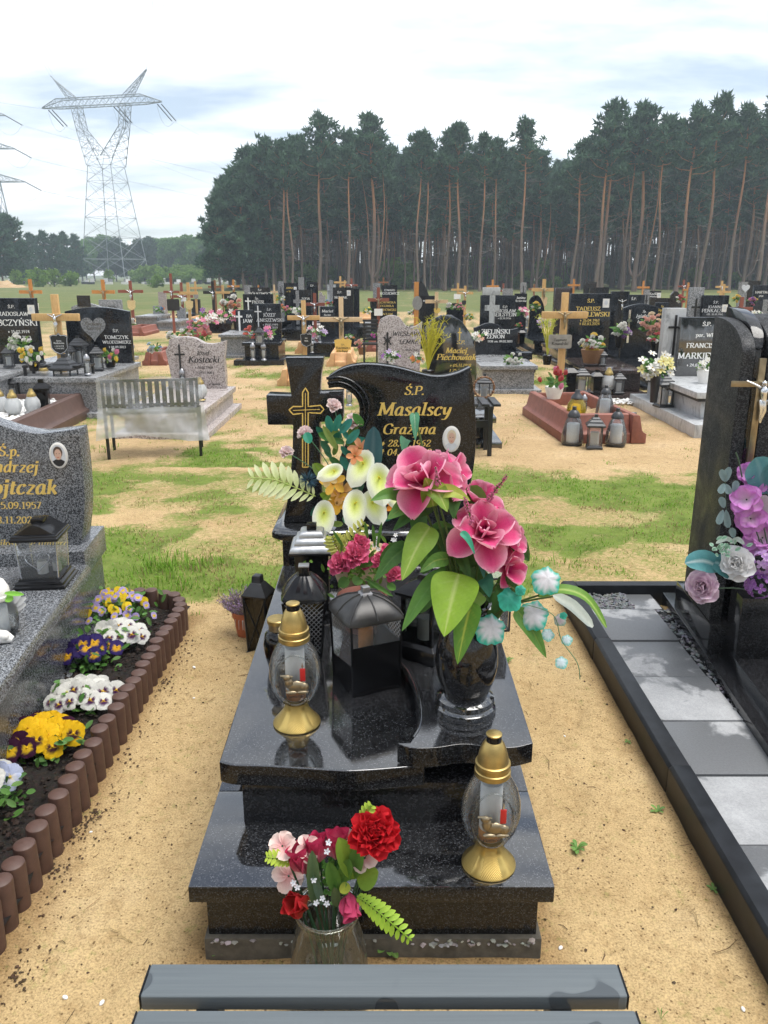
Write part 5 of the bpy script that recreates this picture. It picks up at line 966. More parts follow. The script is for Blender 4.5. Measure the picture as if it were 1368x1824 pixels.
# ---- lilac bouquet in the granite block on the right
RY = 3.07
rb = thing('flower_bouquet', 'lilac and white artificial bouquet with teal leaves before the tall black monument', 'bouquet', (1.62, RY, 0.44))
def Rp(px, py, d=0.0): return at(px, py, RY+d)
kR = RY*1.05/FPX
c = Rp(1312, 1003, -.05); part(rb, 'blossom', lambda mb: rose(mb, c, cam_dir(c, 0.1)+Vector((-0.2, 0, 0)), 30*kR, (0.80, 0.74, 0.66), (0.88, 0.87, 0.86), (0.9, 0.9, 0.9), 6, 0.05))
c = Rp(1251, 1045, -.04); part(rb, 'blossom', lambda mb: rose(mb, c, cam_dir(c, 0.1)+Vector((-0.35, 0, 0)), 29*kR, (0.45, 0.18, 0.34), (0.70, 0.48, 0.62), (0.82, 0.68, 0.74), 6, 0.05))
for (px, py, r, n) in ((1334, 843, 19, 6), (1330, 890, 28, 6), (1337, 924, 27, 6), (1358, 958, 32, 8), (1345, 868, 18, 5), (1385, 920, 30, 6), (1385, 860, 26, 6)):
    c = Rp(px, py, RF.uniform(-.06, .04)); part(rb, 'blossom', lambda mb: [ring(mb, c, cam_dir(c, 0.2)+Vector((RF.uniform(-.5, .2), 0, 0)), n, 0.003, r*kR*1.05, r*kR*0.95, e_, RF.uniform(0, 3), 0.15, cup=0.25, curl=-0.15, c0=(0.80, 0.66, 0.74), c1=(0.70, 0.34, 0.68), edge=(0.60, 0.20, 0.60), a=0.6, b=0.28, ruf=0.05) for e_ in (0.15, 0.8)])
for (px, py, r, c0, c1) in ((1362, 1000, 20, (0.5, 0.25, 0.62), (0.70, 0.48, 0.76)), (1352, 1042, 22, (0.24, 0.06, 0.36), (0.46, 0.2, 0.58)), (1385, 1020, 24, (0.4, 0.16, 0.52), (0.62, 0.4, 0.7))):
    c = Rp(px, py, -.03); part(rb, 'blossom', lambda mb: floret_ball(mb, c, r*kR, 26, 9.5*kR, c0, c1))
for (b0, t0, wpx, cs, vn) in (((1285, 1012), (1220, 1003), 40, [(0.04, 0.18, 0.20), (0.12, 0.34, 0.36)], (0.5, 0.62, 0.62)), ((1265, 1000), (1310, 1030), 36, [(0.04, 0.16, 0.17), (0.08, 0.26, 0.27)], (0.3, 0.45, 0.45)), ((1360, 880), (1346, 815), 52, [(0.08, 0.25, 0.28), (0.14, 0.35, 0.38)], (0.2, 0.4, 0.42)), ((1385, 890), (1378, 820), 50, [(0.08, 0.25, 0.28), (0.14, 0.35, 0.38)], None), ((1355, 925), (1364, 882), 30, [(0.62, 0.56, 0.60), (0.72, 0.70, 0.72)], None), ((1310, 968), (1275, 968), 9, [(0.5, 0.6, 0.52), (0.6, 0.68, 0.6)], None), ((1300, 968), (1326, 970), 9, [(0.5, 0.6, 0.52), (0.6, 0.68, 0.6)], None)):
    A, B = Rp(*b0), Rp(*t0, -.05); part(rb, 'leaf', lambda mb: cleaf(mb, A, B, wpx*kR, cs[0], cs[1], vn, sag=0.02, hint=cam_dir(A, 0.2), fold=0.15, nu=8, nv=10), 'leaf')
for (px, py, dx, dy) in ((1291, 858, -6, -22), (1293, 858, 6, -26), (1290, 861, -8, 18), (1293, 862, 7, 18), (1290, 905, -6, -20), (1288, 908, -9, 26), (1293, 908, 4, 32), (1308, 878, 4, -22), (1312, 878, 8, -6), (1307, 958, -4, -18), (1318, 905, 0, -20)):
    A, B = Rp(px, py, -.02), Rp(px+dx, py+dy, -.03); part(rb, 'leaf', lambda mb: cleaf(mb, A, B, 12*kR, (0.20, 0.30, 0.31), (0.28, 0.38, 0.39), None, hint=cam_dir(A, 0), b=0.4, nu=4, nv=5), 'leaf')
part(rb, 'stem', lambda mb: (stems(mb, (1.62, RY, 0.40), [Rp(1312, 1010), Rp(1252, 1050), Rp(1330, 900), Rp(1336, 850), Rp(1355, 960)], 0.003, (0.1, 0.16, 0.1)), mb.tube([Rp(1320, 985), Rp(1296, 930), Rp(1292, 880), Rp(1291, 840)], 0.0015, 4), mb.tube([Rp(1322, 850), Rp(1316, 820), Rp(1311, 806)], 0.003, 5)), 'leaf')
part(rb, 'filler', lambda mb: [cleaf(mb, A, A+Vector((RF.uniform(-.02, .02), -.01, RF.uniform(-.02, .02))), 0.016, (0.10, 0.36, 0.18), (0.55, 0.68, 0.58), None, hint=TOCAM, a=0.5, b=0.4, nu=2, nv=3) for A in [Rp(RF.gauss(1292, 14), RF.gauss(974, 7), -.05) for _ in range(34)]], 'leaf')['kind'] = 'stuff'

# ---- pansies
def pansy_mesh(nm, col, blotch, eye, edge=None):
    mb = MB()
    for (ph, L, W, z) in ((1.95, 0.034, 0.040, 0.0), (1.19, 0.034, 0.040, 0.001), (3.3, 0.030, 0.036, 0.003), (-0.16, 0.030, 0.036, 0.004), (-PI/2, 0.034, 0.050, 0.006)):
        d = Vector((math.cos(ph), math.sin(ph), 0.12)); i0 = len(mb.v); petal(mb, (0, 0, z), d, (0, 0, 1), L, W, -0.05, -0.12, col, col, edge or col, 0.5, 0.25, 6, 6, 0.05)
        for k in range(i0, len(mb.v)):
            r_ = math.hypot(mb.v[k][0], mb.v[k][1])/L; low = ph > 3 or ph < 0
            if low and blotch and r_ < 0.62: mb.c[k] = lerp(blotch, col, sstep(0.42, 0.62, r_+0.05*math.sin(k*2.1)))
            if r_ < 0.14: mb.c[k] = eye
    mb.col = eye; mb.lathe([(0.004, 0.004), (0.003, 0.009), (0.0004, 0.011)], 6, capt=False)
    return mb.mesh(nm, 'petal', 80)
VIO = (0.022, 0.008, 0.060)
PM = {'white': pansy_mesh('pansy_white', (0.78, 0.77, 0.72), (0.07, 0.015, 0.08), (0.78, 0.5, 0.04)), 'purple': pansy_mesh('pansy_purple', (0.035, 0.022, 0.13), (0.7, 0.38, 0.02), (0.75, 0.45, 0.03), (0.025, 0.012, 0.09)), 'deep': pansy_mesh('pansy_deep', (0.024, 0.013, 0.085), None, (0.6, 0.35, 0.03)), 'plain': pansy_mesh('pansy_plain', (0.76, 0.75, 0.70), None, (0.6, 0.6, 0.2)),
      'yellow': pansy_mesh('pansy_yellow', (0.80, 0.50, 0.012), (0.05, 0.012, 0.02), (0.8, 0.5, 0.02)), 'gold': pansy_mesh('pansy_gold', (0.82, 0.52, 0.015), None, (0.7, 0.4, 0.02)), 'wine': pansy_mesh('pansy_wine', (0.05, 0.010, 0.035), (0.78, 0.5, 0.02), (0.8, 0.5, 0.02)), 'viola': pansy_mesh('viola', (0.42, 0.34, 0.62), (0.8, 0.58, 0.03), (0.8, 0.6, 0.03)), 'violay': pansy_mesh('viola_yellow', (0.80, 0.60, 0.03), None, (0.7, 0.4, 0.03)), 'pale': pansy_mesh('pansy_pale', (0.55, 0.60, 0.78), (0.7, 0.7, 0.75), (0.7, 0.5, 0.1))}
def pansies(label, px, py, kinds, n, sx_, sy_, h, sc=1.0, leafn=60):
    c = gp(px, py, 0.055); t_ = thing('pansy_plant', label, 'flowers', (c.x, c.y, 0.055), 0, 'pansies planted in the bed')
    q = MB()
    for _ in range(leafn*2):
        A = Vector((RF.gauss(0, sx_*1.0), RF.gauss(0, sy_*1.0), RF.uniform(0, h*0.75))); d = Vector((RF.uniform(-1, 1), RF.uniform(-1, .6), RF.uniform(0.0, 0.8))).normalized()*RF.uniform(0.025, 0.05)
        cleaf(q, A, A+d, 0.02, jit(MGRN[0], 0.3, RF), jit((0.10, 0.21, 0.05), 0.3, RF), None, hint=(0, -0.5, 0.9), nu=3, nv=4)
    q.build('foliage', 'leaf', t_, smooth=60)['kind'] = 'stuff'
    q = MB(); spots = []
    for i in range(n):
        for _ in range(20):
            x, y = RF.gauss(0, sx_), RF.gauss(0, sy_)
            if all(math.hypot(x-a, y-b_) > 0.026*sc for a, b_ in spots): break
        spots.append((x, y)); z = h*(1-0.35*(abs(x)/(2.2*sx_)+abs(y)/(2.2*sy_)))*RF.uniform(0.85, 1.1)
        d = Vector((RF.uniform(-.35, .35)+x*3, -0.85+RF.uniform(-.35, .35), 0.75+RF.uniform(-.3, .2))).normalized()
        o = inst('blossom', PM[RF.choice(kinds)], t_, (x, y, z)); o.rotation_euler = (d.to_track_quat('Z', 'Y') @ Matrix.Rotation(RF.uniform(-.4, .4), 3, 'Z').to_quaternion()).to_euler(); o.scale = (sc*RF.uniform(1.0, 1.3),)*3
        q.col = (0.08, 0.17, 0.05); q.tube([(x*0.6, y*0.6, 0), (x*0.9, y*0.9+0.01, z*0.7), (x-d.x*0.003, y-d.y*0.003, z-d.z*0.003)], 0.0014, 4)
    q.build('stem', 'leaf', t_, smooth=60)
pansies('leggy plant of small yellow and mauve violas at the far end of the bed', 212, 1108, ['viola', 'violay', 'violay', 'viola', 'viola'], 56, 0.075, 0.075, 0.17, 0.52, 110)
pansies('white pansies with dark faces behind the purple ones', 213, 1150, ['white', 'white', 'white', 'plain'], 12, 0.045, 0.03, 0.115, 1.0, 40)
pansies('clump of dark purple pansies with yellow eyes', 163, 1186, ['purple', 'purple', 'deep'], 22, 0.055, 0.045, 0.115, 1.0, 70)
pansies('clump of white pansies with dark faces in the middle of the bed', 148, 1258, ['white', 'white', 'white', 'white', 'plain'], 22, 0.055, 0.04, 0.10, 1.0, 60)
pansies('clump of golden yellow and wine coloured pansies', 72, 1340, ['yellow', 'yellow', 'wine', 'gold', 'wine'], 24, 0.06, 0.045, 0.11, 1.05, 80)
pansies('sparse pale blue pansy at the left edge of the picture', -4, 1435, ['pale', 'plain', 'pale'], 7, 0.035, 0.045, 0.10, 1.0, 50)

# ---- heather in a clay pot, weeds
q = gp(437, 1133); hp = thing('heather_pot', 'dry lilac heather in a terracotta pot on the sand left of the black grave', 'flower pot', (q.x, q.y+0.04, -0.01))
MB().lathe([(0.045, 0), (0.060, 0.10), (0.066, 0.10), (0.068, 0.128), (0.062, 0.13), (0.055, 0.11)], 24).build('pot', 'terracotta', hp, smooth=40)
mb = MB()
for i in range(230):
    a = RF.uniform(0, 2*PI); f = RF.random()**0.6; L = RF.uniform(0.09, 0.15); o = Vector((0.035*math.cos(a)*f, 0.035*math.sin(a)*f, 0.10)); d = Vector((math.cos(a)*f*0.75-0.25, math.sin(a)*f*0.6-0.1, 0.9)).normalized(); c = RF.choice(((0.30, 0.20, 0.38), (0.38, 0.28, 0.44), (0.26, 0.17, 0.30), (0.36, 0.32, 0.28)))
    mb.col = (0.30, 0.25, 0.2); mb.tube([o, o+d*L], [0.0016, 0.0008], 3, False)
    for k in range(7):
        mb.col = jit(c, 0.3, RF); p = o+d*L*(0.4+0.6*RF.random()); s_ = Vector((RF.gauss(0, 1), RF.gauss(0, 1), RF.gauss(0.6, 1))).normalized()*0.008; mb.tube([p, p+s_], [0.0022, 0.0008], 3, False)
for i in range(9):
    a = RF.uniform(-2.6, -0.6); mb.col = (0.5, 0.46, 0.42); o = Vector((0.05*math.cos(a), 0.05*math.sin(a), 0.12)); mb.tube([o, o+Vector((0.02*math.cos(a), 0.02*math.sin(a), -0.02)), o+Vector((0.022*math.cos(a), 0.022*math.sin(a), -RF.uniform(.03, .07)))], [0.002, 0.002, 0.001], 3, False)
mb.build('heather', 'matte_col', hp, smooth=0)['kind'] = 'stuff'
def weed(px, py, s_, label, n=7, thin=False):
    c = gp(px, py); t_ = thing('weed', label, 'weed', (c.x, c.y, gz(c.x, c.y)-0.003), 0, 'weeds growing in the sand')
    for i in range(n):
        a = 2*PI*i/n+RF.uniform(-.3, .3); L = s_*RF.uniform(0.7, 1.1); q = MB(); up = RF.uniform(0.25, 0.8) if not thin else RF.uniform(1.5, 3)
        d = Vector((math.cos(a), math.sin(a), up)).normalized()*L; cleaf(q, (0, 0, 0.003), d, L*(0.35 if not thin else 0.07), jit((0.10, 0.22, 0.04), 0.2, RF), jit((0.14, 0.27, 0.06), 0.2, RF), (0.2, 0.32, 0.1), sag=L*0.15, hint=(0, 0, 1), a=0.9, b=0.4, nu=4, nv=5); q.build('leaf', 'leaf', t_, smooth=60)
weed(388, 1704, 0.03, 'small leafy weed at the front left corner of the black grave'); weed(690, 1700, 0.055, 'broad leafy weed beside the glass jar', 9); weed(825, 1700, 0.07, 'thin grassy weed against the concrete foundation', 6, True); weed(1172, 1440, 0.028, 'leafy weed halfway along the black kerb', 6); weed(1028, 1510, 0.035, 'low weed on the sand right of the grave base', 8); weed(1272, 1578, 0.024, 'tiny leafy weed at the foot of the near kerb', 5); weed(905, 1180, 0.03, 'small weed right of the granite vase', 7); weed(155, 1418, 0.022, 'seedling at the foot of the palisade', 5); weed(1118, 1316, 0.02, 'seedling by the middle of the kerb', 5); weed(1178, 1812, 0.03, 'small weed at the right end of the bench', 6, True)
# ------------------------------------------------------------------ grave lanterns
LM = {}
def lm(key, fn, mat, smooth=40, bevel=0.0):
    if key not in LM:
        mb = MB(); fn(mb); LM[key] = mb.mesh(key.split('/')[-1], mat, smooth, bevel)
    return LM[key]
def sq(mb, prof): mb.lathe([(r*1.4142, z) for r, z in prof], 4, ph=PI/4)
KINDS = {
 # flared glass with dark dome cap (unit height)
 'dome': [('cap', 'dark_cap', lambda m_: m_.lathe([(0.15, 0.72), (0.165, 0.735), (0.165, 0.76), (0.14, 0.83), (0.085, 0.90), (0.055, 0.91), (0.055, 0.99), (0.045, 1.0)], 18)),
          ('glass', 'clear_glass', lambda m_: m_.lathe([(0.27, 0.05), (0.29, 0.10), (0.27, 0.35), (0.205, 0.60), (0.145, 0.73)], 20, capb=False, capt=False)),
          ('base', 'dark_cap', lambda m_: m_.lathe([(0.26, 0), (0.27, 0.05), (0.22, 0.07)], 18)), ('candle', 'candle_sleeve', lambda m_: m_.lathe([(0.16, 0.06), (0.16, 0.55), (0.14, 0.57)], 14))],
 'globe': [('cap', 'gold_metal', lambda m_: m_.lathe([(0.17, 0.70), (0.18, 0.74), (0.14, 0.84), (0.08, 0.92), (0.07, 0.99), (0.04, 1.0)], 18)),
           ('glass', 'frosted_glass', lambda m_: m_.lathe([(0.10, 0.06), (0.24, 0.18), (0.30, 0.36), (0.27, 0.54), (0.17, 0.70)], 20, capb=False, capt=False)),
           ('base', 'gold_metal', lambda m_: m_.lathe([(0.22, 0), (0.21, 0.03), (0.11, 0.10)], 18)), ('candle', 'candle_sleeve', lambda m_: m_.lathe([(0.11, 0.1), (0.11, 0.55)], 14))],
 # square pagoda-roofed lantern
 'house': [('roof', 'dark_cap', lambda m_: (sq(m_, [(0.24, 0.64), (0.27, 0.66), (0.27, 0.70), (0.21, 0.76), (0.20, 0.76), (0.19, 0.80), (0.13, 0.85), (0.12, 0.88), (0.07, 0.92)]), sq(m_, [(0.05, 0.915), (0.05, 1.0)]))),
           ('glass', 'clear_glass', lambda m_: sq(m_, [(0.185, 0.09), (0.205, 0.65)])),
           ('base', 'dark_cap', lambda m_: sq(m_, [(0.23, 0), (0.23, 0.05), (0.20, 0.09)])), *[('post', 'dark_cap', lambda m_, x=x, y=y: m_.box(x*0.192-0.014, x*0.192+0.014, y*0.192-0.014, y*0.192+0.014, 0.085, 0.65)) for x in (-1, 1) for y in (-1, 1)],
           ('candle', 'candle_sleeve', lambda m_: m_.lathe([(0.13, 0.09), (0.13, 0.48)], 12))],
 'black': [('roof', 'black_plastic', lambda m_: sq(m_, [(0.20, 0.68), (0.25, 0.70), (0.25, 0.74), (0.12, 0.88), (0.08, 0.90), (0.08, 1.0)])),
           ('body', 'black_plastic', lambda m_: sq(m_, [(0.20, 0), (0.20, 0.04), (0.17, 0.06), (0.19, 0.69)])), ('pane', 'dark_glass', lambda m_: m_.box(-0.12, 0.12, -0.2, -0.195, 0.12, 0.62))],
 # slim capsule with silver cap
 'slim': [('cap', 'pewter', lambda m_: m_.lathe([(0.15, 0.70), (0.16, 0.73), (0.14, 0.84), (0.09, 0.92), (0.05, 0.98), (0.02, 1.0)], 16)), ('glass', 'clear_glass', lambda m_: m_.lathe([(0.10, 0.10), (0.15, 0.22), (0.155, 0.5), (0.13, 0.71)], 16, capb=False, capt=False)),
          ('base', 'pewter', lambda m_: m_.lathe([(0.17, 0), (0.16, 0.05), (0.09, 0.11)], 16)), ('candle', 'candle_sleeve', lambda m_: m_.lathe([(0.08, 0.1), (0.08, 0.55)], 12))],
 'yellow': [('cap', 'dark_cap', lambda m_: m_.lathe([(0.17, 0.72), (0.19, 0.75), (0.15, 0.83), (0.08, 0.9), (0.07, 0.99), (0.04, 1.0)], 16)), ('glass', 'yellow_glass', lambda m_: m_.lathe([(0.16, 0.04), (0.24, 0.15), (0.29, 0.38), (0.26, 0.58), (0.17, 0.72)], 18, capb=False, capt=False)), ('base', 'dark_cap', lambda m_: m_.lathe([(0.18, 0), (0.17, 0.05)], 16))],
}
def lantern(kind, label, loc, H, rz=0.0, group=None):
    t_ = thing('grave_lantern', label, 'lantern', loc, rz, group, H)
    for i_, (nm, mat, fn) in enumerate(KINDS[kind]): inst(nm, lm(kind+str(i_)+'/'+nm, fn, mat, 40 if kind not in ('house', 'black') else 30), t_)
    return t_
# ---- the two large glass lanterns with golden caps and a lamb emblem
def gold_lantern(label, loc, rz):
    t_ = thing('grave_lantern', label, 'lantern', loc, rz, 'gold capped glass lanterns')
    inst('foot', lm('gold/foot', lambda m_: m_.lathe([(0.066, 0), (0.069, 0.004), (0.068, 0.008), (0.054, 0.024), (0.040, 0.043), (0.031, 0.062), (0.034, 0.072)], 40), 'gold_foot', 50), t_)
    inst('glass_body', lm('gold/glass_body', lambda m_: m_.lathe([(0.028, 0.060), (0.049, 0.078), (0.066, 0.108), (0.0745, 0.150), (0.073, 0.188), (0.064, 0.223), (0.050, 0.250), (0.0385, 0.268)], 40, capb=True, capt=False, sy=0.72), 'cast_glass', 60), t_)
    mb_ = lm('gold/emblem_ring', lambda m_: m_.tube([(0.050*math.sin(a), -0.050+0.012*math.sin(a)**2+0.010*abs(math.cos(a))**3, 0.158+0.078*math.cos(a)) for a in [2*PI*i/36 for i in range(37)]], 0.0022, 6), 'cast_glass', 60); inst('ring', mb_, t_)
    inst('candle', lm('gold/candle', lambda m_: m_.lathe([(0.027, 0.082), (0.028, 0.09), (0.028, 0.245)], 20), 'candle_sleeve'), t_); inst('wax', lm('gold/wax', lambda m_: m_.lathe([(0.0285, 0.0845), (0.0288, 0.112), (0.027, 0.115)], 20), 'amber_wax'), t_)
    inst('collar', lm('gold/collar', lambda m_: m_.lathe([(0.040, 0.262), (0.0445, 0.266), (0.0445, 0.279), (0.042, 0.281), (0.042, 0.291), (0.0435, 0.293), (0.043, 0.300), (0.039, 0.302)], 32), 'gold_metal'), t_)
    inst('dome', lm('gold/dome', lambda m_: m_.lathe([(0.039, 0.300), (0.0375, 0.312), (0.033, 0.332), (0.027, 0.348), (0.022, 0.356), (0.020, 0.358)], 32), 'gold_metal'), t_)
    inst('knob', lm('gold/knob', lambda m_: m_.lathe([(0.0185, 0.357), (0.0185, 0.374)], 24), 'black_plastic'), t_); inst('knob_top', lm('gold/knob_top', lambda m_: m_.lathe([(0.0195, 0.374), (0.0195, 0.377), (0.016, 0.379)], 24), 'gold_metal'), t_)
    def lamb(m_):
        y = -0.056; E_ = lambda cx, cz, ax, az, yy=0: m_.lathe([(0.0005, -1), (0.7, -0.7), (1, 0), (0.7, 0.7), (0.0005, 1)], 10, (0, 0, 0), Matrix.Translation((cx, y-yy, cz)) @ Matrix.Diagonal((ax, 0.005, az, 1)))
        E_(0.004, 0.150, 0.020, 0.0115); E_(-0.011, 0.158, 0.009, 0.012, 0.001); E_(-0.014, 0.169, 0.0085, 0.007, 0.002); E_(0.017, 0.148, 0.010, 0.010, 0.001); E_(-0.006, 0.139, 0.012, 0.004, 0.002); E_(0.014, 0.139, 0.012, 0.004, 0.002); m_.tube([(-0.026, y, 0.172), (-0.014, y-.003, 0.174), (-0.004, y, 0.170)], 0.0022, 5)
    EM = dict(loc=(0, 0.029, -0.077), scale=1.5)
    inst('lamb_emblem', lm('gold/lamb_emblem', lamb, 'bronze', 60), t_, **EM); inst('banner', lm('gold/banner', lambda m_: letters(m_, 'Pamiętaj'.replace('ę', 'e'), 0.006, lambda a, b_, l: (a-0.001, -0.0585-l, 0.1275+b_+a*0.08), 0.2, 1.7), 'black_letter', 0), t_, **EM)
    inst('red_candle', lm('gold/red_candle', lambda m_: m_.box(0.010, 0.020, -0.0575, -0.0545, 0.160, 0.186), 'red_wax', 30, 0.001), t_, **EM); inst('flame', lm('gold/flame', lambda m_: m_.lathe([(0.0005, 0.186), (0.0022, 0.190), (0.0004, 0.198)], 6, (0.015, -0.056, 0)), 'silver_metal'), t_, **EM)
m, t, b = nodes_of('gold_foot'); v = objco(t); c_ = nd(t, 'ShaderNodeTexCoord').outputs['Object']
se = nd(t, 'ShaderNodeSeparateXYZ'); t.links.new(c_, se.inputs[0]); an = nd(t, 'ShaderNodeMath', operation='ARCTAN2'); t.links.new(se.outputs[1], an.inputs[0]); t.links.new(se.outputs[0], an.inputs[1])
def fm(op, a_, b_): 
    q = nd(t, 'ShaderNodeMath', operation=op)
    for i, v_ in enumerate((a_, b_)):
        if isinstance(v_, (int, float)): q.inputs[i].default_value = v_
        else: t.links.new(v_, q.inputs[i])
    return q.outputs[0]
s1 = fm('SINE', fm('MULTIPLY', an.outputs[0], 84), 0); s2 = fm('SINE', fm('MULTIPLY', se.outputs[2], 1150), 0); dots = fm('MULTIPLY', s1, s2); msk = fm('GREATER_THAN', fm('SINE', fm('MULTIPLY', fm('ADD', an.outputs[0], 1.9), 5), 0), -0.55)
b.inputs['Base Color'].default_value = (0.66, 0.47, 0.15, 1); b.inputs['Metallic'].default_value = 0.9; b.inputs['Roughness'].default_value = 0.3
bump(t, b, fm('MULTIPLY', dots, msk), 0.6, 0.0012)
q = gp(529, 1287, 0.4375); gold_lantern('gold capped glass lantern with lamb emblem on the cover slab, front left', (q.x, q.y, 0.4375), 0.08)
q = gp(870, 1538, 0.25); gold_lantern('gold capped glass lantern and lamb emblem on the lower step, front right', (q.x, q.y, 0.25), 0.0)

# ---- black lantern with domed dusty roof and solid lower panels
q = gp(652, 1212, 0.4375); ht = thing('grave_lantern', 'black lantern with dusty domed roof and solid lower panels on the cover slab', 'lantern', (q.x, q.y, 0.4375), rad(24))
mb = MB(); mb.taper((0.074, 0.081), 0.004, (0.084, 0.09), 0.235); mb.build('glass', 'clear_glass', ht)
MB().box(-0.08, 0.08, -0.087, 0.087, 0.0, 0.012).build('base', 'black_plastic', ht, bevel=0.002)
for nm, pts in (('front_panel', [(-0.078, -0.085, 0.0), (0.078, -0.085, 0.0), (0.081, -0.0885, 0.165), (-0.081, -0.0885, 0.165)]), ('right_panel', [(0.078, -0.085, 0), (0.078, 0.085, 0), (0.081, 0.0885, 0.165), (0.081, -0.0885, 0.165)]), ('left_panel', [(-0.078, -0.085, 0), (-0.078, 0.085, 0), (-0.0795, 0.087, 0.075), (-0.0795, -0.087, 0.10)])):
    mb = MB(); mb.add(pts+[tuple(Vector(p)*Vector((0.96, 0.96, 1)) if False else (p[0]*0.96, p[1]*0.96, p[2])) for p in pts], [(0, 1, 2, 3), (7, 6, 5, 4), (0, 4, 5, 1), (1, 5, 6, 2), (2, 6, 7, 3), (3, 7, 4, 0)]); mb.build(nm, 'black_plastic', ht, smooth=0)
for sx_ in (-1, 1):
    for sy_ in (-1, 1): MB().tube([(sx_*0.078, sy_*0.085, 0.0), (sx_*0.084, sy_*0.091, 0.237)], 0.004, 5).build('post', 'black_plastic', ht)
mb = MB(); mb.lathe([(0.024, 0.10), (0.024, 0.185), (0.006, 0.20), (0.0005, 0.225)], 14); mb.build('candle', 'amber_wax', ht)
def sqdome(m_, rows, n=32, cap=1.3):
    vs = []
    for r_, z in rows:
        for i in range(n):
            a = 2*PI*i/n+PI/4; k = min(cap, 1/max(abs(math.cos(a)), abs(math.sin(a)))); vs.append((r_*k*math.cos(a), r_*k*math.sin(a), z))
    m_.add(vs, [(j*n+i, j*n+(i+1) % n, (j+1)*n+(i+1) % n, (j+1)*n+i) for j in range(len(rows)-1) for i in range(n)]+[tuple(range(n-1, -1, -1)), tuple(range((len(rows)-1)*n, len(rows)*n))])
ROWS = [(0.094, 0.234), (0.098, 0.238), (0.097, 0.247), (0.088, 0.261), (0.070, 0.279), (0.047, 0.293), (0.022, 0.301), (0.004, 0.302)]
mb = MB(); sqdome(mb, ROWS); rf_ = mb.build('roof', 'dusty_roof', ht, smooth=35)
for i in range(8):
    a = PI/4+2*PI*i/8; k = min(1.3, 1/max(abs(math.cos(a)), abs(math.sin(a)))); MB().tube([(r_*k*math.cos(a), r_*k*math.sin(a), z+0.001) for r_, z in ROWS[2:]], 0.0026, 5).build('rib', 'dusty_roof', rf_)
mb = MB(); mb.taper((0.022, 0.022), 0.296, (0.016, 0.016), 0.308); mb.box(-0.012, 0.012, -0.012, 0.012, 0.308, 0.326); mb.build('finial', 'pewter', rf_, bevel=0.002)
# ---- black lantern with wire lattice and fluted roof
q = gp(546, 1168, 0.4375); lt = thing('grave_lantern', 'glossy black lantern with diamond lattice and fluted roof behind the gold capped one', 'lantern', (q.x, q.y, 0.4375), 0.05)
mb = MB(); sq(mb, [(0.050, 0.012), (0.066, 0.22)]); mb.build('inner_body', 'dark_glass', lt)
mb = MB(); sq(mb, [(0.056, 0), (0.056, 0.012), (0.05, 0.016)]); mb.build('base', 'black_plastic', lt)
lat = MB()
def face_pt(k, u, v_):
    h = 0.0515+(0.0685-0.0515)*v_; p = Vector((u*h, -h, 0.012+0.21*v_)); return Matrix.Rotation(k*PI/2, 3, 'Z') @ p
for k in range(4):
    for i in range(-7, 8):
        for sg in (1, -1):
            P = []
            for j in range(13):
                v_ = j/12; u = i/4+sg*(v_-0.5)*3.0
                if -1 <= u <= 1: P.append(face_pt(k, u, v_))
            if len(P) > 1: lat.tube(P, 0.0012, 4, False)
lat.build('lattice', 'pewter', lt, smooth=0)['kind'] = 'stuff'
for k in range(4): MB().tube([face_pt(k, 1, 0), face_pt(k, 1, 0.5), face_pt(k, 1, 1)], 0.005, 6).build('post', 'black_plastic', lt)
c_h = MB(); P = [(0.028*(16*math.sin(a)**3)/16, -0.072, 0.075+0.026*(13*math.cos(a)-5*math.cos(2*a)-2*math.cos(3*a)-math.cos(4*a))/16) for a in [2*PI*i/36 for i in range(37)]]; c_h.tube(P, 0.005, 6); c_h.build('heart', 'black_plastic', lt)
def flute(m_):
    n = 32; rows = [(0.072, 0.222), (0.076, 0.228), (0.074, 0.238), (0.058, 0.262), (0.040, 0.285), (0.024, 0.30)]; vs = []
    for j, (r_, z) in enumerate(rows):
        for i in range(n):
            a = 2*PI*i/n; k = 1/max(abs(math.cos(a)), abs(math.sin(a))); k = min(k, 1.28); f = 1+(0.045*math.cos(a*16) if j > 1 else 0); vs.append((r_*k*f*math.cos(a), r_*k*f*math.sin(a), z))
    m_.add(vs, [(j*n+i, j*n+(i+1) % n, (j+1)*n+(i+1) % n, (j+1)*n+i) for j in range(len(rows)-1) for i in range(n)]+[tuple(range(n-1, -1, -1)), tuple(range((len(rows)-1)*n, len(rows)*n))])
mb = MB(); flute(mb); mb.build('roof', 'black_plastic', lt, smooth=30)
MB().box(-0.016, 0.016, -0.016, 0.016, 0.298, 0.328).build('chimney', 'black_plastic', lt, bevel=0.002); MB().box(-0.0175, 0.0175, -0.0175, 0.0175, 0.328, 0.333).build('chimney_cap', 'pewter', lt, bevel=0.001)
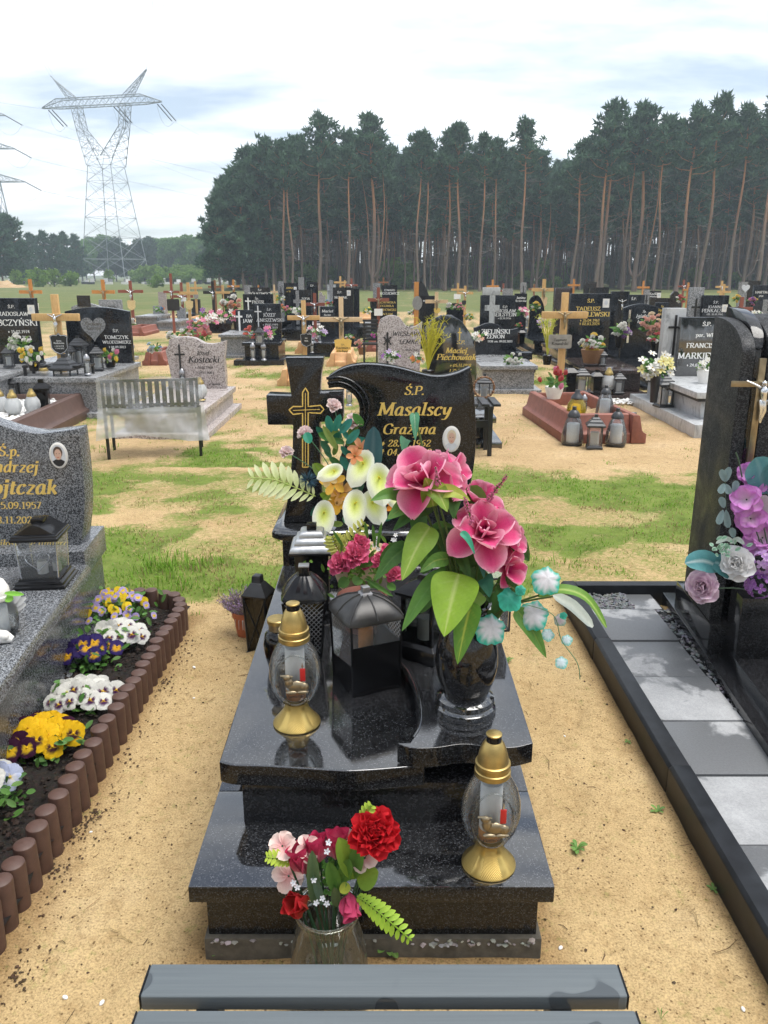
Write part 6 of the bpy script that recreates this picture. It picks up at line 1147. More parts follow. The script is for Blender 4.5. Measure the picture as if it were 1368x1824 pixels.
# ---- tall lantern with silver tiered roof
q = at(557, 1000, 2.86); st = thing('grave_lantern', 'tall black lantern with silver three tiered roof behind the lattice lantern', 'lantern', (q.x, 2.86, 0.4375), 0.03)
mb = MB(); sq(mb, [(0.066, 0), (0.066, 0.02), (0.06, 0.03), (0.064, 0.265)]); mb.build('body', 'black_plastic', st, bevel=0.003)
for k, (r0, r1, z0, z1) in enumerate(((0.080, 0.066, 0.268, 0.292), (0.062, 0.05, 0.2925, 0.316), (0.045, 0.035, 0.3165, 0.338))):
    mb = MB(); sq(mb, [(r0, z0), (r0, z0+0.004), ((r0+r1)/2+0.004, z0+0.014), (r1, z1)]); mb.build('roof_tier', 'brushed_silver', st, smooth=50)
MB().box(-0.018, 0.018, -0.018, 0.018, 0.3385, 0.362).build('chimney', 'black_plastic', st, bevel=0.002); MB().box(-0.083, 0.083, -0.083, 0.083, 0.258, 0.2675).build('eave', 'black_plastic', st, bevel=0.002)
# ---- dark plum lantern with pale gold lid
q = gp(498, 1190, 0.4375); pl = thing('grave_lantern', 'small dark plum glass lantern with flat gold lid beside the slab edge', 'lantern', (q.x, q.y, 0.4375))
MB().lathe([(0.03, 0), (0.034, 0.004), (0.046, 0.05), (0.05, 0.09), (0.044, 0.125), (0.03, 0.142)], 24).build('glass', 'dark_glass', pl, smooth=60); MB().lathe([(0.028, 0.01), (0.03, 0.13)], 16).build('candle', 'red_wax', pl)
MB().lathe([(0.030, 0.14), (0.031, 0.165)], 24).build('collar', 'bronze', pl); MB().lathe([(0.034, 0.165), (0.035, 0.178), (0.032, 0.181)], 24).build('lid', 'gold_metal', pl)
# ---- black framed lantern left of the vase and thin framed one right of it
q = gp(757, 1168, 0.4975); bl = thing('grave_lantern', 'black framed glass lantern half hidden under the bouquet left of the vase', 'lantern', (q.x, q.y+0.02, 0.4975), rad(-32))
mb = MB(); sq(mb, [(0.074, 0), (0.076, 0.008), (0.072, 0.045), (0.060, 0.052), (0.056, 0.056)]); mb.build('base', 'black_plastic', bl, bevel=0.002); MB().box(-0.05, 0.05, -0.05, 0.05, 0.056, 0.21).build('glass', 'smoked_glass', bl)
for sx_ in (-1, 1):
    for sy_ in (-1, 1): MB().box(sx_*0.052-0.006, sx_*0.052+0.006, sy_*0.052-0.006, sy_*0.052+0.006, 0.054, 0.215).build('post', 'black_plastic', bl, bevel=0.001)
mb = MB(); sq(mb, [(0.072, 0.215), (0.074, 0.225), (0.05, 0.25), (0.02, 0.262), (0.02, 0.28)]); mb.build('roof', 'black_plastic', bl, bevel=0.002); MB().lathe([(0.025, 0.056), (0.025, 0.13)], 14).build('candle', 'candle_sleeve', bl)
q = gp(884, 1128, 0.4975); wl = thing('grave_lantern', 'thin wire framed glass lantern on the grave edge right of the vase', 'lantern', (q.x-0.01, q.y+0.06, 0.4975), rad(8))
for sx_ in (-1, 1):
    for sy_ in (-1, 1): MB().box(sx_*0.05-0.003, sx_*0.05+0.003, sy_*0.05-0.003, sy_*0.05+0.003, 0.0, 0.2).build('post', 'black_paint', wl)
for z in (0.002, 0.198):
    for k in range(4): MB().box(-0.05, 0.05, -0.053, -0.047, z-0.003, z+0.003, Matrix.Rotation(k*PI/2, 4, 'Z')).build('rail', 'black_paint', wl)
MB().box(-0.046, 0.046, -0.046, 0.046, 0.006, 0.194).build('glass', 'clear_glass', wl); MB().lathe([(0.022, 0.006), (0.022, 0.07)], 14).build('candle', 'white_plastic', wl)
# ---- matt black lantern on the sand
q = gp(463, 1160); sb_ = thing('grave_lantern', 'matt black lantern standing on the sand beside the heather pot', 'lantern', (q.x, q.y+0.03, -0.012), rad(-14))
mb = MB(); sq(mb, [(0.05, 0), (0.052, 0.012), (0.046, 0.016)]); mb.build('base', 'black_paint', sb_); mb = MB(); sq(mb, [(0.044, 0.016), (0.052, 0.285)]); mb.build('glass', 'dark_glass', sb_)
for sx_ in (-1, 1):
    for sy_ in (-1, 1): MB().tube([(sx_*0.044, sy_*0.044, 0.012), (sx_*0.053, sy_*0.053, 0.288)], 0.0055, 4).build('post', 'black_paint', sb_)
for k in range(4):
    MB().tube([Matrix.Rotation(k*PI/2, 3, 'Z') @ Vector(p) for p in ((-0.044, -0.047, 0.02), (0.052, -0.054, 0.28))], 0.003, 4).build('cross_wire', 'black_paint', sb_); MB().tube([Matrix.Rotation(k*PI/2, 3, 'Z') @ Vector(p) for p in ((0.044, -0.047, 0.02), (-0.052, -0.054, 0.28))], 0.003, 4).build('cross_wire', 'black_paint', sb_)
mb = MB(); sq(mb, [(0.058, 0.288), (0.060, 0.296), (0.026, 0.348), (0.022, 0.35), (0.020, 0.38), (0.016, 0.384)]); mb.build('roof', 'black_paint', sb_, bevel=0.0015)
# ---- big glass lantern on the left grave and the angel with its lantern
q = gp(78, 1040, 0.42); gl_ = thing('grave_lantern', 'black framed glass lantern with heart ornament on the speckled granite slab', 'lantern', (q.x, q.y+0.03, 0.42), rad(5.7))
mb = MB(); sq(mb, [(0.105, 0), (0.107, 0.012), (0.098, 0.016), (0.098, 0.026), (0.086, 0.032), (0.084, 0.042)]); mb.build('base', 'black_plastic', gl_, bevel=0.002)
mb = MB(); mb.taper((0.074, 0.074), 0.042, (0.082, 0.082), 0.21); mb.build('glass', 'clear_glass', gl_)
for sx_ in (-1, 1):
    for sy_ in (-1, 1): MB().tube([(sx_*0.075, sy_*0.075, 0.042), (sx_*0.083, sy_*0.083, 0.21)], 0.0035, 5).build('post', 'silver_metal', gl_)
mb = MB(); sq(mb, [(0.094, 0.208), (0.098, 0.213), (0.097, 0.222), (0.092, 0.226), (0.092, 0.232), (0.082, 0.237)]); mb.build('eave', 'black_plastic', gl_, bevel=0.002)
mb = MB(); pr = [(x*0.082, 0.237+0.040*(0.5+0.5*math.cos(x*PI))**0.8) for x in [-1+i/8 for i in range(17)]]; mb.prism([(-0.082, 0.236)]+pr+[(0.082, 0.236)], lambda a, b_, d: (a, d, b_), -0.08, 0.08); mb.build('roof', 'black_plastic', gl_, smooth=40, bevel=0.003)
MB().box(-0.026, 0.026, -0.03, 0.03, 0.272, 0.29).build('chimney', 'black_plastic', gl_, bevel=0.003)
mb = MB(); mb.tube([(0.05*math.sin(a)**3, -0.079, 0.125+0.038*(13*math.cos(a)-5*math.cos(2*a)-2*math.cos(3*a)-math.cos(4*a))/13) for a in [2*PI*i/40 for i in range(41)]], 0.0025, 5); mb.build('heart', 'silver_metal', gl_)
MB().lathe([(0.022, 0.044), (0.022, 0.08), (0.018, 0.10)], 16, (-0.005, -0.01, 0)).build('candle', 'white_plastic', gl_); MB().lathe([(0.018, 0.044), (0.018, 0.08)], 14, (0.045, 0.02, 0)).build('candle', 'white_plastic', gl_); MB().lathe([(0.012, 0.10), (0.016, 0.12), (0.006, 0.135)], 10, (-0.005, -0.01, 0)).build('violet_cap', 'violet', gl_) if False else None
q = gp(2, 1135, 0.42); an_ = thing('angel_lantern', 'glass grave lantern with white lid beside a white angel figurine at the left edge', 'lantern', (q.x-0.01, q.y+0.03, 0.42))
MB().lathe([(0.05, 0), (0.062, 0.02), (0.066, 0.06), (0.062, 0.10), (0.045, 0.13), (0.042, 0.14)], 28).build('glass', 'cast_glass', an_, smooth=60); MB().lathe([(0.03, 0.01), (0.03, 0.11)], 16).build('candle', 'candle_sleeve', an_)
MB().lathe([(0.047, 0.138), (0.05, 0.142), (0.05, 0.155), (0.046, 0.158), (0.045, 0.18), (0.03, 0.21), (0.012, 0.22), (0.002, 0.221)], 28).build('lid', 'white_ceramic', an_, smooth=40)
mb = MB(); P = lambda x, z, y=-0.075: (x, y, z); mb.tube([P(-0.06, 0.0), P(-0.05, 0.02), P(0.0, 0.024), P(0.05, 0.022), P(0.075, 0.012)], [0.02, 0.026, 0.028, 0.024, 0.012], 10); mb.lathe([(0.001, -1), (0.7, -0.7), (1, 0), (0.7, 0.7), (0.001, 1)], 12, (0, 0, 0), Matrix.Translation((0.052, -0.085, 0.03)) @ Matrix.Diagonal((0.018, 0.018, 0.018, 1))); fg = mb.build('angel_figurine', 'white_ceramic', an_, smooth=60)
mb = MB()
for i in range(9): petal(mb, (-0.03, 0.05, 0.06), (math.cos(0.3+i*0.2), 0.1, math.sin(0.3+i*0.2)), (0, -1, 0.2), 0.11+0.015*math.sin(i), 0.034, 0.1, 0.0, (0.78,)*3, (0.78,)*3, (0.74,)*3, 0.4, 0.4)
mb.build('wing', 'petal', an_)
mb = MB(); cleaf(mb, (0.04, -0.02, 0.15), (0.075, -0.03, 0.15), 0.03, (0.2, 0.5, 0.05), (0.25, 0.55, 0.08), None, hint=TOCAM); cleaf(mb, (0.04, -0.02, 0.17), (0.12, -0.04, 0.172), 0.018, (0.2, 0.5, 0.05), (0.25, 0.55, 0.08), None, hint=TOCAM); mb.build('leaf', 'leaf', an_)
# ------------------------------------------------------------------ the rows of graves behind
R6 = random.Random(66)
def zc(Y, z=0.8): return Y*math.cos(PITCH)+(EYE-z)*math.sin(PITCH)
def spx(n, Y): return n*zc(Y)/FPX
SH = {'rect': [(-.5, 0), (.5, 0), (.5, 1), (-.5, 1)],
      'arch': [(-.5, 0), (.5, 0), (.5, .93)]+[(.5-i/12, .93+.07*math.sin(PI*i/12)) for i in range(1, 12)]+[(-.5, .93)],
      'bulge': [(-.46, 0), (.46, 0), (.5, .4), (.5, .9)]+[(.5-i/12, .90+.10*math.sin(PI*i/12)**.8) for i in range(1, 12)]+[(-.5, .9), (-.5, .4)],
      'wave': [(-.46, 0), (.46, 0), (.47, .3), (.46, .6), (.5, .93)]+[(.5-i/14, .93-.06*math.sin(PI*min(1, i/7))+.07*math.sin(PI*max(0, (i-5)/9))) for i in range(1, 14)]+[(-.44, .86), (-.5, .75), (-.46, .45), (-.44, .25)],
      'wave2': [(-.46, 0), (.46, 0), (.46, .5), (.5, .93)]+[(.5-i/14, .93-.08*math.sin(PI*min(1, i/7))+.09*math.sin(PI*max(0, (i-5)/9))) for i in range(1, 14)]+[(-.47, .88), (-.5, .78), (-.48, .4)],
      'scroll': [(-.46, 0), (.46, 0), (.48, .6), (.5, .86)]+[(.5-i/14, .86-.05*math.sin(PI*min(1, i/6))+.14*math.sin(PI*max(0, (i-4)/10))**1.5) for i in range(1, 14)]+[(-.5, .86), (-.47, .6)],
      'dome': [(-.5, 0), (.46, 0), (.5, .35), (.47, .6), (.36, .80), (.2, .93), (0, 1), (-.2, .995), (-.36, .95), (-.48, .86), (-.42, .5)],
      'slant': [(-.5, 0), (.5, 0), (.5, .45), (.42, .62), (.2, .82), (0, .95), (-.2, 1), (-.34, .93), (-.46, .7)]}
def headstone(label, cx, top, wpx, Y, shape, mat, lines=(), lmat='white_letter', th=0.1, slab=(1.8, 0.30, None), z0=None, group=None, it=0.0, bo=1.6, extra=None, rz=0.0):
    """a grave whose upright stone shows at photo column cx; slab=(length towards viewer, height, material)"""
    X = at(cx, top, Y).x; z1 = at(cx, top, Y).z; w_ = spx(wpx, Y); t_ = thing('grave', label, 'grave', (X, Y, -0.02), rz, group)
    L_, hh, sm = slab if slab else (0, 0, None); zb = z0 if z0 is not None else (hh*0.75 if slab else 0.06)
    H = z1+0.02-zb; mb = MB(); mb.prism([(a*w_, zb+b_*H) for a, b_ in SH[shape]], lambda a, b_, d: (a, d, b_), 0, th)
    hs_ = mb.build('headstone', mat, t_, smooth=30, bevel=0.006 if Y < 20 else 0)
    if slab:
        sm = sm or mat; bw_ = max(w_*0.5+0.06, 0.38)
        MB().box(-bw_-0.06, bw_+0.06, -L_-0.06, th+0.12, -0.04, 0.07).build('base', sm, t_, bevel=0.005 if Y < 20 else 0)
        MB().box(-bw_+0.04, bw_-0.04, -L_+0.06, th+0.06, 0.07, hh-0.06).build('body', sm, t_)
        MB().box(-bw_, bw_, -L_, -0.012, hh-0.06, hh).build('cover_slab', sm, t_, bevel=0.006 if Y < 20 else 0); MB().box(-bw_, bw_, -0.01, th+0.08, hh-0.06, max(zb, hh)+0.002).build('pedestal', sm, t_, bevel=0.005 if Y < 20 else 0)
    else: MB().box(-w_*0.5-0.04, w_*0.5+0.04, -0.05, th+0.05, -0.03, 0.062).build('base', mat, t_)
    inscription(hs_, [(s_, spx(h_, Y)*1.02, spx(dx, Y), z1+0.02-spx(dy, Y), it, bo) for (s_, h_, dx, dy) in lines], lambda a, b_, l: (a, -l*(1 if Y < 14 else 2.5), b_), lmat, world=False)
    if extra: extra(t_, hs_, w_, zb, z1+0.02)
    return t_
def plate(parent, nm, poly, y, mat, th=0.008, bevel=0.0):
    mb = MB(); mb.prism(poly, lambda a, b_, d: (a, d, b_), y-th, y); return mb.build(nm, mat, parent, bevel=bevel, smooth=0)
def cross_poly(cx, z0, z1, zarm, half, wd): return [(cx-wd, z0), (cx+wd, z0), (cx+wd, zarm-wd), (cx+half, zarm-wd), (cx+half, zarm+wd), (cx+wd, zarm+wd), (cx+wd, z1), (cx-wd, z1), (cx-wd, zarm+wd), (cx-half, zarm+wd), (cx-half, zarm-wd), (cx-wd, zarm-wd)]
def add_cross(mat, fx, f0, f1, fa, fh, wd=0.012):
    return lambda t_, hs_, w_, zb, zt: plate(hs_, 'cross', cross_poly(fx*w_, zb+f0*(zt-zb), zb+f1*(zt-zb), zb+fa*(zt-zb), fh*w_, wd), -0.001, mat, 0.012)
def photo(fx, fz, s_=0.05): 
    def fn(t_, hs_, w_, zb, zt):
        x, z = fx*w_, zb+fz*(zt-zb); plate(hs_, 'portrait', [(x-s_*.75, z-s_), (x+s_*.75, z-s_), (x+s_*.75, z+s_), (x-s_*.75, z+s_)], -0.001, 'white_ceramic', 0.01); plate(hs_, 'portrait_face', [(x+s_*.4*math.cos(i*PI/6), z+s_*.1+s_*.5*math.sin(i*PI/6)) for i in range(12)], -0.0115, 'photo_grey', 0.002)
    return fn
def both(*f): return lambda *a: [q(*a) for q in f]
def heart_poly(cx, cz, s_): return [(cx+s_*math.sin(a)**3, cz+s_*(13*math.cos(a)-5*math.cos(2*a)-2*math.cos(3*a)-math.cos(4*a))/15) for a in [2*PI*i/32 for i in range(32)]][::-1]
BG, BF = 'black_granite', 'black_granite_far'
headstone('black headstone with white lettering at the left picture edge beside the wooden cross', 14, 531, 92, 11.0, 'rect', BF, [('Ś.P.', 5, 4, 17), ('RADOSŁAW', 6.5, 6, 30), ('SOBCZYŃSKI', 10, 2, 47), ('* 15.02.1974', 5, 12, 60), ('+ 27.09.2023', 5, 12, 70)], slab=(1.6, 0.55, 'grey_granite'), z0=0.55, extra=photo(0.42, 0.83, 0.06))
def tom(t_, hs_, w_, zb, zt):
    h = plate(hs_, 'heart', heart_poly(-0.07*w_, zb+0.66*(zt-zb), 0.175), -0.001, 'grey_granite', 0.012); inscription(h, [('Kochany', 0.045, -0.07*w_, zb+0.70*(zt-zb), 0.2, 1.4), ('Tato spij', 0.04, -0.07*w_, zb+0.63*(zt-zb), 0.2, 1.4)], lambda a, b_, l: (a, -0.0135-l, b_), 'dark_letter', world=False)
headstone('black headstone with slightly arched top and a grey heart', 171, 547, 113, 11.6, 'arch', BF, [('Ś.P.', 4.5, 31, 43), ('TOMCZYK', 6, 31, 55), ('WŁODZIMIERZ', 5, 31, 63), ('+ 04.09.2023', 3.8, 31, 71)], slab=(1.7, 0.5, 'grey_granite'), z0=0.45, extra=tom)
headstone('grey granite headstone rising behind the black stone with the heart', 195, 534, 40, 17, 'rect', 'grey_granite', [('SKAL', 4, 4, 14)], 'black_letter')
headstone('pale curved granite headstone just behind the heart stone', 152, 540, 52, 15.5, 'arch', 'grey_granite', [], extra=lambda t_, hs_, w_, zb, zt: plate(hs_, 'black_plaque', [(-0.14, zt-0.06), (0.1, zt-0.06), (0.1, zt+0.14), (-0.14, zt+0.14)], -0.001, BF, 0.03))
headstone('pale pink granite headstone with a slender dark cross behind the wrapped bench', 347, 600, 108, 10.4, 'wave', 'pink_granite', [('Śp.', 4.5, 10, 19), ('Józef', 7.5, 12, 32), ('Kostecki', 10.5, 13, 45), ('* 29.02.1948', 4, 12, 56), ('+ 03.12.2003', 4, 14, 65), ('w spokoju', 3.5, 30, 85)], 'black_letter', th=0.14, slab=(1.85, 0.30, 'pink_granite'), z0=0.27, it=0.22, extra=add_cross('black_letter', -0.27, 0.12, 0.86, 0.68, 0.085, 0.010))
headstone('black upright headstone with thin cross on a stepped base with coral flowers', 474, 541, 50, 17.2, 'rect', BF, [('Ś.P.', 3.5, 5, 12), ('JÓZEF', 5.5, 5, 22), ('ANISZEWSKI', 5.5, 6, 31), ('* 19.03.1949', 3.5, 6, 38), ('+ 12.11.2019', 3.5, 6, 43)], 'photo_grey', th=0.14, slab=(0.95, 0.42, BF), z0=0.35, extra=both(add_cross('photo_grey', -0.30, 0.35, 0.95, 0.80, 0.12, 0.012), lambda t_, hs_, w_, zb, zt: MB().box(-w_*0.5-0.2, w_*0.5+0.2, -1.32, -1.015, -0.04, 0.105).build('step', BF, t_)))
headstone('black headstone with round emblem behind the one with coral flowers', 459, 524, 53, 20.5, 'rect', BF, [('Śp.', 3.5, -2, 9), ('PIOTR', 5, 0, 16)], extra=add_cross('white_letter', -0.33, 0.6, 0.92, 0.84, 0.1, 0.016))
headstone('small black headstone with white cross left of the coral flowers', 435, 552, 32, 18.6, 'rect', BF, [('BA', 5, 8, 13), ('JAW', 6, 5, 22)], slab=(1.2, 0.5, 'grey_granite'), extra=add_cross('white_letter', -0.30, 0.05, 0.95, 0.75, 0.18, 0.02))
headstone('black headstone with white surname standing two rows behind the coral flowers', 463, 512, 35, 25, 'rect', BF, [('Ś.P.', 3, 0, 6), ('ZIÓŁKOWSCY', 4.5, 0, 13)])
headstone('pale grey slab stone with a cross left of a black stone with gold text', 500, 501, 11, 26, 'rect', 'grey_granite', extra=add_cross('black_letter', 0, 0.45, 0.85, 0.72, 0.3, 0.014)); headstone('black stone with gold text beside the pale slab with a cross', 518, 504, 25, 26, 'rect', BF, [('ANNA', 3, -2, 10), ('* 1951', 3, -2, 16)], 'gold_leaf', extra=photo(0.3, 0.86, 0.06))
headstone('black stone inlaid with a light grey cross', 536, 516, 37, 24, 'rect', BF, [('ZOFIA', 3.5, 8, 17)], extra=add_cross('grey_granite', -0.18, 0.1, 0.98, 0.70, 0.2, 0.05))
headstone('narrow pale stele against the dark forest edge', 536, 494, 10, 31, 'rect', 'grey_granite'); headstone('dark stone right of the narrow pale stele', 556, 502, 20, 29, 'rect', BF, [('Ś.P.', 3, 0, 8)])
headstone('small pale stone between black stones in the middle distance', 573, 520, 12, 26, 'wave', 'pink_granite'); headstone('blue grey stone shaped with a cross', 590, 507, 15, 27, 'rect', 'grey_marble', extra=add_cross('grey_granite', 0, 0.3, 1.12, 0.8, 0.35, 0.06))
headstone('black headstone with oval photograph behind the pale wooden cross', 611, 512, 36, 22, 'rect', BF, [('Ś.P.', 3.5, -6, 10), ('NOWAK', 4, -4, 19)], extra=photo(0.28, 0.88, 0.07)); headstone('low black stone with white lettering between two wooden crosses', 583, 546, 26, 19.5, 'rect', BF, [('Maciuś', 4.5, 0, 10), ('Bocian', 3, 0, 16)], it=0.2); headstone('black stone peeking out right of the oval photograph stone', 633, 514, 14, 25, 'rect', BF)
headstone('light stele joined to a tall black stone with white lettering', 671, 504, 13, 26, 'rect', 'grey_granite'); headstone('tall black stone with white lettering behind the red cross', 694, 508, 27, 26, 'rect', BF, [('EDWARD', 3, 0, 10), ('ROZUEWICZ', 4, 0, 16)])
headstone('grey black stone covered with gold lettering behind the red cross', 682, 528, 46, 21, 'scroll', BF, [('KACHOWSKA', 3.5, 6, 12), ('BOGUMIŁA', 3.5, 6, 18), ('KACHOWSKI', 4, 6, 25), ('WACŁAW', 3.5, 6, 32)], 'gold_leaf')
headstone('rough broken topped granite boulder stone beside the orange plank', 755, 501, 28, 24, 'slant', 'rough_granite'); headstone('black stone half hidden behind the orange plank', 761, 527, 28, 21.5, 'rect', BF, [('MARIA', 3, 0, 10)])
headstone('pale pink granite stone with engraved radiant cross', 712, 564, 80, 11.2, 'wave2', 'pink_granite', [('Ś.P.', 4.5, 16, 20), ('WIESŁAWA', 7, 14, 33), ('LEMKE', 7, 16, 47), ('* 1957 + 2022', 3.5, 20, 60)], 'black_letter', it=0.25, slab=(1.6, 0.3, 'pink_granite'), extra=both(add_cross('black_letter', -0.27, 0.12, 0.78, 0.66, 0.055, 0.012), lambda t_, hs_, w_, zb, zt: [plate(hs_, 'ray', cross_poly(0, -0.006, 0.075, 0.06, 0.012, 0.006), -0.001, 'black_letter', 0.006).__setattr__('matrix_basis', Matrix.Translation((-0.27*w_, 0, zb+0.66*(zt-zb))) @ Matrix.Rotation(PI/4+k*PI/2, 4, 'Y')) for k in range(4)]))
headstone('black rounded headstone with gold lettering behind the yellow twigs', 804, 561, 96, 9.4, 'dome', BG, [('Ś.P.', 6, 18, 50), ('Maciej', 9, 10, 66), ('Piechowiak', 10, 10, 78), ('* 05.11.1968', 5, 18, 90), ('+ 25.01.2024', 5, 18, 99)], 'gold_leaf', it=0.25, bo=1.9, slab=(1.3, 0.32, BG), extra=add_cross('gold_leaf', 0.16, 0.72, 0.86, 0.81, 0.035, 0.006))
headstone('dark low arched stone behind white and pink flowers', 811, 540, 30, 20, 'arch', BF); 
headstone('black stone divided by a broad light grey cross', 888, 526, 62, 16.5, 'rect', BF, [('Ś.P.', 4, 13, 22), ('MIROSŁAW', 5, 12, 29), ('BEILSTEIN', 6, 12, 36), ('* 02.10.1956', 3, 12, 41)], extra=both(add_cross('grey_marble', -0.17, 0.0, 1.0, 0.78, 0.21, 0.055), lambda t_, hs_, w_, zb, zt: MB().box(-0.45*w_, 0.05*w_, 0.0, 0.1, zt+0.002, zt+0.15).build('top_block', 'grey_marble', hs_, bevel=0.004)))
headstone('black scroll topped headstone with white lettering over a grey slab', 884, 575, 79, 13.6, 'scroll', BF, [('ZIELIŃSKI', 7.5, 0, 19), ('ZENON', 6.5, 0, 27), ('1938 zm. 09.02.2021', 3.5, 8, 34), ('I SIEBIE SPOTKAŁO, WAS TO NIE', 3, 4, 59), ('A JESTEM W DOMU, A WY W', 3, 0, 64)], bo=1.8, slab=(1.6, 0.42, 'grey_granite'), z0=0.36)
headstone('small black stone with script lettering right of the grey cross stone', 928, 523, 22, 22, 'rect', BF, [('Janina', 4, 0, 9), ('Jeziorska', 3.5, 0, 14)], it=0.2); headstone('pale stele with cross near the forest right of centre', 933, 503, 10, 30, 'rect', 'grey_granite', extra=add_cross('black_letter', 0, 0.4, 0.9, 0.7, 0.3, 0.016)); headstone('dark rounded stone with yellow flowers left of the brown stele', 958, 526, 30, 20, 'dome', BF)
headstone('brown polished granite stele behind the wooden cross with oblong plaque', 1005, 513, 30, 17.5, 'rect', 'dark_brown_granite', th=0.2)
headstone('large black headstone with gold lettering and photograph over a dark brown tomb', 1054, 523, 73, 13.4, 'rect', BF, [('Ś.P.', 5.5, 0, 15), ('TADEUSZ', 6.5, -4, 29), ('SOBOLEWSKI', 7.5, 0, 39), ('* 26.04.1961', 4.5, 0, 48), ('+ 02.03.2024', 4.5, 0, 54)], 'gold_leaf', bo=1.8, slab=(1.8, 0.40, 'dark_brown_granite'), z0=0.36, extra=both(photo(0.36, 0.86, 0.07), lambda t_, hs_, w_, zb, zt: MB().box(-w_*0.5-0.2, w_*0.5+0.2, -2.25, -1.865, -0.04, 0.098).build('step', 'dark_brown_granite', t_, bevel=0.005)))
headstone('black stone with a silver crucifix right of the large gold lettered one', 1106, 519, 32, 16, 'rect', BF, extra=both(add_cross(BF, 0.1, 0.0, 1.0, 0.85, 0.22, 0.05), lambda t_, hs_, w_, zb, zt: corpus(MB(), (0.1*w_, -0.02, zb+0.86*(zt-zb)), 0.16).build('figure', 'silver_metal', hs_)))
headstone('black stone marked only with two letters behind the arched stone', 1130, 525, 38, 18.5, 'rect', BF, [('Ś.P.', 4, 0, 9)]); headstone('black arched headstone with script lettering and a silver lily cross', 1143, 541, 62, 14.2, 'arch', BF, [('Śp.', 3.5, 6, 15), ('Igielska', 6, 6, 24), ('Iwona', 5, 4, 33)], it=0.25, extra=add_cross('silver_metal', -0.32, 0.35, 0.9, 0.72, 0.07, 0.018))
headstone('black stone with gold lettering partly hidden behind the marble stele', 1181, 539, 24, 15.5, 'rect', BF, [('Śp.', 3, 0, 8), ('Małgorzata', 4.5, 0, 15), ('Leśniacka', 5, 0, 22)], 'gold_leaf'); headstone('small black stone with white name and photograph near the forest', 1167, 518, 22, 27, 'rect', BF, [('Kozlik', 4, -2, 7), ('Władysław', 2.6, 0, 11)], extra=photo(0.34, 0.86, 0.08)); headstone('small grey stele with cross beside the stone with name and photograph', 1153, 516, 10, 26, 'rect', 'grey_granite', extra=add_cross('black_letter', 0, 0.4, 0.85, 0.68, 0.25, 0.018)); headstone('low dark grey stone behind the gold lettered one', 1182, 531, 46, 20.5, 'rect', BF)
headstone('grey veined marble stele with black cross on the stepped marble grave', 1205, 549, 37, 10.6, 'rect', 'grey_marble', th=0.14, slab=None, z0=0.45, extra=add_cross('black_paint', 0.03, 0.30, 0.90, 0.72, 0.33, 0.013))
mk = headstone('black plate headstone with white lettering on the stepped marble grave at right', 1252, 565, 74, 10.4, 'rect', BG, [('Ś.P.', 6.5, 9, 15), ('por. WP', 6.5, 8, 34), ('FRANCISZEK', 8, 12, 53), ('MARKIEWICZ', 10, 10, 72), ('* 24.07.1950', 5, 0, 86), ('JEZU UFAM TOBIE', 5.5, 6, 122)], bo=1.8, slab=None, z0=0.40)
q = gp(1140, 728); X0 = q.x
for (x0, x1, y0, y1, z0, z1) in ((X0, X0+1.4, 8.6, 11.0, -0.04, 0.13), (X0+0.2, X0+1.3, 9.0, 10.9, 0.13, 0.33), (X0+0.10, X0+1.35, 8.9, 10.95, 0.37, 0.44)): MB().box(x0, x1, y0, y1, z0, z1).build('step', 'grey_marble', mk, bevel=0.006, world=True)
MB().box(X0+0.14, X0+1.33, 8.95, 10.93, 0.33, 0.37).build('dark_joint', 'black_paint', mk, world=True)
headstone('speckled grey stele with dark cross behind the marble grave', 1243, 512, 25, 14, 'rect', 'grey_granite', extra=add_cross('black_letter', 0, 0.5, 0.86, 0.75, 0.3, 0.014)); headstone('black stone with engraved lettering and photograph beside the speckled stele', 1277, 526, 45, 13.9, 'rect', BF, [('Ś.P.', 4, 0, 14), ('JOANNA', 4.5, 0, 22), ('PENKALSKA', 5.5, 0, 29), ('UR. 20.10.1960', 3, 0, 34)], 'photo_grey', extra=photo(0.36, 0.82, 0.06))
headstone('grey stele with heart carving near the right picture edge', 1326, 502, 14, 22, 'rect', 'grey_granite', extra=lambda t_, hs_, w_, zb, zt: plate(hs_, 'heart', heart_poly(0.05, zt-0.16, 0.11), -0.001, 'photo_grey', 0.01)); headstone('black slab stone joined to the heart carved stele', 1343, 500, 26, 22.3, 'rect', BF); headstone('black stone with white lettering and grey cross at the right edge', 1362, 508, 36, 19, 'rect', BF, [('HARTMAN', 4, 0, 14), ('JAN', 3, -4, 20)], extra=add_cross('grey_granite', 0.15, 0.0, 0.75, 0.5, 0.3, 0.06)); headstone('low black stone with white emblem behind the tall right monument', 1300, 540, 40, 19.5, 'wave', BF)
headstone('grey low tomb with blue and orange flowers on the left', 282, 545, 20, 28, 'rect', 'grey_granite', slab=(1.6, 0.45, 'grey_granite')); headstone('tall pale stele far left of the wooden crosses', 288, 520, 14, 29, 'rect', 'pink_granite', slab=None); headstone('small grey stone with white plaque behind the black plaque cross', 322, 546, 16, 28, 'wave', 'grey_granite'); headstone('small black stone beside a black metal cross on the left', 408, 521, 26, 27, 'arch', BF, [('JAN', 3, 0, 9)]); headstone('pale stone with small cross left of the black stones', 441, 508, 13, 30, 'rect', 'grey_granite')
headstone('black stone on the far left row beside the wooden cross with lily plaque', 348, 533, 16, 33, 'rect', BF); headstone('dark stone with pale top far back right of centre', 905, 514, 18, 28, 'rect', 'grey_granite'); headstone('far dark stone near the forest edge left of the orange cross', 1068, 512, 34, 29, 'rect', BF); headstone('black stone far back near the trunks at right of centre', 1052, 502, 22, 34, 'rect', BF); headstone('far black stone right of the red crosses', 1206, 519, 22, 28, 'dome', BF)

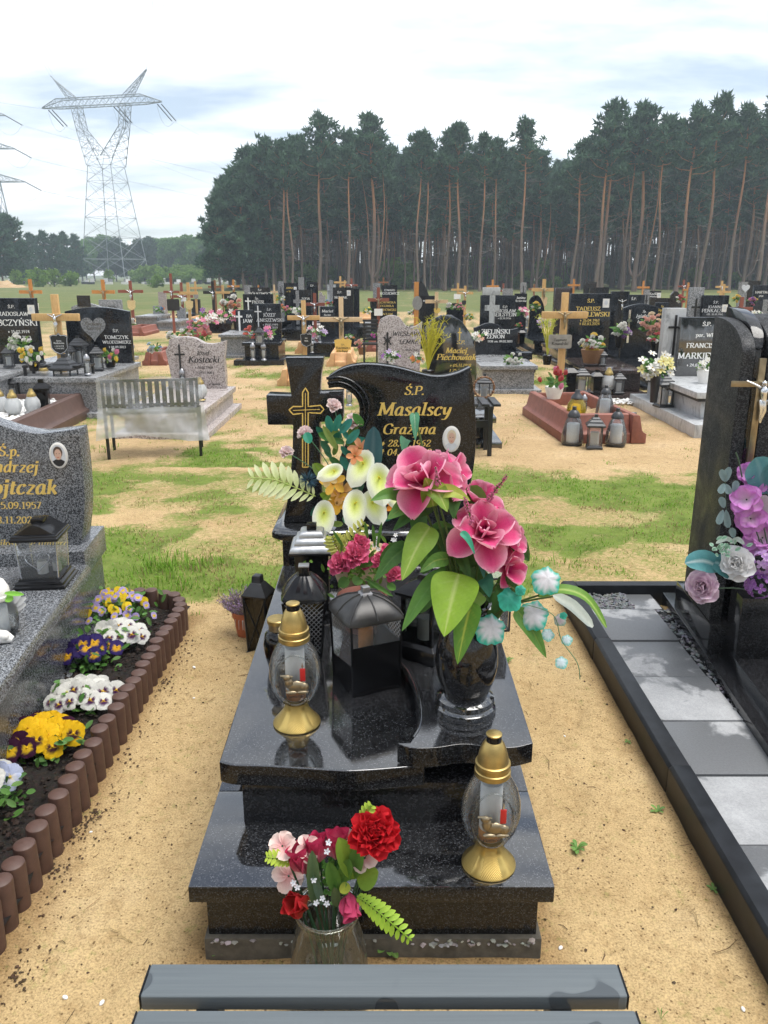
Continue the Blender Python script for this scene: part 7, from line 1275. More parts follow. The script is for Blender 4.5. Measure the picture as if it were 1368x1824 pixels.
# ---- wooden crosses
SHIELD = [(-.5, .36), (-.3, .42), (-.12, .40), (0, .5), (.12, .40), (.3, .42), (.5, .36), (.46, .1), (.46, -.2), (.3, -.38), (0, -.5), (-.3, -.38), (-.46, -.2), (-.46, .1)]
def wood_cross(label, cx, top, arm, half, Y, mat, plaque=None, fig=None, foot=0.0):
    """plaque=(px, py, w, h, material, text material, lines, shape)"""
    X = at(cx, top, Y).x; z1 = at(cx, top, Y).z; za = at(cx, arm, Y).z; hw = spx(half, Y); b_ = max(0.030, min(0.046, hw*0.15))
    t_ = thing('wooden_cross', label, 'cross', (X, Y, 0), R6.uniform(-.04, .04), 'wooden grave crosses')
    bv_ = 0.006 if Y < 18 else 0
    MB().box(-b_, b_, 0, 0.05, -0.05, z1).build('upright', mat, t_, bevel=bv_); MB().box(-hw, hw, -0.03, 0.0225, za-b_, za+b_).build('arm', mat, t_, bevel=bv_)
    if fig: mb = MB(); corpus(mb, (0, -0.034, za+b_*0.6), hw*0.72 if Y > 14 else hw*0.62); mb.build('figure', fig, t_, smooth=60)
    if plaque:
        px, py, pw, ph, pm_, tm_, ls, shp = plaque; x, z = spx(px-cx, Y), at(px, py, Y).z; w_, h_ = spx(pw, Y), spx(ph, Y)
        pol = [(x+a*w_, z+c*h_) for a, c in (SHIELD[::-1] if shp == 's' else [(-.5, -.42), (-.44, -.5), (.44, -.5), (.5, -.42), (.5, .42), (.44, .5), (-.44, .5), (-.5, .42)])]
        pq = plate(t_, 'plaque', pol, -0.031, pm_, 0.012)
        if pm_ == 'black_paint' and Y < 18:
            mb = MB(); mb.tube([(a, -0.0445, c) for a, c in [(x+(p_[0]-x)*0.93, z+(p_[1]-z)*0.93) for p_ in pol+pol[:1]]], 0.003, 4); mb.build('border', 'photo_grey', pq)
        inscription(pq, [(s_, spx(hh, Y), x+spx(dx, Y), z+spx(dy, Y), 0, 1.5) for s_, hh, dx, dy in ls], lambda a, c, l: (a, -0.0435-l*2, c), tm_, world=False)
    return t_
wood_cross('light wooden cross with white figure and black shield plaque over the brown frame', 95, 524, 565, 42, 10.5, 'wood_light', (98, 612, 33, 38, 'black_paint', 'white_letter', [('Anna', 2.8, 0, 4), ('Radomska', 3, 0, 0), ('* 04.10.1938', 2.2, 0, -5), ('+ 11.06.2022', 2.2, 0, -9)], 's'), 'silver_metal')
wood_cross('light wooden cross with bronze figure and oblong plaque over the red frame', 1008, 521, 561, 40, 10.3, 'wood_light', (1002, 608, 41, 24, 'pewter', 'black_letter', [('Zygmunt', 4.2, 0, 1), ('Kowalski', 5.4, 0, -6)], 'r'), 'bronze')
wood_cross('pale wooden cross with gilt figure and yellow shield plaque above the headstone', 607, 529, 569, 38, 16.5, 'wood_pale', (610, 620, 31, 39, 'gold_leaf', 'black_letter', [('Ś.P.', 2.6, 0, 5), ('Kazimierz', 4, 0, -1), ('Urban', 5.2, 0, -8)], 's'), 'bronze')
wood_cross('light wooden cross with black shield plaque above the granite cross', 540, 535, 566, 29, 16.8, 'wood_light', (544, 605, 22, 26, 'black_paint', 'white_letter', [('Jan', 2.4, 0, 2), ('Wilk', 2.4, 0, -3)], 's'), 'silver_metal')
CR = [('orange wooden cross with white shield far left above the first black stone', 52, 497, 520, 20, 23, 'wood_orange', (58, 547, 13, 18, 'white_plastic', 's'), 'bronze'), ('orange wooden cross rising behind the heart stone', 182, 498, 520, 20, 23, 'wood_orange', None, 'bronze'), ('red wooden cross with cream shield plaque on a red frame at left', 231, 500, 519, 22, 26, 'wood_red', (231, 543, 15, 19, 'yellow_pl', 's'), 'silver_metal'), ('brown red cross with black square plaque left of centre', 303, 487, 520, 14, 25, 'wood_red', (305, 543, 22, 20, 'black_paint', 'r'), 'silver_metal'), ('broad red cross behind the black plaque cross', 322, 503, 528, 20, 29, 'wood_red', (326, 533, 7, 7, 'white_plastic', 'r'), 'silver_metal'), ('light cross with cream shield right of the black plaque cross', 334, 503, 522, 17, 27, 'wood_light', (335, 543, 14, 17, 'yellow_pl', 's'), None), ('light cross with grey lily shaped plaque', 347, 501, 513, 12, 32, 'wood_light', (348, 528, 9, 9, 'pewter', 's'), None), ('brown cross at the left end of the forest', 382, 499, 511, 12, 34, 'wood_brown', None, None), ('black metal cross with silver figure on the left', 378, 501, 521, 17, 28, 'black_paint', None, 'silver_metal'), ('light cross with cream shield right of the black metal cross', 396, 508, 521, 13, 27, 'wood_light', (397, 538, 10, 12, 'yellow_pl', 's'), None), ('orange cross with white figure near the dense flowers on the left', 415, 498, 510, 11, 29, 'wood_orange', (416, 524, 9, 9, 'black_paint', 's'), 'silver_metal'), ('brown cross with white figure between two light crosses', 560, 522, 542, 18, 20, 'wood_red', None, 'silver_metal'), ('light cross far back above the oval photograph stone', 606, 492, 503, 11, 35, 'wood_light', None, None), ('second light cross far back right beside the first', 614, 499, 508, 9, 36, 'wood_light', None, None), ('red cross with yellow shield at the forest edge', 626, 496, 508, 11, 31, 'wood_red', (626, 521, 9, 11, 'yellow_pl', 's'), 'silver_metal'), ('red cross with gilt figure and white plaque before the gold lettered stone', 674, 512, 534, 19, 19, 'wood_red', (674, 556, 15, 12, 'white_plastic', 'r'), 'bronze'), ('thin brown cross above the light stele', 683, 494, 503, 9, 36, 'wood_brown', None, None), ('light twin post cross with figure right of the orange plank', 778, 520, 537, 20, 19, 'wood_pale', (779, 553, 12, 10, 'gold_leaf', 's'), 'bronze'), ('light cross with white oblong plaque right of centre', 816, 504, 516, 12, 30, 'wood_light', (815, 528, 12, 9, 'white_plastic', 'r'), None), ('light cross with black shield beside the pink flowers', 829, 509, 522, 14, 26, 'wood_light', (827, 539, 8, 9, 'black_paint', 's'), 'silver_metal'), ('orange cross above the grey cross stone', 878, 498, 510, 11, 33, 'wood_orange', None, None), ('red cross with white figure right of the grey topped stone', 897, 505, 518, 8, 30, 'wood_red', None, 'silver_metal'), ('golden brown cross with cream shield right of centre', 970, 497, 516, 22, 23, 'wood_light', (970, 537, 13, 18, 'wood_pale', 's'), 'bronze'), ('red brown cross just behind the golden brown one', 952, 506, 515, 10, 30, 'wood_brown', None, None), ('bright orange cross near the forest above the brown stele', 1023, 497, 508, 11, 31, 'wood_orange', None, None), ('orange cross above the small stone with name and photograph', 1147, 500, 512, 11, 33, 'wood_orange', None, None), ('red cross with white figure left of the speckled stele', 1219, 498, 510, 10, 29, 'wood_red', None, 'silver_metal'), ('vermilion cross close beside the red one with white figure', 1227, 503, 516, 9, 28, 'wood_orange', None, None), ('golden cross with white figure above the engraved black stone', 1287, 500, 511, 11, 31, 'wood_light', None, 'silver_metal'), ('broad golden cross beneath the one with white figure', 1291, 506, 520, 12, 29, 'wood_light', None, None), ('red cross half hidden behind the tall monument at right', 1323, 529, 550, 20, 18, 'wood_red', None, None), ('red cross at the far left behind the white flowered grave', 460, 508, 520, 9, 33, 'wood_orange', None, None), ('light cross with orange stain amid black stones', 488, 507, 520, 10, 28, 'wood_pale', None, None)]
simple('yellow_pl', (0.66, 0.52, 0.26), 0.5)
for (lb, cx, top, arm, half, Y, mt, pq, fg_) in CR: wood_cross(lb, cx, top, arm, half, Y, mt, (pq[0], pq[1], pq[2], pq[3], pq[4], 'black_letter', [], pq[5]) if pq else None, fg_)
p = at(742, 502, 18); t_ = thing('wooden_plank_marker', 'orange wooden plank marker with a grey oval plaque', 'grave marker', (p.x, 18, 0)); MB().box(-0.05, 0.05, 0, 0.05, -0.05, p.z).build('plank', 'wood_orange', t_); plate(t_, 'plaque', [(0.02+0.11*math.cos(a), at(742, 540, 18).z+0.15*math.sin(a)) for a in [2*PI*i/16 for i in range(16)]][::-1], -0.001, 'pewter', 0.012)

# ---- kerb frames filled with sand or pebbles
def frame(label, x0, x1, y0, y1, h, mat, fill, rz=0.0, name='framed_grave'):
    t_ = thing(name, label, 'grave plot', ((x0+x1)/2, (y0+y1)/2, -0.015), rz); a, b_ = (x1-x0)/2, (y1-y0)/2
    def side(L_, M):
        pr = [(0, 0), (0.0, 0.1*h/0.3), (0.03, 0.115*h/0.3), (0.05, 0.14*h/0.3), (0.085, h*0.97), (0.10, h), (0.155, h), (0.16, h-0.03), (0.16, 0)]
        mb = MB(); mb.prism(pr, lambda p_, z, d: M @ Vector((p_, d, z)), -L_, L_); mb.build('side', mat, t_, bevel=0.004)
    side(b_, Matrix.Translation((-a, 0, 0))); side(b_, Matrix.Translation((a, 0, 0)) @ Matrix.Rotation(PI, 4, 'Z')); side(a-0.165, Matrix.Translation((0, -b_+0.02, 0)) @ Matrix.Rotation(PI/2, 4, 'Z')); side(a-0.165, Matrix.Translation((0, b_-0.02, 0)) @ Matrix.Rotation(-PI/2, 4, 'Z'))
    if fill == 'white':
        MB().box(-a+0.15, a-0.15, -b_+0.15, b_-0.15, 0, h*0.72).build('bed', 'white_stone', t_)
        rr_ = random.Random(7); stones('pebbles', [(rr_.uniform(-a+.16, a-.16), rr_.uniform(-b_+.16, b_-.16), h*0.73+rr_.random()*0.02) for _ in range(900)], None, 'white_stone', 0.028, None, 0.7, 7, None, t_)
    else: mb = MB(); mb.grid(lambda u, v: (-a+0.15+(2*a-0.3)*u, -b_+0.15+(2*b_-0.3)*v, h*0.55+0.05*fbm(u*4+x0, v*6, 1, 3)), 14, 20); mb.build('sand_fill', 'sand', t_)
    return t_
fb = gp(160, 742); frame('brown concrete grave frame filled with white pebbles at left', fb.x-1.15, fb.x+0.02, 7.75, fb.y+0.1, 0.30, 'cast_brown', 'white', rad(2))
fr0 = gp(1000, 786); fr1 = gp(1122, 786); frame('red brown concrete grave frame with sand in the right middle ground', fr0.x-0.06, fr0.x+0.82, 8.28, 10.15, 0.30, 'cast_red', 'sand', rad(4))
for (lb, px, py, wpx, L_, mt) in (('red concrete frame below the red cross with cream shield', 238, 598, 40, 1.6, 'cast_red'), ('red concrete frame with blue flowers behind the pale pink headstone', 275, 650, 44, 1.4, 'cast_red'), ('red concrete frame behind the white chrysanthemums', 340, 602, 34, 1.6, 'cast_red'), ('red concrete frame crowded with violet flowers', 372, 586, 46, 1.6, 'cast_red'), ('orange concrete frame under the light cross with black shield', 551, 629, 52, 1.4, 'cast_orange'), ('orange concrete frame under the pale cross with yellow shield', 607, 652, 52, 1.4, 'cast_orange'), ('orange concrete frame behind the granite cross', 525, 686, 64, 1.5, 'cast_orange'), ('brick red frame left of the pale pink radiant cross stone', 672, 626, 44, 1.4, 'cast_red'), ('pale orange frame in the distance left of the red cross', 650, 570, 48, 1.4, 'cast_orange'), ('orange frame in the distance on the left', 345, 578, 28, 1.6, 'cast_orange')):
    q = gp(px, py); w_ = spx(wpx, q.y); frame(lb, q.x-w_/2, q.x+w_/2, q.y, q.y+L_, 0.26, mt, 'sand')

# ---- benches
c = gp(190, 818); d = gp(358, 811); wb = thing('wrapped_bench', 'metal bench with slatted back wrapped in clear plastic film', 'bench', ((c.x+d.x)/2, 7.62, 0), math.atan2(d.y-c.y, d.x-c.x)); hw = (d.x-c.x)/2; bt = at(270, 676, 7.6).z
for s_ in (-1, 1): MB().box(s_*hw-0.014, s_*hw+0.014, -0.014, 0.014, -0.03, bt).build('leg', 'black_paint', wb, bevel=0.003); MB().box(s_*hw-0.014, s_*hw+0.014, 0.42, 0.45, -0.03, 0.42).build('leg', 'black_paint', wb)
for z in (bt-0.01, bt-0.24): MB().box(-hw, hw, -0.012, 0.012, z-0.012, z+0.012).build('rail', 'black_paint', wb)
for i in range(13): x = -hw+0.05+(2*hw-0.1)*i/12; MB().box(x-0.021, x+0.021, -0.008, 0.008, bt-0.27, bt+0.0).build('slat', 'black_paint', wb, bevel=0.002)
for k in range(4): MB().box(-hw, hw, 0.08+0.09*k, 0.15+0.09*k, 0.40, 0.43).build('seat_slat', 'black_paint', wb)
def film(u, v):
    x = (u*2-1)*(hw+0.045+0.05*v*v); wv = 0.012*math.sin(u*23+v*5)+0.012*math.sin(u*9-v*9)+0.012*noise.noise(Vector((u*14, v*9, 1)))
    return (x, -0.055+wv*1.2-0.02*max(0, v-0.5), bt+0.02-v*0.58+0.015*math.sin(u*13)*(1-v)+0.035*math.sin(u*5)*max(0, v-0.5)*2)
mb = MB(); mb.grid(lambda u, v: film(u, v*0.48), 60, 14); mb.grid(lambda u, v: ((u*2-1)*(hw+0.04), -0.05+0.10*v, bt+0.028-0.012*v+0.01*math.sin(u*17)), 40, 3); mb.build('plastic_film', 'plastic_film', wb, smooth=60)
mb = MB(); mb.grid(lambda u, v: film(u, 0.485+v*0.515), 60, 14); mb.build('plastic_skirt', 'film_skirt', wb, smooth=60)
c = gp(875, 812); bz = at(880, 716, 7.75).z; bb = thing('black_bench', 'black metal slatted bench behind the right end of the main headstone', 'bench', (0.78, 7.8, 0))
for x in (-0.52, 0.25): 
    for y in (-0.14, 0.18): MB().box(x-0.02, x+0.02, y-0.02, y+0.02, -0.03, bz-0.05).build('leg', 'black_paint', bb)
    MB().box(x-0.02, x+0.02, -0.2, 0.24, bz-0.05, bz-0.02).build('crossbar', 'black_paint', bb)
MB().box(-0.5, 0.24, -0.015, 0.015, bz-0.26, bz-0.19).build('rail', 'black_paint', bb)
for k in range(9): MB().box(-0.6+k*0.108, -0.53+k*0.108, -0.22, 0.26, bz-0.0195, bz+0.005).build('slat', 'black_paint', bb, bevel=0.003)
b3 = thing('black_bench', 'slim black bench between the brown frame and the heart stone', 'bench', (at(105, 690, 10.1).x, 10.1, 0)); bz3 = at(105, 655, 10.1).z
for x in (-0.40, 0.36):
    for y in (0, 0.25): MB().box(x-0.016, x+0.016, y-0.016, y+0.016, -0.02, bz3).build('leg', 'black_paint', b3)
for k in range(8): MB().box(-0.42+k*0.105, -0.35+k*0.105, -0.03, 0.28, bz3, bz3+0.03).build('slat', 'black_paint', b3, bevel=0.003)
b4 = thing('black_bench', 'small black slatted bench before the gold lettered stone in the middle distance', 'bench', (at(660, 590, 15.5).x, 15.5, 0))
for x in (-0.12, 0.12): MB().box(x-0.014, x+0.014, 0, 0.03, -0.02, 0.86).build('post', 'black_paint', b4); MB().box(x-0.014, x+0.014, -0.3, -0.27, -0.02, 0.44).build('leg', 'black_paint', b4)
for k in range(6): MB().box(-0.15, 0.15, -0.005, 0.025, 0.5+k*0.07, 0.54+k*0.07).build('slat', 'black_paint', b4)
MB().box(-0.15, 0.15, -0.3, 0.0, 0.44, 0.47).build('seat', 'black_paint', b4)

# ---- bouquets on the graves
BM = {}
def bloom(kind, col):
    k = (kind, col)
    if k not in BM:
        mb = MB(); c1 = lerp(col, (0.85, 0.82, 0.8), 0.25)
        if kind == 'ball': peony(mb, (0, 0, 0), (0, -0.5, 0.8), 1.0, tuple(x*0.85 for x in col), c1, 22, 0.1)
        elif kind == 'tulip': tulip(mb, (0, 0, -0.6), (0, -0.1, 1), 1.6, col, col, c1, 0.3)
        else: simple_flower(mb, (0, 0, 0), (0, -0.75, 0.6), 1.15, 6, col, col, c1, (0.6, 0.4, 0.05), 0.3)
        BM[k] = mb.mesh('blossom', 'petal', 70)
    return BM[k]
POTM = {}
def bouquet(label, px, py, rpx, Y, cols, kind='open', n=14, pot=None, green=1.0, zflat=0.75, size=0.2):
    """cols: list of petal colours; pot: (material, height m) for a container standing on whatever is below"""
    c = at(px, py, Y); r = spx(rpx, Y); t_ = thing('grave_flowers', label, 'flowers', (c.x, Y, c.z), 0, 'flower arrangements on the graves')
    for i in range(n):
        a = R6.uniform(0, 2*PI); f = math.sqrt(R6.random()); x, z = r*f*math.cos(a), r*zflat*f*math.sin(a); y = -r*0.6*math.sqrt(max(0, 1-f*f))+R6.uniform(-.1, .1)*r
        o = inst('blossom', bloom(kind, R6.choice(cols)), t_, (x, y, z), (R6.uniform(-.4, .4), R6.uniform(-.5, .5), R6.uniform(-.4, .4)+x/r*0.6), r*size*R6.uniform(0.8, 1.3))
    mb = MB()
    for i in range(int(36*green)):
        a = R6.uniform(0, 2*PI); A = Vector((r*0.5*math.cos(a)*R6.random(), R6.uniform(-.3, .3)*r, r*0.4*R6.uniform(-1, 0.6))); B = A+Vector((math.cos(a), R6.uniform(-.6, .3), R6.uniform(-.5, .7))).normalized()*r*R6.uniform(0.4, 0.75); cs = jit(R6.choice(((0.06, 0.16, 0.03), (0.10, 0.24, 0.05), (0.16, 0.28, 0.06))), 0.2, R6)
        cleaf(mb, A, B, r*0.2, cs, jit(cs, 0.2, R6), None, hint=(0, -0.8, 0.5), nu=2, nv=4)
    if green: mb.build('foliage', 'leaf', t_, smooth=60)['kind'] = 'stuff'
    if pot:
        pm_, ph, pr_ = pot; MB().lathe([(pr_*0.7, -r*0.45-ph), (pr_, -r*0.45-0.02), (pr_, -r*0.45), (pr_*0.85, -r*0.45-0.01)], 16).build('pot', pm_, t_, smooth=50)
    return t_
Wh, Ye, Rd, Pk_, Pu, Or, Bl, Co, Pe, Li = (0.78, 0.77, 0.72), (0.80, 0.58, 0.03), (0.55, 0.02, 0.03), (0.75, 0.22, 0.38), (0.30, 0.10, 0.42), (0.72, 0.25, 0.06), (0.16, 0.32, 0.55), (0.72, 0.12, 0.07), (0.78, 0.42, 0.32), (0.55, 0.42, 0.66)
B_ = [('white and green wreath of roses on the left black stone grave', 37, 612, 22, 10.4, [Wh, Wh, (0.6, 0.7, 0.5)], 'ball', 16, None), ('yellow and white tulips beside the cross with black shield', 58, 634, 24, 9.6, [Ye, Ye, Wh], 'tulip', 18, ('black_plastic', 0.1, 0.07)), ('yellow and pink flowers before the heart stone', 195, 632, 20, 10.9, [Ye, Ye, Pk_, Wh], 'tulip', 11, ('black_plastic', 0.1, 0.08)), ('red flowers peeking out beside the left black stone', 67, 612, 8, 11.5, [Rd, Co], 'ball', 6, None), ('white flowers and greenery under the red cross with cream shield', 232, 578, 15, 26, [Wh], 'ball', 10, None), ('blue and orange flowers on the grey tomb at left', 284, 552, 10, 27, [Bl, Or, Wh], 'ball', 9, None), ('large white chrysanthemums behind the pale pink headstone', 312, 597, 17, 12.5, [Wh, Wh], 'ball', 7, None, 0.4), ('white and pink roses right of the white chrysanthemums', 335, 592, 14, 13, [Wh, Pe, Pk_], 'ball', 7, None), ('blue flowers in the red frame behind the pale pink headstone', 276, 620, 14, 14, [Bl, (0.5, 0.62, 0.7), Wh], 'ball', 9, None), ('blue and rose flowers before the light cross with cream shield', 345, 578, 12, 20, [Bl, Pk_, Wh], 'ball', 9, None), ('violet and white flowers filling the red frame', 370, 566, 22, 24, [Wh, Pu, Pk_, Wh], 'open', 20, None), ('white flowers with green foliage left of the dense arrangement', 394, 562, 14, 25, [Wh, Pk_], 'open', 11, None), ('dense white orange and red arrangement beside the black stones', 411, 540, 17, 21, [Wh, Or, Wh, Pe], 'ball', 14, None), ('red and white flowers in a tall black holder', 420, 562, 14, 19, [Rd, Wh, Pk_], 'open', 12, ('black_plastic', 0.35, 0.07)),
      ('red carnations lying behind the pale pink headstone', 365, 599, 12, 13.5, [Rd], 'ball', 4, None), ('coral flowers on the stepped black grave', 443, 593, 14, 16.5, [Co, Co], 'ball', 9, None, 0.3), ('pink and white orchids on the stepped black grave', 480, 594, 14, 16.5, [Pk_, Wh, Pu], 'open', 12, None), ('pink and white bouquet before the black stone with light cross', 508, 551, 13, 20, [Wh, Pk_, Or], 'ball', 9, None), ('white lilies right of the pink bouquet', 530, 552, 10, 20.5, [Wh, Wh, Pk_], 'open', 9, None), ('yellow and white flowers by the distant black stones', 498, 532, 8, 25, [Ye, Wh], 'ball', 6, None), ('white violet flowers before the light cross with black shield', 564, 591, 17, 18, [Wh, Li, Pk_, Wh], 'open', 16, None), ('white bouquet beside the red cross with yellow shield', 626, 542, 9, 26, [Wh, Wh, Pe], 'ball', 8, None), ('pink and white hydrangeas right of the yellow shield cross', 645, 612, 13, 16.2, [Pe, Wh, Pk_], 'ball', 9, ('wicker', 0.15, 0.09)), ('orange and white flowers on the frame of the yellow shield cross', 622, 599, 9, 17, [Or, Wh, Rd], 'ball', 5, None), ('blue flowers before the oval photograph stone', 590, 541, 11, 23, [Bl, Ye, Rd], 'ball', 9, None), ('magenta flowers in the brick red frame', 667, 594, 8, 15.5, [(0.55, 0.05, 0.4)], 'open', 6, None), ('violet and white orchids before the radiant cross stone', 698, 633, 15, 10.2, [Li, Wh, Pu], 'open', 9, None, 1.6), ('orange and white flowers between the pink stone and the black rounded one', 741, 640, 13, 9.6, [Or, Or, Wh], 'open', 9, None), ('white chrysanthemums by the dark arched stone', 801, 546, 9, 19, [Wh], 'ball', 7, None), ('pink hanging blossoms by the dark arched stone', 820, 547, 9, 19, [Pk_, Pe], 'ball', 8, None), ('yellow and white flowers right of the pink hanging blossoms', 835, 565, 10, 17, [Ye, Wh, Or], 'ball', 9, None), ('red and white flowers left of the orange plank', 733, 556, 8, 18.5, [Rd, Wh, Rd], 'ball', 6, None), ('white and yellow flowers on the meadow side of the red cross', 655, 553, 9, 21, [Wh, Ye], 'open', 6, None),
      ('white and rose orchids hanging at the scroll topped stone', 853, 598, 13, 12.6, [Wh, Wh, Pe], 'open', 10, None), ('white flowers in a wooden basket on the grey slab', 913, 641, 19, 12.2, [Wh, Wh, (0.7, 0.75, 0.7)], 'ball', 16, ('wood_orange', 0.12, 0.12)), ('white and pink flowers right of the grey cross stone', 930, 556, 12, 20, [Wh, Pk_, (0.6, 0.7, 0.5)], 'open', 10, None), ('red flower beside the scroll topped stone', 924, 578, 6, 13, [Rd], 'ball', 4, None), ('yellow and white flowers before the dark rounded stone', 953, 545, 11, 19.5, [Ye, Wh, Ye], 'ball', 8, None), ('mixed pale flowers under the golden brown cross', 968, 575, 13, 18, [Pe, Wh, Li], 'open', 10, None), ('basket of yellow white and red flowers on the brown tomb', 1056, 612, 23, 12.2, [Ye, Wh, Rd, Wh], 'ball', 20, ('wicker', 0.2, 0.17)), ('violet and white flowers in a black vase right of the brown tomb', 1106, 588, 19, 12.9, [Li, Pu, Wh, Wh], 'ball', 13, ('black_plastic', 0.2, 0.08)), ('peach roses along the arched stone', 1160, 578, 24, 13.6, [Pe, Pe, (0.75, 0.6, 0.4)], 'ball', 20, None), ('crimson flowers with one white rose in a dark vase', 1168, 602, 14, 12.9, [Rd, (0.55, 0.05, 0.15), Rd, Wh], 'ball', 11, ('black_plastic', 0.14, 0.07)), ('white and yellow lilies in a tall dark vase at the marble grave', 1170, 652, 32, 9.7, [Wh, Wh, (0.78, 0.72, 0.3)], 'open', 30, ('black_paint', 0.34, 0.06), 1.3), ('white daisies in a white pot on the marble grave', 1258, 652, 17, 9.7, [Wh], 'open', 22, ('white_ceramic', 0.16, 0.10), 1.2), ('red tulips with broad leaves in a white pot in the red frame', 988, 677, 26, 9.5, [Rd, Rd, Rd, Pk_], 'tulip', 8, ('white_ceramic', 0.14, 0.11), 1.0), ('yellow flowers by the heart carved stele', 1311, 532, 8, 20, [Ye, Ye], 'ball', 6, None), ('yellow and violet flowers near the right edge', 1340, 535, 11, 19, [Ye, Pu, Pk_], 'ball', 10, None), ('white and pink flowers beyond the tall monument', 1346, 562, 12, 16, [Wh, Pk_, Wh], 'open', 10, None), ('white and red flowers under the red cross at right', 1213, 533, 10, 22, [Wh, Rd, Rd], 'ball', 10, None)]
for q in B_:
    lb, px, py, rp, Y, cols, kd, n, pt = q[:9]; bouquet(lb, px, py, rp, Y, cols, kd, n, pt, q[9] if len(q) > 9 else 1.0, size=0.34 if kd == 'ball' and n < 8 else (0.27 if n < 16 else 0.22))
# twigs
def twigs(label, px, py, Y, h, n, sp, c0, c1, lean=0.25):
    c = at(px, py, Y); t_ = thing('willow_twigs', label, 'plant', (c.x, Y, c.z)); mb = MB()
    for i in range(n):
        a = R6.uniform(0, 2*PI); L_ = h*R6.uniform(0.5, 1.05); dx, dy = math.cos(a)*sp*R6.random()+lean*L_*R6.uniform(-0.3, 1), math.sin(a)*sp*R6.random(); mb.col = lerp(c0, c1, R6.random())
        P = [(0, 0, -0.02), (dx*0.35, dy*0.35, L_*0.5), (dx, dy, L_), (dx*1.3+R6.uniform(-.06, .06), dy*1.2, L_*R6.uniform(0.9, 1.1))]; C = catmull(P, 4); mb.tube(C, [0.004-0.0028*k/len(C) for k in range(len(C))], 4, False)
        for k in range(4):
            q = Vector(C[R6.randrange(5, len(C))]); mb.tube([q, q+Vector((R6.uniform(-.05, .06), R6.uniform(-.03, .03), R6.uniform(0.01, .06)))], [0.0022, 0.001], 3, False)
    mb.build('twigs', 'matte_col', t_, smooth=0)['kind'] = 'stuff'; MB().lathe([(0.05, -0.14), (0.07, -0.01), (0.06, 0.0)], 12).build('pot', 'black_plastic', t_); return t_
twigs('yellow green curly willow twigs before the black rounded headstone', 762, 658, 9.0, 0.52, 70, 0.13, (0.46, 0.44, 0.04), (0.62, 0.55, 0.06)); twigs('yellow green willow twigs in a black vase left of the brown tomb', 975, 632, 11.6, 0.55, 40, 0.16, (0.42, 0.45, 0.06), (0.6, 0.58, 0.1), -0.1)
# ---- lanterns standing about
LT = [('dome', 'clear lantern with dark dome cap at the left front of the red frame', 1019, 791, 0, 68), ('house', 'square lantern with black cross bars before the red frame', 1058, 797, 0, 60), ('dome', 'clear lantern with dark dome cap at the right front of the red frame', 1096, 792, 0, 66), ('yellow', 'yellow glass lantern inside the red frame', 1025, 752, 0.16, 58), ('slim', 'small silver lantern inside the red frame', 1039, 738, 0.16, 36), ('dome', 'clear wide lantern inside the red frame at right', 1076, 742, 0.16, 56), ('black', 'tall black lantern inside the red frame behind the yellow one', 1012, 700, 0.16, 50),
      ('black', 'smooth black lantern on the step of the brown tomb', 1014, 698, 0.1, 44), ('house', 'square grey lantern on the step of the brown tomb', 1035, 699, 0.1, 46), ('black', 'black lantern with white relief on the step of the brown tomb', 1061, 699, 0.1, 40), ('globe', 'round medallion lantern on the step of the brown tomb', 1082, 699, 0.1, 44), ('slim', 'silver lantern at the left of the brown tomb step', 997, 697, 0.1, 42), ('house', 'clear lantern at the right corner of the brown tomb step', 1101, 700, 0.1, 38), ('house', 'small white framed lantern on the brown tomb beside the basket', 1073, 650, 0.40, 26), ('house', 'lantern with black roof beneath the crucifix stone', 1102, 600, 0.3, 24), ('house', 'wide clear lantern right of the violet flowers', 1130, 632, 0.3, 30), ('dome', 'small dark capped lantern next to the wide clear lantern', 1142, 632, 0.3, 20),
      ('house', 'clear square lantern on the marble step', 1181, 724, 0.13, 58), ('house', 'tall glass lantern standing inside the brown frame at right', 122, 708, 0.2, 76), ('black', 'black pagoda lantern in the white pebbles', 79, 732, 0.2, 56), ('globe', 'frosted round lantern beside the black pagoda lantern', 60, 738, 0.2, 46), ('globe', 'frosted oval lantern in the left white pebbles', 26, 742, 0.2, 48), ('house', 'silver roofed lantern behind the frosted ovals', 24, 712, 0.2, 44), ('globe', 'frosted lantern cut by the left picture edge', 3, 738, 0.2, 46), ('house', 'tall glass lantern at the back of the brown frame', 62, 690, 0.2, 62), ('globe', 'pale embossed lantern with scroll pattern in the brown frame', 82, 698, 0.2, 50), ('house', 'glass lantern on the heart stone slab at left', 126, 652, 0.5, 38), ('house', 'taller glass lantern on the heart stone slab', 143, 650, 0.5, 50), ('house', 'glass lantern with stepped roof right on the heart stone slab', 175, 658, 0.5, 42), ('slim', 'white pointed lantern on the heart stone slab', 157, 667, 0.5, 36), ('globe', 'blue grey round lantern below the heart stone slab', 150, 702, 0.12, 40), ('house', 'black roofed lantern at the left black stone', 17, 653, 0.55, 36),
      ('slim', 'left of two silver lanterns before the stepped black grave', 451, 641, 0.085, 30), ('slim', 'right of two silver lanterns before the stepped black grave', 470, 641, 0.085, 30), ('house', 'black framed lantern with white pane between coral and pink flowers', 463, 613, 0.42, 30), ('globe', 'clear lantern with gold cap on the pale pink slab', 358, 712, 0.3, 40), ('slim', 'lantern with brass cap before the pale pink headstone', 326, 690, 0.3, 34), ('slim', 'glass lantern seen through the hollow of the main headstone', 622, 722, 0.35, 34), ('black', 'black lantern with pale pane on a dark block right of the scroll topped stone', 928, 612, 0.5, 26), ('house', 'silver lantern with wreath behind the black bench', 862, 712, 0.25, 46), ('slim', 'lantern at the orange frame under the black shield cross', 570, 612, 0.1, 18), ('slim', 'small lantern on the far orange frame', 556, 628, 0.1, 20)]
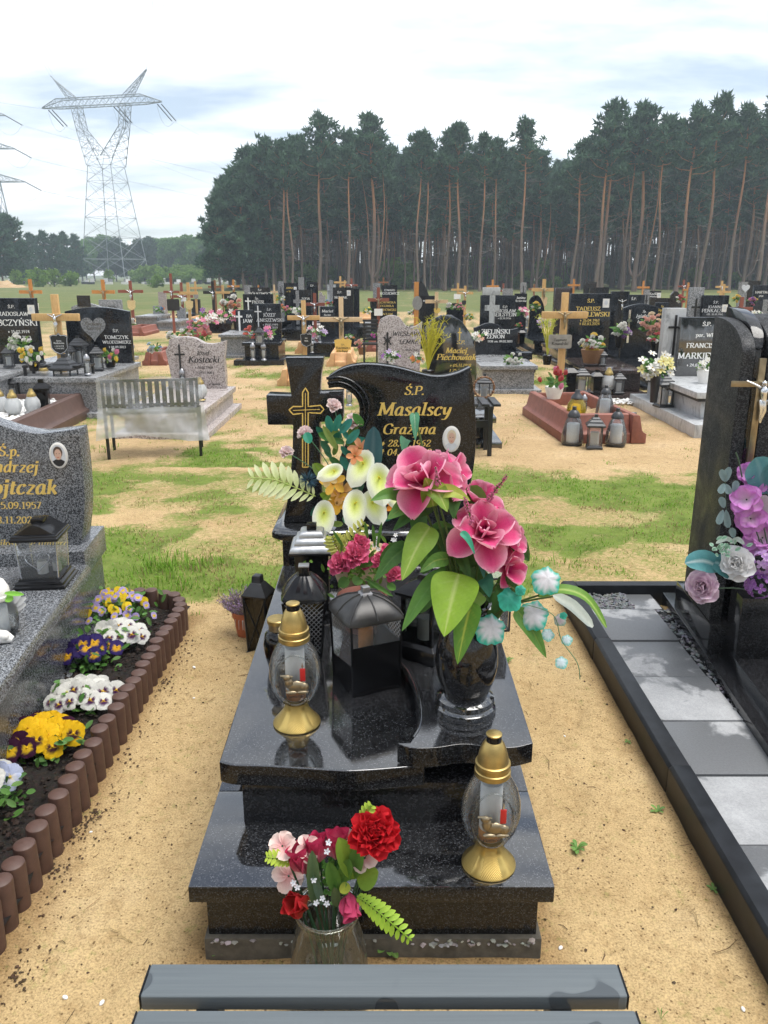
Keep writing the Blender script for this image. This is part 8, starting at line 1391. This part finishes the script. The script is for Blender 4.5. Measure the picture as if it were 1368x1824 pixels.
for kd, lb, px, py, z, hp_ in LT:
    q = gp(px, py, z); lantern(kd, lb, (q.x, q.y, z-0.004), spx(hp_, q.y)*1.03, R6.uniform(-.3, .3))
q = at(862, 690, 8.6); wr = thing('wreath_ring', 'dark twisted ring wreath around the lantern behind the black bench', 'wreath', (q.x, 8.6, q.z)); mb = MB(); mb.tube([(0.11*math.cos(a), 0.01*math.sin(a*20), 0.11*math.sin(a)) for a in [2*PI*i/48 for i in range(49)]], [0.012+0.004*math.sin(i*2) for i in range(49)], 6); mb.build('ring', 'wicker', wr)
db = gp(925, 690); blk = thing('granite_pedestal', 'black granite lantern pedestal right of the scroll topped stone', 'pedestal', (at(926, 650, 13.2).x, 13.2, 0)); MB().box(-0.14, 0.14, -0.1, 0.1, -0.02, 0.42).build('block', BF, blk, bevel=0.005); MB().box(-0.17, 0.17, -0.13, 0.13, 0.42, 0.5).build('top', BF, blk, bevel=0.005)
rr = random.Random(31); sp2 = [(gp(1010+rr.random()*130, 700, 0).x, 10.8+rr.random()*0.55, 0.01+rr.random()*0.03) for _ in range(330)]; stones('white_pebbles', sp2, 'white pebbles strewn before the brown tomb', 'white_stone', 0.032, None, 0.6, 12, 'pebbles')
q = gp(1117, 738); tl_ = MB().box(-0.11, 0.11, -0.06, 0.06, 0, 0.035).build('stone_tile', 'grey_granite', None, bevel=0.004); tl_.location = (q.x, q.y, -0.008); tl_.rotation_euler = (0, 0, -0.5); tag(tl_, 'loose grey stone tile lying on the sand right of the red frame', 'tile')
# far row of tiny graves beyond the meadow
for i in range(34):
    x = -88+i*1.95+R6.uniform(-.5, .5); t_ = thing('far_grave', 'tiny pale grave in the distant row beyond the meadow', 'grave', (x, 168+R6.uniform(-3, 3), 0), 0, 'distant row of graves beyond the meadow'); h = R6.uniform(0.7, 1.2)
    MB().box(-0.4, 0.4, 0, 0.2, -0.05, h).build('headstone', R6.choice(['white_stone', 'grey_granite', BF, 'white_stone']), t_); MB().box(-0.5, 0.5, -1.6, -0.02, -0.05, 0.4).build('cover_slab', R6.choice(['grey_granite', 'white_stone', BF]), t_)
# ------------------------------------------------------------------ trees
def tri_mesh(name, V, F, C, mat):
    me = bpy.data.meshes.new(name); n = len(V); me.vertices.add(n); me.vertices.foreach_set('co', V.reshape(-1)); m_ = len(F)
    me.loops.add(m_*3); me.loops.foreach_set('vertex_index', F.reshape(-1).astype(np.int32)); me.polygons.add(m_); me.polygons.foreach_set('loop_start', np.arange(0, m_*3, 3, dtype=np.int32)); me.update(calc_edges=True); me.validate()
    ca = me.color_attributes.new('Col', 'FLOAT_COLOR', 'POINT'); cc_ = np.ones((n, 4)); cc_[:, :3] = C; ca.data.foreach_set('color', cc_.reshape(-1)); me.materials.append(MATS[mat]); return me
def foliage(name, clumps, per, size, c0, c1, seed, mat='needle', flat=0.7, thin=0.45):
    """leaf sprays: clumps of (centre, radius); each spray is two small crossed triangles"""
    g_ = np.random.default_rng(seed); Vs = []; Cs = []
    for (c, r) in clumps:
        n = max(6, int(per*(r**1.6))); d = g_.normal(size=(n, 3)); d /= np.linalg.norm(d, axis=1)[:, None]; rr_ = g_.random(n)**0.5; p = np.array(c)+d*(rr_*r)[:, None]*np.array([1, 1, flat])
        a = d*0.8+g_.normal(size=(n, 3))*0.6+np.array([0, 0, 0.45]); a /= np.linalg.norm(a, axis=1)[:, None]; b_ = np.cross(a, g_.normal(size=(n, 3))); b_ /= np.linalg.norm(b_, axis=1)[:, None]; e = np.cross(a, b_)
        L_ = size*(0.6+0.8*g_.random(n))[:, None]; col = np.array(c0)+(np.array(c1)-np.array(c0))*np.clip(g_.random(n)*0.9+0.1*g_.normal(), 0, 1)[:, None]
        for q in (b_, e):
            Vs.append(np.stack([p-q*L_*thin, p+q*L_*thin, p+a*L_], 1)); Cs.append(np.repeat(col[:, None, :], 3, 1))
    V = np.concatenate(Vs).reshape(-1, 3); C = np.concatenate(Cs).reshape(-1, 3); return tri_mesh(name, V, np.arange(len(V)).reshape(-1, 3), C, mat)
def pine(seed, H, crown0, spread, lean, fork=False, dead=12, dense=1.0, thick=0.19):
    r_ = random.Random(seed); mb = MB(); pts = []; k = 9
    ph = r_.uniform(0, 6)
    for i in range(k+1):
        f = i/k; pts.append((lean[0]*f*H+0.55*math.sin(f*6+ph)*f*(1-f)*2.2, lean[1]*f*H+0.3*math.cos(f*4+ph)*f*(1-f)*2, H*f*0.97))
    C = [Vector(p) for p in catmull(pts, 2)]; n = len(C)
    def at_(f): q = f*(n-1); i = min(int(q), n-2); return C[i].lerp(C[i+1], q-i)
    def trunkcol(f): return lerp((0.20, 0.15, 0.12), (0.46, 0.22, 0.11), sstep(0.25, 0.65, f))
    i0 = len(mb.v); mb.tube(C, [thick*(1.25 if i == 0 else 1)*(1-0.82*(i/(n-1))) for i in range(n)], 7)
    for j in range(len(mb.v)): mb.c[j] = jit(trunkcol(mb.v[j][2]/H), 0.15, r_)
    clumps = []
    nb = int((44 if crown0 < 0.62 else 26)*dense)
    for i in range(nb):
        f = crown0+(1-crown0)*(i+r_.random())/nb; a = i*2.4+r_.uniform(-.5, .5); u = (f-crown0)/(1-crown0); L_ = spread*(0.55+0.75*math.sin(PI*min(1, 0.22+0.72*u)))*r_.uniform(0.55, 1.2)*(1-0.68*u*u); p = at_(f); d = Vector((math.cos(a), math.sin(a), r_.uniform(0.05, 0.4)+0.35*u))
        e = p+d*L_; mb.col = trunkcol(f); mb.tube([p, p.lerp(e, 0.5)+Vector((0, 0, -0.1*L_)), e], [0.055*(1-0.5*u), 0.035, 0.015], 4, False)
        for w_ in (0.45, 0.75, 1.0): clumps.append((tuple(p.lerp(e, w_)+Vector((r_.gauss(0, .25), r_.gauss(0, .25), r_.uniform(0, .35)))), spread*r_.uniform(0.16, 0.32)*(0.8+0.3*w_)*(1-0.3*u)))
    for w_ in range(16): q_ = r_.random(); clumps.append((tuple(at_(0.80+0.2*q_)+Vector((r_.gauss(0, .75*(1.15-q_)), r_.gauss(0, .75*(1.15-q_)), r_.uniform(0, .5)))), r_.uniform(0.22, 0.42)))
    for w_ in (0.0, 0.35, 0.75): clumps.append((tuple(at_(1.0)+Vector((r_.gauss(0, .15), r_.gauss(0, .15), -w_))), 0.45+0.35*w_))
    for i in range(dead):
        f = r_.uniform(0.18, max(0.3, crown0)); a = r_.uniform(0, 2*PI); L_ = r_.uniform(0.6, 2.4); p = at_(f); mb.col = jit((0.24, 0.21, 0.19), 0.2, r_); e = p+Vector((math.cos(a), math.sin(a), r_.uniform(-.2, .55)))*L_; mb.tube([p, p.lerp(e, 0.5)+Vector((0, 0, -.08)), e], [0.035, 0.022, 0.008], 4, False)
        if r_.random() < 0.5: e2 = p.lerp(e, 0.5); mb.tube([e2, e2+Vector((r_.uniform(-.6, .6), r_.uniform(-.6, .6), r_.uniform(.1, .6)))], [0.018, 0.006], 3, False)
    if fork:
        for s_ in (-1, 1):
            P = [at_(0.08), at_(0.12)+Vector((s_*0.9, 0.2, 0.2)), at_(0.28)+Vector((s_*1.3, 0.2, 0)), at_(0.5)+Vector((s_*1.7, 0.2, 0)), at_(0.72)+Vector((s_*2.1, 0, 0))]; i0 = len(mb.v); mb.tube(catmull([tuple(p) for p in P], 4), [thick*0.6*(1-0.06*i) for i in range(17)], 6, False)
            for j in range(i0, len(mb.v)): mb.c[j] = jit(trunkcol(mb.v[j][2]/H+0.15), 0.15, r_)
            clumps.append((tuple(P[-1]), 1.2))
    return mb.mesh('trunk', 'bark', 60), foliage('crown', clumps, 74*dense, 0.54, (0.05, 0.108, 0.064), (0.135, 0.23, 0.14), seed, thin=0.2)
def broadleaf(seed, H, W, c0, c1, low=0.2, per=120, size=0.42):
    r_ = random.Random(seed); mb = MB(); mb.col = (0.12, 0.10, 0.08); mb.tube([(0, 0, -0.1), (0.1, 0, H*0.4), (0, 0.1, H*0.8)], [0.2, 0.14, 0.04], 6); clumps = []
    for i in range(30):
        a = r_.uniform(0, 2*PI); f = r_.random()**0.6; z = H*(low+(0.97-low)*r_.random()); k = math.sqrt(max(0.05, 1-((z/H-0.55)/0.52)**2)); p = Vector((math.cos(a)*W*f*k, math.sin(a)*W*f*k, z)); clumps.append((tuple(p), W*r_.uniform(0.22, 0.42))); mb.tube([(0, 0, z*0.7), tuple(p)], [0.04, 0.01], 3, False)
    return mb.mesh('trunk', 'bark', 60), foliage('crown', clumps, per, size, c0, c1, seed, 'needle', 0.85, 0.55)
PV = [pine(101, 19, 0.40, 2.0, (0.01, 0), dead=16), pine(102, 20, 0.42, 1.8, (-0.02, 0.01), dead=14), pine(103, 18.5, 0.46, 2.2, (0.025, 0), dead=18), pine(104, 19.5, 0.45, 1.9, (0.0, 0.01), dead=12, thick=0.16), pine(105, 19, 0.52, 2.1, (-0.01, 0), True, 10, thick=0.24), pine(106, 20, 0.48, 2.3, (0.045, 0), False, 14, thick=0.21), pine(107, 18, 0.46, 1.7, (0.0, 0.0), dead=22, thick=0.14)]
PF = [pine(141, 19, 0.68, 1.9, (0.01, 0), dead=26, thick=0.24), pine(142, 20, 0.72, 1.7, (-0.02, 0.01), dead=22, thick=0.22), pine(143, 18.5, 0.66, 2.0, (0.025, 0), dead=28, thick=0.23), pine(144, 19.5, 0.74, 1.7, (0.0, 0.01), dead=22, thick=0.19), pine(145, 19, 0.66, 2.2, (-0.01, 0), True, 20, thick=0.28), pine(146, 20, 0.67, 2.3, (0.045, 0), False, 26, thick=0.27), pine(147, 18, 0.74, 1.5, (0.0, 0.0), dead=30, thick=0.18)]
EV = [pine(111, 14, 0.12, 2.3, (0.0, 0), dead=6, dense=1.25), pine(112, 11, 0.10, 2.2, (0.01, 0), dead=4, dense=1.2)]
BV = [broadleaf(121, 12, 4.2, (0.07, 0.17, 0.04), (0.16, 0.31, 0.08)), broadleaf(122, 10, 3.6, (0.09, 0.20, 0.04), (0.20, 0.36, 0.09)), broadleaf(123, 12, 4.5, (0.03, 0.07, 0.03), (0.07, 0.13, 0.05))]
SV = [broadleaf(131, 2.6, 1.9, (0.13, 0.24, 0.04), (0.27, 0.40, 0.10), 0.1, 60, 0.3), broadleaf(132, 3.4, 1.4, (0.14, 0.25, 0.045), (0.28, 0.40, 0.11), 0.1, 70, 0.28)]
def tree(nm, label, mesh, x, y, s_, rz, group=None, cat='tree', sz=None):
    t_ = thing(nm, label, cat, (x, y, -0.05), rz, group, s_)
    if sz: t_.scale = (s_, s_, s_*sz)
    inst('trunk', mesh[0], t_); inst('crown', mesh[1], t_); return t_
R7 = random.Random(77)
def treetop_scale(px, ytop, Y, H): return (at(px, ytop, Y).z+0.05)/H
HH = [19, 20, 18.5, 19.5, 19, 20, 18]
FRONT = [(487, 243, 3, 'slim bare trunked pine at the left of the forest edge'), (508, 252, 0, 'pine right of the slim bare trunked one at the forest edge'), (520, 255, 6, 'twisted pine with dark lower trunk at the forest edge'), (567, 206, 5, 'tall pine with orange upper trunk and dead branches'), (620, 232, 1, 'pine half hidden between the tall orange pine and the forked one'), (664, 203, 4, 'forked many stemmed pine near the middle of the forest'), (745, 232, 3, 'straight slim pine right of the forked pine'), (757, 240, 6, 'thin pine beside the straight slim one'), (793, 228, 2, 'pine leaning slightly right of the picture centre'), (815, 222, 0, 'pine with spreading dead twigs right of centre'), (855, 238, 6, 'leaning pine above the grey cross stone'), (880, 245, 3, 'curved brown pine above the scroll topped stone'), (930, 212, 1, 'tall orange pine above the golden brown cross'), (1018, 250, 2, 'pine with drooping dead branches right of the gap'), (1072, 182, 0, 'very tall pale trunked pine above the gold lettered stone'), (1060, 210, 5, 'thick grey pine behind the pale trunked one'), (1110, 200, 3, 'thin golden pine above the arched stone'), (1130, 183, 4, 'thick forked pine above the orange cross at right'), (1165, 205, 6, 'slender pine left of the leaning pine at right'), (1205, 190, 5, 'leaning pine with tangled dead branches at right'), (1245, 170, 2, 'tall feathery pine near the right edge'), (1300, 185, 1, 'dark pine with reddish trunk near the right edge'), (1350, 168, 0, 'tall pine at the right picture edge'), (1395, 175, 2, 'pine just beyond the right picture edge')]
for (px, yt, v, lb) in FRONT:
    Y = 96-0.012*max(0, px-684)+R7.uniform(-2, 2); X = at(px, 500, Y).x; s_ = treetop_scale(px, yt, Y, HH[v]); tree('pine_tree', lb, PF[v], X, Y, s_, R7.uniform(-.5, .5) if v in (2, 5) else R7.uniform(0, 6.3), 'pines along the forest edge', sz=None)
tops = [(360, 350), (400, 300), (440, 262), (480, 240), (540, 215), (600, 225), (660, 215), (740, 235), (800, 230), (870, 245), (950, 225), (1000, 258), (1060, 215), (1150, 195), (1250, 185), (1400, 170), (1500, 165)]
def topy(px):
    for (a, b_), (c, d) in zip(tops, tops[1:]):
        if a <= px <= c: return b_+(d-b_)*(px-a)/(c-a)
    return 350 if px < 360 else 165
for row in range(8):
    Y0 = 101+row*4.2; px = 452+row*3 if row < 7 else 460
    while px < 1500:
        Y = Y0+R7.uniform(-1.6, 1.6); X = at(px, 500, Y).x; v = R7.randrange(7); yt = topy(px)+R7.uniform(22, 85)+row*1.0; s_ = max(0.6, treetop_scale(px, yt, Y, HH[v])); tree('pine_tree', 'tall pine standing in the dark interior of the forest', PV[v], X, Y, s_, R7.uniform(0, 6.3), 'pines inside the forest'); px += R7.uniform(28, 50)
for i, (px, yt, Y) in enumerate(((392, 345, 96), (414, 318, 100), (434, 292, 97), (454, 272, 101), (474, 262, 98), (424, 312, 106), (462, 268, 107), (444, 305, 112), (408, 340, 110))):
    v = i % 2; tree('pine_tree', ('outermost', 'second', 'third', 'fourth', 'fifth')[i]+' bushy pine from the left end of the forest edge' if i < 5 else 'bushy pine behind the left end of the forest edge', EV[v], at(px, 500, Y).x, Y, treetop_scale(px, yt, Y, (14, 11)[v]), R7.uniform(0, 6.3), 'bushy pines at the forest end')
for i in range(26):     # saplings and shrubs inside the forest
    px = R7.uniform(460, 1400); Y = R7.uniform(104, 135); tree('shrub', 'low green undergrowth shrub among the pine trunks', SV[i % 2], at(px, 500, Y).x, Y, R7.uniform(0.5, 1.3), R7.uniform(0, 6), 'undergrowth in the forest', 'shrub')
# the depth of the forest, past what can be told apart
g_ = np.random.default_rng(5); mb = MB()
for i in range(640):
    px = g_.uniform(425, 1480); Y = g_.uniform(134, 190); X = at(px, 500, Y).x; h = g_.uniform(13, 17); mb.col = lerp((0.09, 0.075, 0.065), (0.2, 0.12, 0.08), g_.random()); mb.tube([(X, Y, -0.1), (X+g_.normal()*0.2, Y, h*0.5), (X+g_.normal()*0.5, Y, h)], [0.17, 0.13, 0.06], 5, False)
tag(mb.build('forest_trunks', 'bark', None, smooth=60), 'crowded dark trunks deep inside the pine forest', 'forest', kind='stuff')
cl = []
for i in range(900):
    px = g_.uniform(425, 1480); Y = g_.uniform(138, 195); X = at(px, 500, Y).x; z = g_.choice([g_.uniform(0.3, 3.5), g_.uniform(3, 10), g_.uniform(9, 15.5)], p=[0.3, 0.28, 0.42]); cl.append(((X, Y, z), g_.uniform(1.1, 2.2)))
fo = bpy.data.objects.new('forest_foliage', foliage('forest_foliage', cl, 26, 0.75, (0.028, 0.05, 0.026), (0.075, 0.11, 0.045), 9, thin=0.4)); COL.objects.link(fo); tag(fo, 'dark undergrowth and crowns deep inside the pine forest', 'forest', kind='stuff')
# the wood behind the viewer, which the polished stones mirror
for i in range(46): v = R7.randrange(7); a = rad(-75+150*i/45); D = R7.uniform(44, 60); tree('pine_tree', 'tall pine of the wood behind the viewer', PV[v], math.sin(a)*D, -math.cos(a)*D-2, R7.uniform(0.85, 1.05), R7.uniform(0, 6), 'pines behind the viewer')
# left background
for i, (px, yt, Y, k, lb) in enumerate(((5, 372, 135, 0, 'dark pine at the far left picture edge'), (24, 385, 138, 1, 'dark pine right of the far left one'), (-25, 380, 140, 0, 'dark pine cut by the left picture edge'), (45, 424, 165, 0, 'dark tree next to the far left pines'), (62, 418, 175, 1, 'dark tree with pointed top left of the pylon'), (85, 412, 170, 0, 'rounded dark tree left of the pylon'), (105, 420, 172, 1, 'bushy dark tree left of the pylon'), (120, 414, 178, 0, 'broad dark tree nearest the pylon on its left'), (35, 432, 180, 1, 'low dark tree behind the far left pines'), (140, 418, 190, 0, 'dark pine just left of the pylon leg'))):
    tree('background_tree', lb, EV[k], at(px, 500, Y).x, Y, treetop_scale(px, yt, Y, (14, 11)[k]), R7.uniform(0, 6), 'dark trees left of the pylon')
for i in range(20):
    px = 145+i*13+R7.uniform(-5, 5); Y = R7.uniform(225, 262); k = R7.choice((0, 1, 1, 2)); yt = R7.choice((422, 428, 432, 438, 426)); tree('background_tree', 'leafy tree in the far tree line behind the pylon', BV[k], at(px, 500, Y).x, Y, treetop_scale(px, yt, Y, (12, 10, 12)[k]), R7.uniform(0, 6), 'far leafy tree line')
for i in range(22):
    px = 250+i*5.8+R7.uniform(-4, 4); Y = R7.uniform(172, 205); tree('shrub', 'bright green young scrub right of the pylon foot', SV[i % 2], at(px, 500, Y).x, Y, R7.uniform(0.8, 1.5), R7.uniform(0, 6), 'scrub beyond the meadow', 'shrub', 0.8)
for i, (px, Y, s_, lb) in enumerate(((68, 128, 0.95, 'round green bush before the dark trees at left'), (96, 130, 0.75, 'smaller green bush beside the round one'), (125, 135, 0.8, 'green bush left of the pylon foot'), (195, 175, 0.8, 'bush under the pylon'), (278, 120, 0.6, 'small bright bush on the meadow right of the pylon'), (30, 132, 0.7, 'low bush at the left edge of the meadow'))):
    tree('shrub', lb, SV[i % 2], at(px, 500, Y).x, Y, s_, R7.uniform(0, 6), 'bushes on the meadow', 'shrub')
mb = MB(); mb.grid(lambda u, v: (-59+u*7, 118+v*5, max(-0.05, 1.1*math.sin(PI*u)*math.sin(PI*v)*(0.7+0.5*fbm(u*3, v*3, 2, 3)))), 26, 16); sh = mb.build('sand_heap', 'sand', None, smooth=60); tag(sh, 'pale heap of sand before the dark trees at left', 'heap')
trk = MB(); trk.grid(lambda u, v: (-140+u*88, 68+v*3.0+1.5*math.sin(u*3), 0.012), 40, 2); tk = trk.build('track', 'sand', None); tag(tk, kind='structure')

# ------------------------------------------------------------------ pylons and power lines
def strut(mb, a, b_, r): mb.tube([a, b_], r, 4, False)
def lattice_box(mb, A, B, r_leg, r_br, n):
    """A, B: lists of four corner points at both ends"""
    A = [Vector(p) for p in A]; B = [Vector(p) for p in B]
    for a, b_ in zip(A, B): strut(mb, a, b_, r_leg)
    for k in range(n):
        f0, f1 = k/n, (k+1)/n
        for i in range(4):
            j = (i+1) % 4; strut(mb, A[i].lerp(B[i], f0), A[j].lerp(B[j], f1), r_br); strut(mb, A[j].lerp(B[j], f0), A[i].lerp(B[i], f1), r_br); strut(mb, A[i].lerp(B[i], f1), A[j].lerp(B[j], f1), r_br)
def sqr(cx, cy, z, hx, hy): return [(cx-hx, cy-hy, z), (cx+hx, cy-hy, z), (cx+hx, cy+hy, z), (cx-hx, cy+hy, z)]
PX, PYY = at(208, 500, 205).x, 205
py1 = thing('power_pylon', 'wine glass shaped lattice pylon with wide cross beam', 'pylon', (PX, PYY, 0), rad(-14))
mb = MB(); zs = [0, 5.5, 10.5, 15, 19, 23, 26.5]
for a, b_ in zip(zs, zs[1:]): lattice_box(mb, sqr(0, 0, a, 5.9-2.9*a/26.5, 5.9-2.9*a/26.5), sqr(0, 0, b_, 5.9-2.9*b_/26.5, 5.9-2.9*b_/26.5), 0.10, 0.042, 1)
mb.build('tower_body', 'steel_lattice', py1, smooth=0)
for s_ in (-1, 1):
    mb = MB(); A = [(s_*3.2, -3.2, 26.5), (s_*0.2, -2.4, 28.6), (s_*0.2, 2.4, 28.6), (s_*3.2, 3.2, 26.5)]; B = [(s_*6.1, -1.5, 34.4), (s_*5.0, -1.5, 34.8), (s_*5.0, 1.5, 34.8), (s_*6.1, 1.5, 34.4)]; Cc = [(s_*7.2, -1.2, 39.6), (s_*5.6, -1.2, 39.6), (s_*5.6, 1.2, 39.6), (s_*7.2, 1.2, 39.6)]
    lattice_box(mb, A, B, 0.11, 0.045, 4); lattice_box(mb, B, Cc, 0.10, 0.045, 3); mb.build('fork_arm', 'steel_lattice', py1, smooth=0)
    mb = MB(); lattice_box(mb, [(s_*6.0, -0.8, 41.2), (s_*8.2, -0.8, 41.2), (s_*8.2, 0.8, 41.2), (s_*6.0, 0.8, 41.2)], sqr(s_*12.4, 0, 46.4, 0.1, 0.1), 0.08, 0.035, 6); mb.build('horn', 'steel_lattice', py1, smooth=0)
mb = MB(); lattice_box(mb, [(-15.6, -0.1, 39.6), (-15.6, 0.1, 39.6), (-15.6, 0.1, 39.8), (-15.6, -0.1, 39.8)], [(-11, -1.2, 39.5), (-11, 1.2, 39.5), (-11, 1.2, 41.3), (-11, -1.2, 41.3)], 0.09, 0.04, 3); lattice_box(mb, [(-11, -1.2, 39.5), (-11, 1.2, 39.5), (-11, 1.2, 41.3), (-11, -1.2, 41.3)], [(11, -1.2, 39.5), (11, 1.2, 39.5), (11, 1.2, 41.3), (11, -1.2, 41.3)], 0.085, 0.036, 12); lattice_box(mb, [(11, -1.2, 39.5), (11, 1.2, 39.5), (11, 1.2, 41.3), (11, -1.2, 41.3)], [(15.6, -0.1, 39.6), (15.6, 0.1, 39.6), (15.6, 0.1, 39.8), (15.6, -0.1, 39.8)], 0.09, 0.04, 3); mb.build('cross_beam', 'steel_lattice', py1, smooth=0)
TIPS = [(-13.5, 0, 39.2), (3.8, 0, 39.2), (15.0, 0, 39.2)]; INS = []
for tx, ty, tz in TIPS:
    for s_ in (-0.5, 0.5): MB().tube([(tx+s_, ty, tz), (tx+s_+2.6, ty+1.5, tz-3.4)], 0.13, 5).build('insulator', 'dark_cap', py1)
    INS.append(root_mat(py1) @ Vector((tx+2.7, ty+1.5, tz-3.5)))
    mb = MB(); mb.tube(catmull([(tx-0.6, 0, tz-0.4), (tx+0.2, 0.3, tz-3.4), (tx+1.4, 0.8, tz-4.6), (tx+2.7, 1.5, tz-3.5)], 5), 0.03, 4, False); mb.build('jumper', 'wire', py1)
P2X, P2Y = at(4, 500, 232).x, 232
py2 = thing('power_pylon', 'tall lattice pylon with three arms cut by the left picture edge', 'pylon', (P2X, P2Y, 0), rad(8)); mb = MB(); zs = [0, 6, 12, 18, 24, 29, 34, 38, 42, 47]
for a, b_ in zip(zs, zs[1:]): lattice_box(mb, sqr(0, 0, a, max(0.35, 4.4-3.9*a/45), max(0.35, 4.4-3.9*a/45)), sqr(0, 0, b_, max(0.35, 4.4-3.9*b_/45), max(0.35, 4.4-3.9*b_/45)), 0.16, 0.08, 1)
mb.build('tower_body', 'steel_lattice', py2, smooth=0); INS2 = []
for z, L_ in ((42.3, 6.2), (34.2, 7.6), (26, 9.2)):
    for s_ in (-1, 1):
        mb = MB(); h = max(0.4, 4.4-3.9*z/45); lattice_box(mb, [(s_*h, -h, z), (s_*h, h, z), (s_*h, h*0.8, z+2.0), (s_*h, -h*0.8, z+2.0)], [(s_*L_, -0.1, z), (s_*L_, 0.1, z), (s_*L_, 0.1, z+0.15), (s_*L_, -0.1, z+0.15)], 0.11, 0.05, 4); mb.build('arm', 'steel_lattice', py2, smooth=0)
        MB().tube([(s_*L_, 0, z), (s_*L_+3.6, 1.5, z-2.0)], 0.14, 5).build('insulator', 'dark_cap', py2)
        if s_ > 0: INS2.append(root_mat(py2) @ Vector((s_*L_+3.6, 1.5, z-2.0)))
        mb = MB(); mb.tube(catmull([(s_*L_-3, -1, z-1.6), (s_*L_-1, 0, z-4.2), (s_*L_+1.5, 0.8, z-4.4), (s_*L_+3.6, 1.5, z-2.0)], 5), 0.03, 4, False); mb.build('jumper', 'wire', py2)
def wire(label, a, b_, sag, r=0.022):
    a, b_ = Vector(a), Vector(b_); P = [a.lerp(b_, i/24)+Vector((0, 0, -sag*4*(i/24)*(1-i/24))) for i in range(25)]; mb = MB(); mb.tube(P, r, 4, False); o = mb.build('power_line', 'wire', None, smooth=0); tag(o, label, 'power line', 'overhead power lines')
HL, HR = root_mat(py1) @ Vector((-12.4, 0, 46.4)), root_mat(py1) @ Vector((12.4, 0, 46.4)); D = Vector((102, -345, 0))
wire('earth wire from the left horn of the pylon running overhead towards the viewer', HL, HL+D, 7); wire('second wire close beside the left earth wire overhead', HL+Vector((0.6, 0, 0)), HL+D+Vector((6, 0, -1)), 8); wire('earth wire from the right horn of the pylon running overhead towards the viewer', HR, HR+D, 7); wire('second wire close beside the right earth wire overhead', HR+Vector((0.6, 0, 0)), HR+D+Vector((6, 0, -1)), 8)
for i, q in enumerate(INS): wire(('left', 'middle', 'right')[i]+' conductor running from the pylon beam behind the forest', q, (30+i*12, 520, 33), 9)
for i, q in enumerate(INS2): wire(('top', 'middle', 'bottom')[i]+' conductor from the left pylon crossing behind the wine glass pylon', q, (60, 420+i*20, 40-8*i), 8); wire(('upper', 'central', 'lower')[i]+' conductor running from the left pylon away to the far right', q+Vector((-0.5, 3, 0)), (160, 620+i*30, 40-8*i), 10)
wire('left conductor arriving at the pylon beam from overhead', root_mat(py1) @ Vector((-15.4, 0, 39.5)), root_mat(py1) @ Vector((-15.4, 0, 39.5))+Vector((-60, -300, 0)), 8)

# ------------------------------------------------------------------ air
HAZE_D = 0.0012
mb = MB(); mb.box(-420, 420, -420, 640, -1.2, 62); hz_ = mb.build('haze', 'sand', None, smooth=0); tag(hz_, kind='stuff')
m = bpy.data.materials.new('haze'); m.use_nodes = True; t = m.node_tree
for n in list(t.nodes): t.nodes.remove(n)
ou = t.nodes.new('ShaderNodeOutputMaterial'); pv = t.nodes.new('ShaderNodeVolumePrincipled'); pv.inputs['Color'].default_value = (0.78, 0.90, 1.0, 1); pv.inputs['Density'].default_value = HAZE_D; pv.inputs['Anisotropy'].default_value = 0.3
t.links.new(pv.outputs[0], ou.inputs['Volume']); hz_.data.materials.clear(); hz_.data.materials.append(m)
